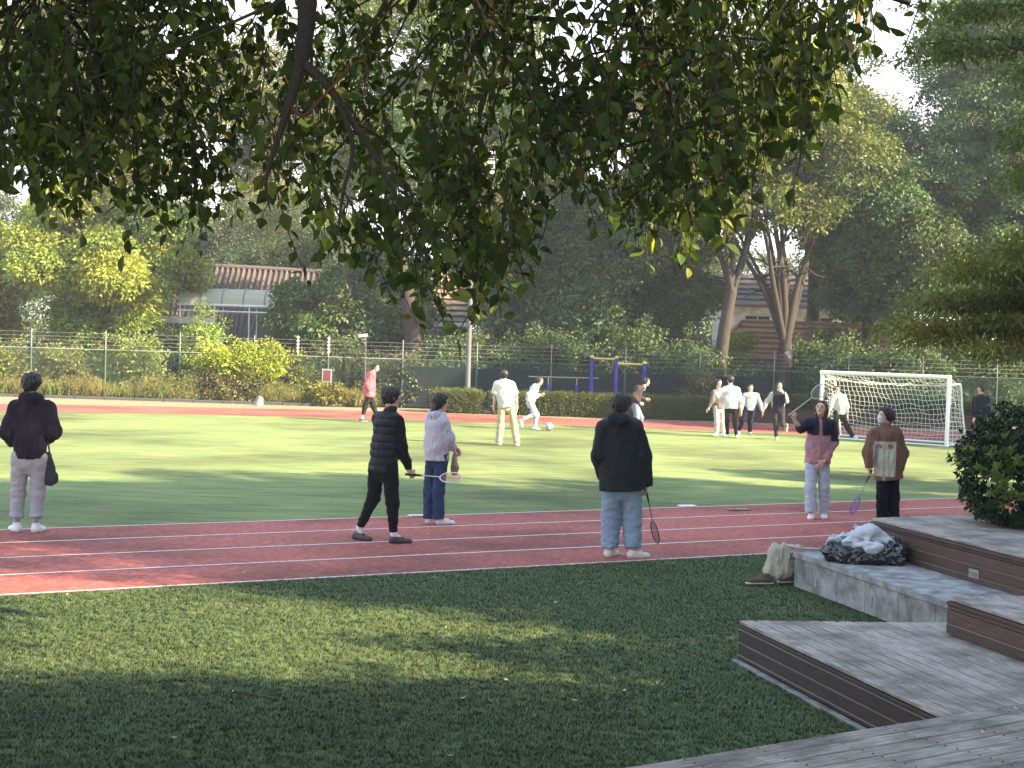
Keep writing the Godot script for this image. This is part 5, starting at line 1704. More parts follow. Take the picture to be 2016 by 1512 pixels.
	"pink": {"at": Vector3(-4.08, 0, -42.94), "hd": Vector3(0.25, 1.53, 0), "nk": Vector3(0.2, 1.38, 0), "sa": Vector3(0.08, 1.32, -0.12), "sb": Vector3(0.17, 1.31, 0.12), "ea": Vector3(0.08, 1.05, -0.18), "eb": Vector3(0.04, 1.04, 0.17), "wa": Vector3(0.17, 0.85, -0.15), "wb": Vector3(0.14, 0.83, 0.15), "ha": Vector3(0.23, 0.77, -0.14), "hb": Vector3(0.19, 0.75, 0.14), "pa": Vector3(0.1, 0.67, -0.07), "pb": Vector3(0.1, 0.67, 0.07), "ka": Vector3(0.23, 0.4, -0.08), "kb": Vector3(-0.01, 0.39, 0.07), "fa": Vector3(0.33, 0.12, -0.08), "fb": Vector3(-0.08, 0.09, 0.07), "la": Vector3(0.26, 0.05, -0.08), "ta": Vector3(0.47, 0.04, -0.08), "lb": Vector3(-0.14, 0.01, 0.07), "tb": Vector3(0.06, -0.01, 0.07)},
}



# ---------------------------------------------------------------- people
# A body, a garment, hair or a shoe is a field of tapered capsules joined smoothly and meshed as surface nets.
class Field:
	var o: Vector3
	var cell: float
	var nx: int
	var ny: int
	var nz: int
	var f := PackedFloat32Array()

	func _init(lo: Vector3, hi: Vector3, cell_: float) -> void:
		cell = cell_
		o = lo
		nx = int(ceil((hi.x - lo.x) / cell)) + 1
		ny = int(ceil((hi.y - lo.y) / cell)) + 1
		nz = int(ceil((hi.z - lo.z) / cell)) + 1
		f.resize(nx * ny * nz)
		f.fill(1.0)

	func stamp(a: Vector3, b: Vector3, ra: float, rb: float, k := 0.03, flat := 1.0, fdir := Vector3.ZERO, cuts := []) -> void:
		var reach := maxf(ra, rb) + k + cell * 2.5
		var lo := Vector3(minf(a.x, b.x), minf(a.y, b.y), minf(a.z, b.z)) - Vector3.ONE * reach - o
		var hi := Vector3(maxf(a.x, b.x), maxf(a.y, b.y), maxf(a.z, b.z)) + Vector3.ONE * reach - o
		var x0 := maxi(0, int(lo.x / cell))
		var y0 := maxi(0, int(lo.y / cell))
		var z0 := maxi(0, int(lo.z / cell))
		var x1 := mini(nx - 1, int(hi.x / cell) + 1)
		var y1 := mini(ny - 1, int(hi.y / cell) + 1)
		var z1 := mini(nz - 1, int(hi.z / cell) + 1)
		var ba := b - a
		var l2 := maxf(ba.length_squared(), 1e-9)
		var squash := 1.0 / flat - 1.0
		for z in range(z0, z1 + 1):
			for y in range(y0, y1 + 1):
				var at := (z * ny + y) * nx
				for x in range(x0, x1 + 1):
					var p := o + Vector3(x, y, z) * cell
					var pa := p - a
					var h := clampf(pa.dot(ba) / l2, 0.0, 1.0)
					var q := pa - ba * h
					if squash != 0.0:
						q += fdir * (q.dot(fdir) * squash)
					var d := q.length() - ra - (rb - ra) * h
					for c in cuts:
						d = maxf(d, (p - c[0]).dot(c[1]))
					var e := f[at + x]
					var m := k - absf(d - e)
					f[at + x] = minf(d, e) - (m * m * 0.25 / k if m > 0.0 else 0.0)

	func wrinkle(noise: FastNoiseLite, amp: float, freq: Vector3, shift := Vector3.ZERO) -> void:
		var lim := cell * 4.0
		for z in nz:
			for y in ny:
				var at := (z * ny + y) * nx
				for x in nx:
					if absf(f[at + x]) < lim:
						f[at + x] += amp * noise.get_noise_3dv((o + Vector3(x, y, z) * cell + shift) * freq)

	func trim(at: Vector3, n: Vector3, reach: float) -> void:
		# a clean hem: nothing of the trunk of the garment below the plane
		for z in nz:
			for y in ny:
				for x in nx:
					var q := o + Vector3(x, y, z) * cell - at
					var d := q.dot(n)
					if d > -cell * 3.0 and d < 0.12 and (q - n * d).length() < reach:
						var i := (z * ny + y) * nx + x
						f[i] = maxf(f[i], d)

	func quilt(amp: float, pitch: float) -> void:
		for z in nz:
			for y in ny:
				var at := (z * ny + y) * nx
				var w := amp * (1.0 - absf(sin(PI * (o.y + y * cell) / pitch)))
				for x in nx:
					if absf(f[at + x]) < cell * 4.0:
						f[at + x] += w * w / amp

	func net(b: MB, color: Variant) -> void:
		var sx := 1
		var sy := nx
		var sz := nx * ny
		var off := PackedInt32Array([0, sx, sy, sx + sy, sz, sx + sz, sy + sz, sx + sy + sz])
		var where := PackedInt32Array()
		where.resize(f.size())
		where.fill(-1)
		var lim := cell * 3.5
		var picked: bool = color is Callable
		if not picked:
			b.col = color
		for z in nz - 1:
			for y in ny - 1:
				for x in nx - 1:
					var at := x + y * sy + z * sz
					if absf(f[at]) > lim:
						continue
					var mask := 0
					for k in 8:
						if f[at + off[k]] < 0.0:
							mask |= 1 << k
					if mask == 0 or mask == 255:
						continue
					var p := Vector3.ZERO
					var n := 0
					for k in 8:
						for ax in 3:
							var k2 := k | (1 << ax)
							if k2 == k:
								continue
							if ((mask >> k) & 1) != ((mask >> k2) & 1):
								var f0 := f[at + off[k]]
								var t := f0 / (f0 - f[at + off[k2]])
								var q := Vector3(k & 1, (k >> 1) & 1, (k >> 2) & 1)
								q[ax] += t
								p += q
								n += 1
					p /= n
					var g := Vector3(
						f[at + off[1]] + f[at + off[3]] + f[at + off[5]] + f[at + off[7]] - f[at] - f[at + off[2]] - f[at + off[4]] - f[at + off[6]],
						f[at + off[2]] + f[at + off[3]] + f[at + off[6]] + f[at + off[7]] - f[at] - f[at + off[1]] - f[at + off[4]] - f[at + off[5]],
						f[at + off[4]] + f[at + off[5]] + f[at + off[6]] + f[at + off[7]] - f[at] - f[at + off[1]] - f[at + off[2]] - f[at + off[3]])
					var wp := o + (Vector3(x, y, z) + p) * cell
					if picked:
						b.col = color.call(wp)
					where[at] = b.vert(wp, g.normalized())
					for ax in 3:
						if ((mask & 1) != 0) == (((mask >> (1 << ax)) & 1) != 0):
							continue
						var du := sy if ax == 0 else (sz if ax == 1 else sx)
						var dv := sz if ax == 0 else (sx if ax == 1 else sy)
						if (ax != 0 and x == 0) or (ax != 1 and y == 0) or (ax != 2 and z == 0):
							continue
						var v1 := where[at - du]
						var v2 := where[at - du - dv]
						var v3 := where[at - dv]
						if v1 < 0 or v2 < 0 or v3 < 0:
							continue
						b.tri(where[at], v1, v2)
						b.tri(where[at], v2, v3)


func limits(pts: Array, pad: float) -> Array:
	var lo: Vector3 = pts[0]
	var hi: Vector3 = pts[0]
	for p in pts:
		lo = Vector3(minf(lo.x, p.x), minf(lo.y, p.y), minf(lo.z, p.z))
		hi = Vector3(maxf(hi.x, p.x), maxf(hi.y, p.y), maxf(hi.z, p.z))
	return [lo - Vector3.ONE * pad, hi + Vector3.ONE * pad]


func hand(b: MB, wrist: Vector3, tip: Vector3, palm: Vector3, thumb_side: Vector3, curl: float, cell: float, skin: Color) -> void:
	# palm faces "palm"; four fingers and a thumb bend towards it
	var d := (tip - wrist).normalized()
	var pn := (palm - d * palm.dot(d)).normalized()
	var sd := d.cross(pn)
	if sd.dot(thumb_side) < 0:
		sd = -sd
	var c := wrist + d * 0.05
	var fld := Field.new(c - Vector3.ONE * 0.15, c + Vector3.ONE * 0.15, cell)
	fld.stamp(wrist - d * 0.04, wrist + d * 0.015, 0.027, 0.026, 0.01)
	fld.stamp(wrist + d * 0.02 + sd * 0.012, wrist + d * 0.075 + sd * 0.018, 0.024, 0.022, 0.012, 0.55, pn)
	fld.stamp(wrist + d * 0.02 - sd * 0.012, wrist + d * 0.072 - sd * 0.02, 0.024, 0.021, 0.012, 0.55, pn)
	for k in 4:
		var s := 0.031 - 0.0205 * k
		var l: float = [0.07, 0.078, 0.073, 0.058][k]
		var root := wrist + d * (0.088 - 0.006 * absf(k - 1.2)) + sd * s
		var d1 := (d * cos(curl * 0.7) + pn * sin(curl * 0.7)).normalized()
		var d2 := (d * cos(curl * 1.7) + pn * sin(curl * 1.7)).normalized()
		var d3 := (d * cos(curl * 2.4) + pn * sin(curl * 2.4)).normalized()
		var p1 := root + d1 * l * 0.48
		var p2 := p1 + d2 * l * 0.32
		fld.stamp(root - d * 0.012, p1, 0.0098, 0.0092, 0.004)
		fld.stamp(p1, p2, 0.0092, 0.0085, 0.004)
		fld.stamp(p2, p2 + d3 * l * 0.26, 0.0085, 0.0075, 0.004)
	var t0 := wrist + d * 0.03 + sd * 0.03
	var t1 := t0 + (d * 0.6 + sd * 0.65 + pn * 0.45 * curl).normalized() * 0.038
	var t2 := t1 + (d * 0.85 + sd * 0.1 + pn * 0.8 * curl).normalized() * 0.03
	fld.stamp(t0 - sd * 0.012, t1, 0.0125, 0.011, 0.008)
	fld.stamp(t1, t2, 0.0105, 0.0088, 0.004)
	fld.net(b, skin)


func person(key: String, called_label: String, s: Dictionary) -> Node3D:
	var j: Dictionary = POSES[key].duplicate()
	var at: Vector3 = j.at
	var o := thing("person", called_label, "person", at, s.get("group", ""))
	var near: bool = s.get("near", false)
	var z: float = s.get("scale", 1.0)
	var up := Vector3.UP
	var F: Vector3 = s.F.normalized()
	var side := F.cross(up).normalized()
	for e in ["a", "b"]:
		j["p" + e] += up * 0.085 * z
		for t in ["l" + e, "t" + e]:
			if absf(j[t].y) < 0.04:
				j[t].y = 0.0
	var skin: Color = s.get("skin", Color(0.60, 0.38, 0.275))
	var pm: Vector3 = (j.pa + j.pb) * 0.5
	var ms: Vector3 = (j.sa + j.sb) * 0.5
	var hf: Vector3 = s.get("look", s.F).normalized()
	var hu: Vector3 = (s.get("headup", up) - hf * s.get("headup", up).dot(hf)).normalized()
	var hs := hf.cross(hu).normalized()
	var hd: Vector3 = j.hd
	# ---- body: one skin from head to feet
	var all := []
	for k in j:
		if k != "at":
			all.append(j[k])
	var lm := limits(all, 0.16)
	var body := Field.new(lm[0], lm[1], 0.021 if near else 0.026)
	body.stamp(ms - up * 0.03, pm, 0.115 * z, 0.105 * z, 0.05, 0.7, F)
	body.stamp(j.sa, j.sb, 0.05 * z, 0.05 * z, 0.05)
	body.stamp(j.nk - up * 0.06, hd - hu * 0.05 - hf * 0.015, 0.055 * z, 0.05 * z, 0.03)
	for e in ["a", "b"]:
		body.stamp(j["s" + e], j["e" + e], 0.046 * z, 0.036 * z, 0.03)
		body.stamp(j["e" + e], j["w" + e], 0.036 * z, 0.026 * z, 0.02)
		body.stamp(j["p" + e], j["k" + e], 0.075 * z, 0.05 * z, 0.04)
		body.stamp(j["k" + e], j["f" + e], 0.05 * z, 0.033 * z, 0.03)
		body.stamp(j["f" + e], (j["f" + e] + j["t" + e]) * 0.5, 0.032 * z, 0.026 * z, 0.03)
	body.stamp(pm - side * 0.05, pm + side * 0.05, 0.095 * z, 0.095 * z, 0.05, 0.85, F)
	var b := MB.new()
	var socks: Variant = s.get("socks")
	if socks != null:
		var lo_y: float = s.get("sock_top", 0.2)
		body.net(b, func(p: Vector3) -> Color: return socks if p.y < lo_y else skin)
	else:
		body.net(b, skin)
	var ch := 0.0075 if near else 0.011
	var head := Field.new(hd - Vector3.ONE * 0.19 * z, hd + Vector3.ONE * 0.17 * z, ch)
	head.stamp(hd + (hu * 0.03 - hf * 0.02) * z, hd + (hu * 0.028 + hf * 0.014) * z, 0.084 * z, 0.08 * z, 0.03, 0.93, hs)
	head.stamp(hd + (hf * 0.024 - hu * 0.005) * z, hd + (hf * 0.034 - hu * 0.066) * z, 0.066 * z, 0.044 * z, 0.03)
	head.stamp(hd + (hf * 0.06 - hu * 0.088) * z, hd + (hf * 0.062 - hu * 0.09) * z, 0.02 * z, 0.02 * z, 0.02)
	head.stamp(hd + (hf * 0.086 + hu * 0.006) * z, hd + (hf * 0.104 - hu * 0.026) * z, 0.008 * z, 0.0125 * z, 0.014)
	head.stamp(hd + (hf * 0.077 + hu * 0.026 - hs * 0.035) * z, hd + (hf * 0.077 + hu * 0.026 + hs * 0.035) * z, 0.011 * z, 0.011 * z, 0.02)
	head.stamp(hd + (hf * 0.082 - hu * 0.056 - hs * 0.014) * z, hd + (hf * 0.082 - hu * 0.056 + hs * 0.014) * z, 0.009 * z, 0.009 * z, 0.008)
	for q in [-1.0, 1.0]:
		head.stamp(hd + (hs * 0.079 * q - hf * 0.012 + hu * 0.012) * z, hd + (hs * 0.077 * q - hf * 0.004 - hu * 0.018) * z, 0.02 * z, 0.013 * z, 0.006, 0.5, (hs + hf * 0.4 * q).normalized())
	head.stamp(hd - (hu * 0.04 + hf * 0.018) * z, j.nk - up * 0.02, 0.054 * z, 0.056 * z, 0.03)
	var eyes := [hd + (hf * 0.084 + hu * 0.004 + hs * 0.031) * z, hd + (hf * 0.084 + hu * 0.004 - hs * 0.031) * z]
	var lips := hd + (hf * 0.088 - hu * 0.056) * z
	head.net(b, func(p: Vector3) -> Color:
		for e in eyes:
			var q: Vector3 = p - e
			if absf(q.dot(hs)) < 0.015 * z and absf(q.dot(hu)) < 0.0065 * z:
				return Color(0.02, 0.014, 0.012)
			if absf(q.dot(hs)) < 0.019 * z and absf(q.dot(hu) - 0.022 * z) < 0.005 * z and q.dot(hf) > -0.03:
				return Color(0.05, 0.03, 0.025)
		var w := p - lips
		if absf(w.dot(hs)) < 0.022 * z and absf(w.dot(hu)) < 0.008 * z and w.dot(hf) > -0.02:
			return Color(0.40, 0.16, 0.13)
		return skin)
	var curls: Array = s.get("curl", [0.35, 0.35])
	var hc := 0.0055 if near else 0.0085
	for k in 2:
		var e: String = ["a", "b"][k]
		if curls[k] < 0.0:
			continue
		var pal: Vector3 = s.get("palm_" + e, (pm - j["w" + e]) * Vector3(1, 0, 1) + F * 0.01)
		var fwd: Vector3 = s.get("thumb_" + e, F)
		hand(b, j["w" + e], j["h" + e], pal, fwd, curls[k], hc, skin)
	part(o, "body", b.mesh(), M.skin)
	# ---- garments
	for g in s.tops:
		garment_top(o, j, g, F, side, pm, ms, near, z)
	trousers(o, j, s.legs, F, side, pm, near, z)
	# ---- shoes
	for e in ["a", "b"]:
		var l: Vector3 = j["l" + e]
		var t: Vector3 = j["t" + e]
		var f: Vector3 = j["f" + e]
		var d := (t - l).normalized()
		if l.distance_to(t) < 0.22 * z:
			t = l + d * 0.235 * z
		var n: Vector3 = (f - l) - d * (f - l).dot(d)
		n = n.normalized()
		if l.y == 0.0 and absf(t.y) < 0.02:
			n = up
			d = (d * Vector3(1, 0, 1)).normalized()
		var sf := Field.new(limits([l, t, f], 0.1)[0], limits([l, t, f], 0.1)[1], 0.009 if near else 0.014)
		var cut := [[l, -n]]
		var sw := d.cross(n)
		sf.stamp(l + d * 0.02 + n * 0.028, t - d * 0.035 + n * 0.02, 0.042 * z, 0.043 * z, 0.02, 0.8, n, cut)
		sf.stamp(l + d * 0.025 + n * 0.05, l.lerp(t, 0.5) + n * 0.035, 0.04 * z, 0.045 * z, 0.03, 1.0, Vector3.ZERO, cut)
		var neck: Vector3 = l + d * 0.045 + n * s.get("shoe_high", 0.085)
		sf.stamp(l + d * 0.04 + n * 0.05, neck, 0.042 * z, 0.044 * z, 0.02, 1.0, Vector3.ZERO, [[l, -n], [neck, n]])
		b = MB.new()
		var sole: Color = s.get("sole", Color(0.7, 0.69, 0.66))
		var upper: Color = s.get("shoe", Color(0.68, 0.67, 0.66))
		sf.net(b, func(p: Vector3) -> Color: return sole if (p - l).dot(n) < 0.022 else (upper * 0.72 if absf((p - l).dot(sw)) < 0.014 and (p - l).dot(d) > 0.09 and (p - l).dot(d) < 0.17 else upper))
		part(o, "shoe", b.mesh(), M.shoe)
	# ---- hair
	var hr: Dictionary = s.get("hair", {})
	var hcol: Color = hr.get("col", Color(0.012, 0.010, 0.010))
	var big: float = hr.get("big", 1.0) * z
	var hl := limits([hd] + hr.get("pts", []), 0.2)
	var hair := Field.new(hl[0], hl[1], 0.009 if near else 0.013)
	var face := [[hd + (hf * 0.052 + hu * 0.036) * z, (hf * 0.86 - hu * 0.5).normalized()], [hd - hu * hr.get("nape", 0.07) * z, -hu]]
	hair.stamp(hd + (hu * 0.036 - hf * 0.022) * z, hd + (hu * 0.04 + hf * 0.022) * z, 0.094 * big, 0.088 * big, 0.02, 0.97, hs, face)
	hair.stamp(hd + (hu * 0.02 - hf * 0.03) * z, hd - (hu * 0.06 + hf * 0.03) * z, 0.088 * big, 0.066 * big, 0.03, 1.0, Vector3.ZERO, face)
	for q in hr.get("stamps", []):
		hair.stamp(hd + (hs * q[0].x + hu * q[0].y + hf * q[0].z) * z, hd + (hs * q[1].x + hu * q[1].y + hf * q[1].z) * z, q[2] * z, q[3] * z, 0.025)
	hair.wrinkle(folds, 0.014, Vector3(30, 16, 30), at)
	hair.wrinkle(folds, 0.014, Vector3(95, 16, 95), at)
	b = MB.new()
	hair.net(b, func(_p: Vector3) -> Color: return hcol * rnd(0.75, 1.3))
	part(o, "hair", b.mesh(), M.hair)
	if s.has("mask"):
		var mf := Field.new(hd - Vector3.ONE * 0.15, hd + Vector3.ONE * 0.15, 0.009 if near else 0.013)
		mf.stamp(hd + (hf * 0.062 - hu * 0.03) * z, hd + (hf * 0.058 - hu * 0.066) * z, 0.058 * z, 0.05 * z, 0.01, 1.0, Vector3.ZERO, [[hd + hf * 0.035 * z, -hf]])
		b = MB.new()
		mf.net(b, Color(0.74, 0.75, 0.78))
		part(o, "face_mask", b.mesh(), M.cloth)
	return o


func garment_top(o: Node3D, j: Dictionary, g: Dictionary, F: Vector3, side: Vector3, pm: Vector3, ms: Vector3, near: bool, z: float) -> void:
	var up := Vector3.UP
	var ax := (pm - ms).normalized()
	var hem: Vector3 = ms + ax * ((ms.y - g.hem) / maxf(-ax.y, 0.3))
	var pts := [j.sa, j.sb, j.nk, hem + side * 0.2, hem - side * 0.2, j.ea, j.eb, j.wa, j.wb]
	var lm := limits(pts, 0.17)
	var f := Field.new(lm[0], lm[1], 0.0135 if near else 0.021)
	var dep: float = g.get("dep", 0.7)
	var cut := [[hem, ax]]
	var yo: float = g.get("yoke", 0.072) * z
	f.stamp(j.sa.lerp(j.sb, 0.1), j.sb.lerp(j.sa, 0.1), yo, yo, 0.05)
	f.stamp(ms - up * 0.06 * z, ms.lerp(hem, 0.55), g.chest * z, (g.chest * 0.6 + g.hemr * 0.4) * z, 0.06, dep, F, cut)
	f.stamp(ms.lerp(hem, 0.5), hem + ax * 0.03, (g.chest * 0.6 + g.hemr * 0.4) * z, g.hemr * z, 0.05, dep + 0.04, F, cut)
	f.stamp(ms + up * 0.0, j.nk - up * 0.01, 0.085 * z, g.get("collar", 0.06) * z, 0.04)
	if g.has("rib"):
		f.stamp(hem - ax * 0.05, hem - ax * 0.03, (g.hemr - 0.02) * z, (g.hemr - 0.02) * z, 0.02, dep + 0.04, F, cut)
	if g.get("hood", 0.0) > 0.0:
		var hr: float = g.hood * z
		var n0: Vector3 = j.nk + side * 0.075 * z - up * 0.03 * z + F * 0.03 * z
		var n1: Vector3 = j.nk - F * 0.085 * z - up * 0.025 * z
		var n2: Vector3 = j.nk - side * 0.075 * z - up * 0.03 * z + F * 0.03 * z
		f.stamp(n0, n1 + side * 0.05 * z, hr * 0.8, hr, 0.03)
		f.stamp(n1 + side * 0.05 * z, n1 - side * 0.05 * z, hr, hr, 0.03)
		f.stamp(n1 - side * 0.05 * z, n2, hr, hr * 0.8, 0.03)
		f.stamp(n1 - up * 0.03 * z, n1 - up * 0.10 * z - F * 0.005, hr * 1.25, hr * 0.9, 0.03)
	if g.has("sl"):
		var sl: Array = g.sl
		for e in ["a", "b"]:
			var el: Vector3 = j["e" + e]
			var w: Vector3 = j["w" + e]
			var reach: float = g.get("reach_" + e, g.get("reach", 1.0))
			if reach <= 0.5:
				var c: Vector3 = j["s" + e].lerp(el, reach * 2.0)
				f.stamp(j["s" + e], c, sl[0] * z, sl[1] * z, 0.05, 1.0, Vector3.ZERO, [[c, (el - j["s" + e]).normalized()]])
			else:
				var c: Vector3 = el.lerp(w, (reach - 0.5) * 2.0)
				f.stamp(j["s" + e], el, sl[0] * z, sl[1] * z, 0.05)
				f.stamp(el, c, sl[1] * z, sl[2] * z, 0.03, 1.0, Vector3.ZERO, [[c, (w - el).normalized()]])
	if g.has("quilt"):
		f.quilt(0.016, g.quilt)
	var fa: float = g.get("fold", 0.016)
	f.wrinkle(folds, fa, Vector3(10, 4.5, 10), j.at)
	if near:
		f.wrinkle(folds, fa * 0.3, Vector3(22, 10, 22), j.at)
	f.trim(hem, ax, (g.hemr + 0.015) * z)
	var b := MB.new()
	f.net(b, g.col)
	part(o, g.name, b.mesh(), M.nylon if g.get("shiny", false) else M.cloth)


func trousers(o: Node3D, j: Dictionary, g: Dictionary, F: Vector3, side: Vector3, pm: Vector3, near: bool, z: float) -> void:
	var lm := limits([pm + Vector3.UP * 0.1, j.pa, j.pb, j.ka, j.kb, j.fa, j.fb], 0.17)
	var f := Field.new(lm[0], lm[1], 0.0135 if near else 0.021)
	var hip: float = g.get("hip", 0.155) * z
	f.stamp(pm + Vector3.UP * 0.06, pm - Vector3.UP * 0.03, hip * 0.92, hip, 0.05, 0.7, F)
	for e in ["a", "b"]:
		var p: Vector3 = j["p" + e]
		var k: Vector3 = j["k" + e]
		var a: Vector3 = j["f" + e]
		var c := k.lerp(a, g.get("to", 1.0))
		var d := (a - k).normalized()
		f.stamp(p, k, g.r[0] * z, g.r[1] * z, 0.03)
		f.stamp(k, c, g.r[1] * z, g.r[2] * z, 0.03, 1.0, Vector3.ZERO, [[c, d]])
		if g.get("cuff", false):
			f.stamp(c - d * 0.05, c, (g.r[2] + 0.006) * z, (g.r[2] + 0.008) * z, 0.006, 1.0, Vector3.ZERO, [[c, d], [c - d * 0.045, -d]])
	var fa: float = g.get("fold", 0.010)
	f.wrinkle(folds, fa, Vector3(7, 11, 7), j.at)
	if near:
		f.wrinkle(folds, fa * 0.3, Vector3(14, 24, 14), j.at)
	var b := MB.new()
	f.net(b, g.col)
	part(o, g.get("name", "trousers"), b.mesh(), M.cloth)


func build_people() -> void:
	rng.seed = 15
	var black := Color(0.011, 0.011, 0.014)
	var white := Color(0.66, 0.66, 0.68)
	var g1 := "people on the near track"
	var g2 := "footballers on the field"
	person("hoodie", "person seen from behind in dark hooded sweater and light grey trousers, far left", {"near": true, "group": g1, "scale": 1.04, "F": Vector3(0.12, 0, -1), "look": Vector3(0.5, 0, -0.86), "curl": [0.5, 0.5],
		"tops": [{"name": "hoodie", "hem": 0.83, "chest": 0.195, "hemr": 0.17, "rib": true, "sl": [0.088, 0.083, 0.06], "hood": 0.058, "col": Color(0.026, 0.023, 0.032), "fold": 0.014}],
		"legs": {"r": [0.098, 0.082, 0.070], "to": 0.88, "cuff": true, "hip": 0.165, "col": Color(0.40, 0.40, 0.43)}, "shoe_high": 0.11, "sole": Color(0.72, 0.72, 0.72), "socks": Color(0.3, 0.3, 0.31), "hair": {"big": 1.05}})
	person("vest", "person in black quilted vest stepping forward with a racket held low", {"near": true, "group": g1, "scale": 1.03, "F": Vector3(0.72, 0, -0.62), "look": Vector3(0.88, -0.02, -0.42), "curl": [0.7, 1.15], "palm_b": Vector3(0.1, -0.5, -0.6), "thumb_b": Vector3(0.7, 0.6, 0),
		"tops": [{"name": "sweater", "hem": 0.86, "chest": 0.15, "hemr": 0.14, "sl": [0.075, 0.062, 0.042], "col": black, "collar": 0.055}, {"name": "quilted_vest", "hem": 0.80, "chest": 0.19, "hemr": 0.172, "dep": 0.74, "yoke": 0.08, "quilt": 0.088, "col": Color(0.017, 0.019, 0.027), "collar": 0.066, "shiny": true, "fold": 0.01}],
		"legs": {"r": [0.098, 0.074, 0.045], "to": 0.93, "col": black}, "shoe": Color(0.06, 0.05, 0.05), "sole": Color(0.05, 0.035, 0.035), "socks": white, "shoe_high": 0.07, "hair": {"nape": 0.06}})
	person("woman", "person in pale lilac hooded sweater and dark jeans with braided hair", {"near": true, "group": g1, "scale": 0.96, "F": Vector3(0.82, 0, -0.5), "look": Vector3(0.86, -0.03, -0.45), "curl": [0.9, 0.9],
		"tops": [{"name": "hoodie", "hem": 0.80, "chest": 0.178, "hemr": 0.172, "rib": true, "dep": 0.88, "sl": [0.078, 0.07, 0.05], "reach": 0.94, "hood": 0.05, "col": Color(0.56, 0.54, 0.60), "fold": 0.018}],
		"legs": {"r": [0.088, 0.078, 0.078], "hip": 0.135, "to": 0.99, "col": Color(0.035, 0.058, 0.125), "name": "jeans"}, "shoe": Color(0.66, 0.65, 0.62),
		"hair": {"pts": [POSES.woman.hd + Vector3(-0.15, -0.25, 0.02)], "stamps": [[Vector3(0.02, -0.03, -0.06), Vector3(0.035, -0.10, -0.11), 0.05, 0.035], [Vector3(0.035, -0.10, -0.11), Vector3(0.045, -0.20, -0.13), 0.034, 0.02]]}})
	person("jacket", "large person in long black jacket and pale blue jeans seen from behind", {"near": true, "group": g1, "scale": 1.05, "F": Vector3(0.2, 0, -1), "look": Vector3(0.62, 0, -0.78), "curl": [-1, 1.1], "skin": Color(0.46, 0.28, 0.20), "palm_b": Vector3(-1, 0, 0.2), "thumb_b": Vector3(0, 0, -1),
		"tops": [{"name": "jacket", "hem": 0.735, "chest": 0.205, "hemr": 0.25, "dep": 0.76, "yoke": 0.085, "sl": [0.098, 0.092, 0.072], "reach": 1.03, "hood": 0.064, "col": Color(0.0115, 0.013, 0.018), "fold": 0.013, "shiny": true}],
		"legs": {"r": [0.108, 0.100, 0.092], "to": 0.99, "hip": 0.17, "col": Color(0.27, 0.35, 0.46), "name": "jeans", "fold": 0.013}, "shoe": Color(0.62, 0.60, 0.53), "hair": {"nape": 0.06, "big": 1.0}})
	var pk := Color(0.36, 0.185, 0.21)
	var gp: Vector3 = POSES.girl.ms if POSES.girl.has("ms") else (POSES.girl.sa + POSES.girl.sb) * 0.5
	var girl_col := func(p: Vector3) -> Color:
		var line := gp.y - 0.16 + 0.35 * absf(p.x - gp.x) * 0.3
		if p.x > gp.x + 0.15:
			line = 1.08
		if absf(p.x - gp.x + 0.005) < 0.022 and p.z > 0.0 and p.y > gp.y - 0.3:
			return pk * 0.8
		return Color(0.014, 0.015, 0.024) if p.y > line else pk
	person("girl", "person in black and dusty pink jacket looking up with racket raised", {"near": true, "group": g1, "scale": 0.95, "F": Vector3(-0.12, 0, 1), "look": Vector3(-0.42, 0.38, 0.85), "curl": [1.2, 0.5], "palm_a": Vector3(0.6, 0.3, 0.5), "thumb_a": Vector3(0.3, 0.8, 0.2),
		"tops": [{"name": "jacket", "hem": 0.765, "chest": 0.172, "hemr": 0.19, "dep": 0.78, "sl": [0.085, 0.075, 0.06], "reach_a": 0.62, "reach_b": 0.97, "collar": 0.066, "col": girl_col, "fold": 0.02, "shiny": true}],
		"legs": {"r": [0.09, 0.082, 0.088], "to": 1.0, "col": Color(0.46, 0.50, 0.57), "name": "jeans"},
		"hair": {"col": Color(0.05, 0.024, 0.017), "pts": [POSES.girl.hd + Vector3(0.1, -0.2, 0)], "stamps": [[Vector3(0.07, 0.0, -0.02), Vector3(0.075, -0.12, -0.03), 0.035, 0.03], [Vector3(-0.07, 0.0, -0.02), Vector3(-0.07, -0.11, -0.03), 0.03, 0.025], [Vector3(0.0, -0.02, -0.07), Vector3(0.0, -0.14, -0.06), 0.06, 0.05]]}})
	var br := Color(0.20, 0.112, 0.08)
	var bf := Vector3(-0.22, 0, 0.97).normalized()
	var bs := bf.cross(Vector3.UP)
	var bm: Vector3 = (POSES.brown.sa + POSES.brown.sb) * 0.5
	var brown_col := func(p: Vector3) -> Color:
		var q := p - bm
		var sx := q.dot(bs)
		var fz := q.dot(bf)
		if fz > 0.03 and absf(sx) < 0.15 and absf(sx) > 0.016 and q.y < -0.10 and q.y > -0.57:
			if q.y > -0.19 and q.y < -0.14 and absf(sx) > 0.035 and absf(sx) < 0.11:
				return Color(0.16, 0.05, 0.04) if fmod(absf(sx) * 90.0 + q.y * 40.0 + 50.0, 2.0) < 1.1 else Color(0.45, 0.40, 0.33)
			return Color(0.52, 0.56, 0.46)
		if fz > 0.03 and absf(sx) <= 0.018 and q.y < -0.1:
			return Color(0.40, 0.36, 0.30)
		return br
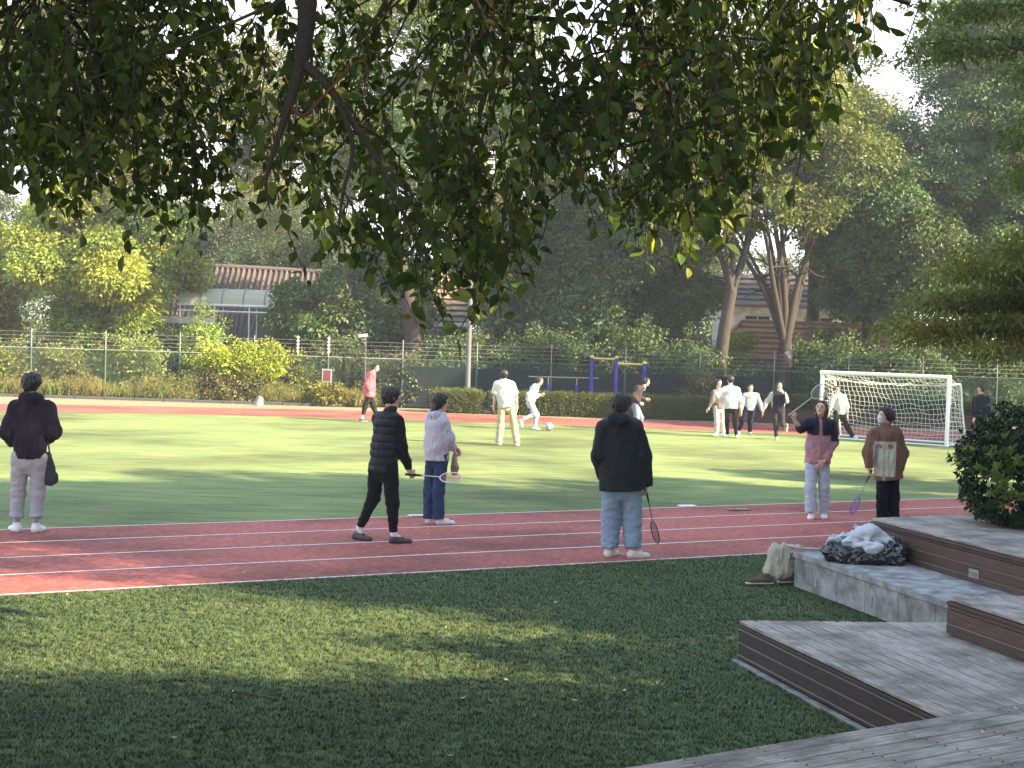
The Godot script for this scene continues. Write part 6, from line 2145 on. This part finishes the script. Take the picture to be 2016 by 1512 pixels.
	person("brown", "person in brown and mint varsity jacket with white face mask, facing left", {"near": true, "group": g1, "scale": 0.93, "F": Vector3(-0.22, 0, 0.97), "look": Vector3(-0.93, 0.08, 0.3), "curl": [1.15, -1], "palm_a": Vector3(0.5, 0, 0.5), "thumb_a": Vector3(-0.3, 0, 1), "mask": true,
		"tops": [{"name": "varsity_jacket", "hem": 0.63, "chest": 0.19, "hemr": 0.205, "rib": true, "dep": 0.98, "yoke": 0.08, "sl": [0.092, 0.09, 0.06], "collar": 0.07, "col": brown_col, "fold": 0.018}],
		"legs": {"r": [0.088, 0.086, 0.085], "hip": 0.135, "to": 1.0, "col": Color(0.010, 0.010, 0.012)}, "shoe": Color(0.05, 0.05, 0.05),
		"hair": {"col": Color(0.02, 0.013, 0.011), "big": 1.06, "pts": [POSES.brown.hd + Vector3(0.15, -0.05, 0)], "stamps": [[Vector3(0.0, 0.03, -0.105), Vector3(0.0, -0.02, -0.12), 0.05, 0.045], [Vector3(0.06, 0.02, 0.02), Vector3(0.065, -0.07, 0.02), 0.025, 0.015]]}})
	# ---- footballers
	var wm: Vector3 = (POSES.white5.sa + POSES.white5.sb) * 0.5
	var shirt := func(p: Vector3) -> Color:
		var q := p - wm
		if q.z > 0.03 and q.y < -0.05 and q.y > -0.10 and absf(q.x) < 0.13 and sin(q.x * 150.0) > -0.2:
			return Color(0.36, 0.40, 0.44)
		if q.z > 0.03 and q.y < -0.16 and q.y > -0.34 and absf(absf(q.x) - 0.04) < 0.022:
			return Color(0.42, 0.46, 0.50)
		return Color(0.66, 0.65, 0.62)
	person("white5", "person seen from behind in printed white T-shirt and tan trousers", {"group": g2, "F": Vector3(0, 0, -1), "curl": [0.4, 0.4],
		"tops": [{"name": "t_shirt", "hem": 0.86, "chest": 0.20, "hemr": 0.19, "sl": [0.082, 0.085, 0.06], "reach": 0.40, "col": shirt}],
		"legs": {"r": [0.10, 0.085, 0.08], "col": Color(0.50, 0.42, 0.28)}, "shoe": Color(0.55, 0.50, 0.35)})
	person("runner", "person in white hooded top running after the ball", {"group": g2, "scale": 0.93, "F": Vector3(1, -0.25, 0.1), "look": Vector3(1, -0.1, 0.15), "curl": [0.9, 0.9],
		"tops": [{"name": "hoodie", "hem": 0.66, "chest": 0.165, "hemr": 0.15, "dep": 0.78, "sl": [0.08, 0.07, 0.05], "hood": 0.05, "col": Color(0.60, 0.61, 0.62)}],
		"legs": {"r": [0.09, 0.075, 0.06], "col": Color(0.48, 0.53, 0.60)}, "shoe": Color(0.62, 0.62, 0.58)})
	person("brown8", "person in brown jacket leaning forward, partly hidden by the black jacket", {"group": g2, "scale": 0.95, "F": Vector3(1, -0.3, 0.15), "look": Vector3(1, -0.1, 0.2), "curl": [0.9, 0.9],
		"tops": [{"name": "jacket", "hem": 0.66, "chest": 0.17, "hemr": 0.16, "dep": 0.78, "sl": [0.082, 0.072, 0.05], "hood": 0.045, "col": Color(0.065, 0.046, 0.043)}],
		"legs": {"r": [0.10, 0.085, 0.07], "col": Color(0.22, 0.24, 0.33)}})
	person("gray9", "person in grey brown top and cream trousers beside the white shirt", {"group": g2, "scale": 0.94, "F": Vector3(0.35, 0, 0.9), "look": Vector3(0.6, 0, 0.75),
		"tops": [{"name": "sweater", "hem": 0.71, "chest": 0.17, "hemr": 0.16, "sl": [0.075, 0.065, 0.045], "col": Color(0.17, 0.145, 0.135)}],
		"legs": {"r": [0.09, 0.075, 0.07], "col": Color(0.52, 0.50, 0.46)}})
	person("white10", "person in loose white shirt and black trousers, hand on hip", {"group": g2, "scale": 0.98, "F": Vector3(-0.1, 0, -1), "look": Vector3(-0.4, -0.1, -0.9),
		"tops": [{"name": "shirt", "hem": 0.77, "chest": 0.195, "hemr": 0.19, "sl": [0.082, 0.078, 0.055], "reach_a": 0.95, "reach_b": 0.6, "col": Color(0.62, 0.62, 0.64)}],
		"legs": {"r": [0.085, 0.062, 0.048], "col": Color(0.018, 0.016, 0.018)}})
	person("gray11", "person in light grey sweatshirt and black trousers facing the camera", {"group": g2, "scale": 0.9, "F": Vector3(0.1, 0, 1), "look": Vector3(0.1, -0.05, 1),
		"tops": [{"name": "sweatshirt", "hem": 0.66, "chest": 0.18, "hemr": 0.17, "rib": true, "sl": [0.08, 0.07, 0.048], "col": Color(0.40, 0.43, 0.46)}],
		"legs": {"r": [0.09, 0.075, 0.062], "col": Color(0.015, 0.018, 0.028)}})
	var v12 := func(p: Vector3) -> Color:
		return Color(0.46, 0.42, 0.43) if p.x > 0.16 or p.x < -0.15 else Color(0.022, 0.02, 0.028)
	person("vest12", "person in dark vest over pale sleeves touching face, one foot lifted", {"group": g2, "scale": 0.95, "F": Vector3(0.1, 0, 1), "look": Vector3(0.35, 0.2, 0.9), "curl": [0.4, 0.6], "palm_b": Vector3(-0.2, 0, -1),
		"tops": [{"name": "vest", "hem": 0.73, "chest": 0.18, "hemr": 0.17, "sl": [0.078, 0.068, 0.05], "col": v12}],
		"legs": {"r": [0.09, 0.07, 0.055], "col": Color(0.045, 0.04, 0.045)}, "shoe": Color(0.5, 0.42, 0.33)})
	person("keeper", "person in white shirt and dark green trousers standing at the goal mouth", {"group": g2, "scale": 0.92, "F": Vector3(-0.3, 0, 0.95), "look": Vector3(-0.5, 0.1, 0.85),
		"tops": [{"name": "shirt", "hem": 0.64, "chest": 0.175, "hemr": 0.165, "sl": [0.08, 0.07, 0.05], "reach": 0.85, "col": Color(0.58, 0.58, 0.55)}],
		"legs": {"r": [0.092, 0.08, 0.065], "col": Color(0.022, 0.034, 0.027)}})
	var p16 := func(p: Vector3) -> Color:
		return Color(0.05, 0.11, 0.22) if p.x > 0.1 and p.y > 0.92 and p.y < 1.0 else Color(0.013, 0.017, 0.028)
	person("right16", "person in navy jacket standing right of the goal", {"group": g2, "scale": 0.95, "F": Vector3(-0.8, 0, 0.5), "look": Vector3(-0.95, -0.05, 0.3),
		"tops": [{"name": "jacket", "hem": 0.60, "chest": 0.185, "hemr": 0.175, "dep": 0.76, "sl": [0.085, 0.075, 0.055], "collar": 0.065, "col": p16}],
		"legs": {"r": [0.09, 0.075, 0.065], "col": Color(0.02, 0.022, 0.028)}, "shoe": Color(0.05, 0.05, 0.05)})
	person("pink", "person in loose pink shirt and black cropped trousers walking at far left", {"group": g2, "scale": 0.96, "F": Vector3(1, -0.2, 0.1), "look": Vector3(0.9, -0.25, 0.3), "curl": [0.6, 0.6], "mask": true,
		"tops": [{"name": "shirt", "hem": 0.69, "chest": 0.175, "hemr": 0.20, "dep": 0.8, "sl": [0.088, 0.085, 0.07], "reach": 0.9, "col": Color(0.62, 0.13, 0.175)}],
		"legs": {"r": [0.09, 0.075, 0.06], "to": 0.62, "col": Color(0.02, 0.02, 0.024)}, "shoe": Color(0.04, 0.04, 0.045), "socks": Color(0.6, 0.6, 0.58), "sock_top": 0.16})


# ---------------------------------------------------------------- what they hold and what lies about
func racket(label: String, at: Vector3, dir: Vector3, face: Vector3, frame_col: Color, string_col: Color, grip_col: Color) -> void:
	# at: butt of the grip; dir: towards the head; face: normal of the string bed
	var d := dir.normalized()
	var n := (face - d * face.dot(d)).normalized()
	var s := d.cross(n)
	var o := thing("badminton_racket", label, "racket", at, "badminton rackets")
	var b := MB.new()
	b.tube([Vector3.ZERO, d * 0.015, d * 0.16, d * 0.19], [0.015, 0.0135, 0.0125, 0.009], 8)
	part(o, "grip", b.mesh(), mat(frame_col_or(grip_col), 0.8))
	b = MB.new()
	b.tube([d * 0.18, d * 0.41], [0.0052, 0.0045], 6)
	part(o, "shaft", b.mesh(), mat(frame_col_or(frame_col), 0.35, 0.5))
	b = MB.new()
	var c := d * 0.535
	var ring := []
	for k in 28:
		var an := TAU * k / 28.0
		ring.append(c + d * cos(an) * 0.128 + s * sin(an) * 0.103)
	b.tube(ring, [0.0062], 6, true)
	part(o, "head_frame", b.mesh(), mat(frame_col_or(frame_col), 0.35, 0.5))
	b = MB.new()
	for k in range(-11, 12):
		var t := k / 12.0
		var w := sqrt(1.0 - t * t)
		b.tube([c + s * 0.103 * t - d * 0.128 * w, c + s * 0.103 * t + d * 0.128 * w], [0.0008], 3)
		b.tube([c + d * 0.128 * t - s * 0.103 * w, c + d * 0.128 * t + s * 0.103 * w], [0.0008], 3)
	part(o, "strings", b.mesh(), mat(frame_col_or(string_col), 0.5))


func frame_col_or(c: Color) -> Color:
	return lin(c.r, c.g, c.b)


func sdf_part(o: Node3D, called: String, stamps: Array, cell: float, col: Variant, m: Material, amp := 0.0, freq := Vector3.ONE, amp2 := 0.0, freq2 := Vector3.ONE) -> void:
	var pts := []
	var pad := 0.0
	for q in stamps:
		pts.append(q[0])
		pts.append(q[1])
		pad = maxf(pad, maxf(q[2], q[3]))
	var l := limits(pts, pad + 0.06)
	var f := Field.new(l[0], l[1], cell)
	for q in stamps:
		f.stamp(q[0], q[1], q[2], q[3], q[4] if q.size() > 4 else 0.03, q[5] if q.size() > 5 else 1.0, q[6] if q.size() > 6 else Vector3.UP, q[7] if q.size() > 7 else [])
	if amp > 0.0:
		f.wrinkle(folds, amp, freq, o.position)
	if amp2 > 0.0:
		f.wrinkle(folds, amp2, freq2, o.position)
	var b := MB.new()
	f.net(b, col)
	part(o, called, b.mesh(), m)


func at_joint(key: String, joint: String) -> Vector3:
	return POSES[key].at + POSES[key][joint]


func build_belongings() -> void:
	rng.seed = 321
	racket("white and pink racket held low by the person in the quilted vest", at_joint("vest", "wb") + Vector3(-0.035, -0.055, 0.0), Vector3(1, -0.02, 0.22), Vector3(-0.05, 0.88, 0.48), Color(0.66, 0.62, 0.62), Color(0.6, 0.2, 0.24), Color(0.02, 0.02, 0.02))
	racket("black racket hanging from the hand of the person in the black jacket", at_joint("jacket", "hb") + Vector3(-0.012, 0.07, -0.005), Vector3(0.24, -0.95, -0.1), Vector3(0.93, 0.25, -0.28), Color(0.012, 0.014, 0.013), Color(0.10, 0.11, 0.10), Color(0.02, 0.02, 0.02))
	racket("white racket raised by the person in the black and pink jacket", at_joint("girl", "ha") + Vector3(-0.045, -0.02, 0.01), Vector3(0.74, 0.64, 0.12), Vector3(0.35, -0.35, 0.88), Color(0.66, 0.67, 0.68), Color(0.5, 0.52, 0.53), Color(0.42, 0.34, 0.22))
	racket("purple racket pointing down beside the person in the varsity jacket", at_joint("brown", "ha") + Vector3(0.03, 0.06, 0.0), Vector3(-0.40, -0.90, 0.05), Vector3(0.72, -0.3, 0.62), Color(0.16, 0.13, 0.40), Color(0.26, 0.16, 0.5), Color(0.05, 0.045, 0.05))
	# shuttlecock in the air
	var o := thing("shuttlecock", "white shuttlecock in the air left of the goal", "shuttlecock", Vector3(3.62, 2.27, -20.2))
	var b := MB.new()
	var tilt := Basis(Vector3(0, 0, 1), 0.5)
	b.tube([tilt * Vector3(0, -0.045, 0), tilt * Vector3(0, -0.035, 0), tilt * Vector3(0, -0.018, 0)], [0.006, 0.013, 0.0135], 10)
	part(o, "cork", b.mesh(), M.white)
	for k in 14:
		var an := TAU * k / 14.0
		b = MB.new()
		var p := tilt * Vector3(cos(an) * 0.012, -0.018, sin(an) * 0.012)
		var q := tilt * Vector3(cos(an) * 0.034, 0.045, sin(an) * 0.034)
		var sd := tilt * Vector3(-sin(an), 0, cos(an))
		b.quad(p - sd * 0.002, p + sd * 0.002, q + sd * 0.0085, q - sd * 0.0085, tilt * Vector3(cos(an), 0, sin(an)))
		part(o, "feather", b.mesh(), M.white)
	# football: a sphere of panels with sunken seams
	o = thing("football", "white football on the grass in front of the runner", "ball", Vector3(1.03, 0.11, -41.3))
	var sm := SphereMesh.new()
	sm.radius = 0.108
	sm.height = 0.216
	part(o, "bladder", sm, mat(lin(0.06, 0.06, 0.06), 0.6))
	var phi := (1.0 + sqrt(5.0)) * 0.5
	for sx in [-1.0, 1.0]:
		for sy in [-1.0, 1.0]:
			for ax in 3:
				var v := Vector3(0, sx, sy * phi)
				if ax == 1:
					v = Vector3(sx, sy * phi, 0)
				elif ax == 2:
					v = Vector3(sy * phi, 0, sx)
				v = v.normalized()
				var u := v.cross(Vector3(0.3, 0.5, 0.81)).normalized()
				var w := v.cross(u)
				b = MB.new()
				var c0 := b.vert(v * 0.112, v)
				for k in 11:
					var e := (v + (u * cos(TAU * k / 11) + w * sin(TAU * k / 11)) * 0.54).normalized()
					b.vert(e * 0.1105, e)
				for k in 11:
					b.tri(c0, c0 + 1 + k, c0 + 1 + (k + 1) % 11)
				part(o, "panel", b.mesh(), M.white)
	# tote bag at the side of the hooded person
	o = thing("tote_bag", "dark grey tote bag hanging at the side of the hooded person", "bag", at_joint("hoodie", "pb") + Vector3(0.12, 0.06, -0.02))
	sdf_part(o, "pouch", [[Vector3(-0.04, -0.19, 0), Vector3(0.045, -0.19, 0), 0.065, 0.06, 0.03, 0.45, Vector3(0.25, 0, 0.97)], [Vector3(-0.02, 0.06, 0), Vector3(0.0, -0.19, 0), 0.045, 0.095, 0.03, 0.45, Vector3(0.25, 0, 0.97)]], 0.012, Color(0.055, 0.055, 0.068), M.cloth, 0.012, Vector3(14, 9, 14))
	b = MB.new()
	var strap := curve([Vector3(0.01, 0.0, 0), Vector3(-0.015, 0.2, 0.03), Vector3(-0.06, 0.42, 0.1), Vector3(-0.10, 0.60, 0.05)], 5)
	b.tube(strap, [0.011], 5)
	part(o, "strap", b.mesh(), mat(lin(0.05, 0.05, 0.062), 0.9))
	# cloth bag hanging from the hands of the person with the braid
	o = thing("cloth_bag", "beige cloth bag hanging from the hands of the person with braided hair", "bag", at_joint("woman", "hb") + Vector3(-0.015, -0.02, 0.0))
	sdf_part(o, "pouch", [[Vector3(-0.005, -0.02, 0), Vector3(0.005, -0.16, 0), 0.03, 0.055, 0.02, 0.6, Vector3(-0.5, 0, 0.86)], [Vector3(0.005, -0.16, 0), Vector3(0.0, -0.22, 0), 0.055, 0.05, 0.02, 0.6, Vector3(-0.5, 0, 0.86)]], 0.011, func(p: Vector3) -> Color: return Color(0.36, 0.27, 0.20) if p.y < -0.14 else Color(0.50, 0.44, 0.36), M.cloth, 0.012, Vector3(20, 14, 20))
	b = MB.new()
	b.tube(curve([Vector3(-0.02, -0.02, 0.01), Vector3(0, 0.035, 0.0), Vector3(0.02, -0.02, -0.01)], 4), [0.007], 5)
	part(o, "handle", b.mesh(), mat(lin(0.45, 0.39, 0.32), 0.9))
	# canvas bag slumped against the end of the stone bench, handles thrown over the top
	o = thing("canvas_bag", "cream canvas bag hanging over the far end of the stone bench", "bag", Vector3(2.70, 0, -15.15))
	sdf_part(o, "pouch", [[Vector3(-0.06, 0.345, 0), Vector3(-0.10, 0.13, 0.02), 0.055, 0.07, 0.03, 0.7, Vector3(0.2, 0, 1).normalized()], [Vector3(0.05, 0.355, 0), Vector3(0.04, 0.13, 0.0), 0.06, 0.075, 0.03, 0.7, Vector3(0.2, 0, 1).normalized()], [Vector3(-0.02, 0.35, 0), Vector3(-0.03, 0.12, 0.02), 0.06, 0.07, 0.03, 0.8, Vector3(0.2, 0, 1).normalized()], [Vector3(0.05, 0.375, 0.0), Vector3(0.22, 0.385, -0.02), 0.045, 0.028, 0.03, 0.6, Vector3.UP]], 0.012, Color(0.50, 0.47, 0.39), M.cloth, 0.028, Vector3(15, 4, 15), 0.010, Vector3(30, 10, 30))
	b = MB.new()
	b.tube(curve([Vector3(0.05, 0.40, 0.03), Vector3(0.2, 0.375, 0.05), Vector3(0.42, 0.362, -0.05), Vector3(0.2, 0.365, -0.08), Vector3(0.06, 0.40, -0.04)], 5), [0.012], 5)
	part(o, "handle", b.mesh(), mat(lin(0.48, 0.45, 0.37), 0.9))
	for q in [[Vector3(2.50, 0, -15.05), Vector3(-0.95, 0, 0.25), "left canvas shoe, toe pointing left, below the cream bag"], [Vector3(2.83, 0, -15.22), Vector3(-0.9, 0, 0.4), "right canvas shoe tucked between cream bag and bench"]]:
		o = thing("canvas_shoe", q[2], "shoe", q[0] + Vector3(0, 0.015, 0), "shoes by the stone bench")
		var d: Vector3 = q[1].normalized()
		sdf_part(o, "upper", [[d * -0.09 + Vector3(0, 0.045, 0), d * 0.10 + Vector3(0, 0.035, 0), 0.045, 0.04, 0.02, 0.8, Vector3.UP, [[Vector3(0, 0.02, 0), Vector3.DOWN]]], [d * -0.07 + Vector3(0, 0.05, 0), d * -0.05 + Vector3(0, 0.10, 0), 0.042, 0.04, 0.02, 1.0, Vector3.UP, [[Vector3(0, 0.105, 0), Vector3.UP]]]], 0.009, Color(0.13, 0.10, 0.075), M.cloth, 0.006, Vector3(30, 30, 30))
		sdf_part(o, "sole", [[d * -0.10 + Vector3(0, 0.012, 0), d * 0.115 + Vector3(0, 0.012, 0), 0.046, 0.044, 0.01, 0.35, Vector3.UP]], 0.009, Color(0.42, 0.38, 0.31), M.shoe)
	# black plastic sack with clothes on the bench
	o = thing("clothes_sack", "open black plastic sack stuffed with white and grey clothes on bench", "sack", Vector3(3.36, 0.352, -14.45))
	sdf_part(o, "sack", [[Vector3(-0.29, 0.09, 0.03), Vector3(0.29, 0.10, 0.03), 0.10, 0.12, 0.05], [Vector3(-0.22, 0.06, 0.14), Vector3(0.26, 0.07, 0.16), 0.08, 0.10, 0.05], [Vector3(-0.26, 0.12, -0.08), Vector3(0.3, 0.12, -0.05), 0.09, 0.10, 0.05, 1.0, Vector3.UP, [[Vector3.ZERO, Vector3.DOWN]]]], 0.011, Color(0.012, 0.012, 0.014), M.black_gloss, 0.04, Vector3(7, 9, 7), 0.016, Vector3(17, 22, 17))
	sdf_part(o, "white_clothes", [[Vector3(-0.16, 0.18, 0.08), Vector3(0.06, 0.25, 0.0), 0.06, 0.10, 0.05], [Vector3(0.06, 0.25, 0.0), Vector3(0.2, 0.20, 0.02), 0.10, 0.06, 0.05], [Vector3(-0.10, 0.16, 0.16), Vector3(0.08, 0.16, 0.2), 0.045, 0.055, 0.05]], 0.010, Color(0.56, 0.58, 0.63), M.cloth, 0.035, Vector3(5, 9, 7), 0.012, Vector3(9, 18, 12))
	sdf_part(o, "grey_clothes", [[Vector3(0.22, 0.12, 0.10), Vector3(0.32, 0.10, 0.04), 0.055, 0.06, 0.04], [Vector3(0.16, 0.08, 0.16), Vector3(0.2, 0.07, 0.16), 0.05, 0.05, 0.04]], 0.010, Color(0.13, 0.135, 0.145), M.cloth, 0.035, Vector3(8, 14, 8), 0.015, Vector3(20, 26, 20))
	o = thing("plastic_bag", "knotted pale plastic bag behind the black sack against the platform", "bag", Vector3(3.30, 0.352, -15.12))
	var film := mat(Color(lin(0.55, 0.58, 0.62), 1.0), 0.35, 0.5)
	film.backlight_enabled = true
	film.backlight = Color(0.6, 0.62, 0.66)
	sdf_part(o, "film", [[Vector3(-0.05, 0.085, 0), Vector3(0.07, 0.09, 0), 0.085, 0.09, 0.04], [Vector3(0.05, 0.13, 0), Vector3(0.12, 0.19, 0.01), 0.05, 0.02, 0.04], [Vector3(0.12, 0.19, 0.01), Vector3(0.14, 0.245, 0.01), 0.014, 0.03, 0.01]], 0.010, Color.WHITE, film, 0.03, Vector3(9, 8, 9), 0.022, Vector3(24, 20, 24))
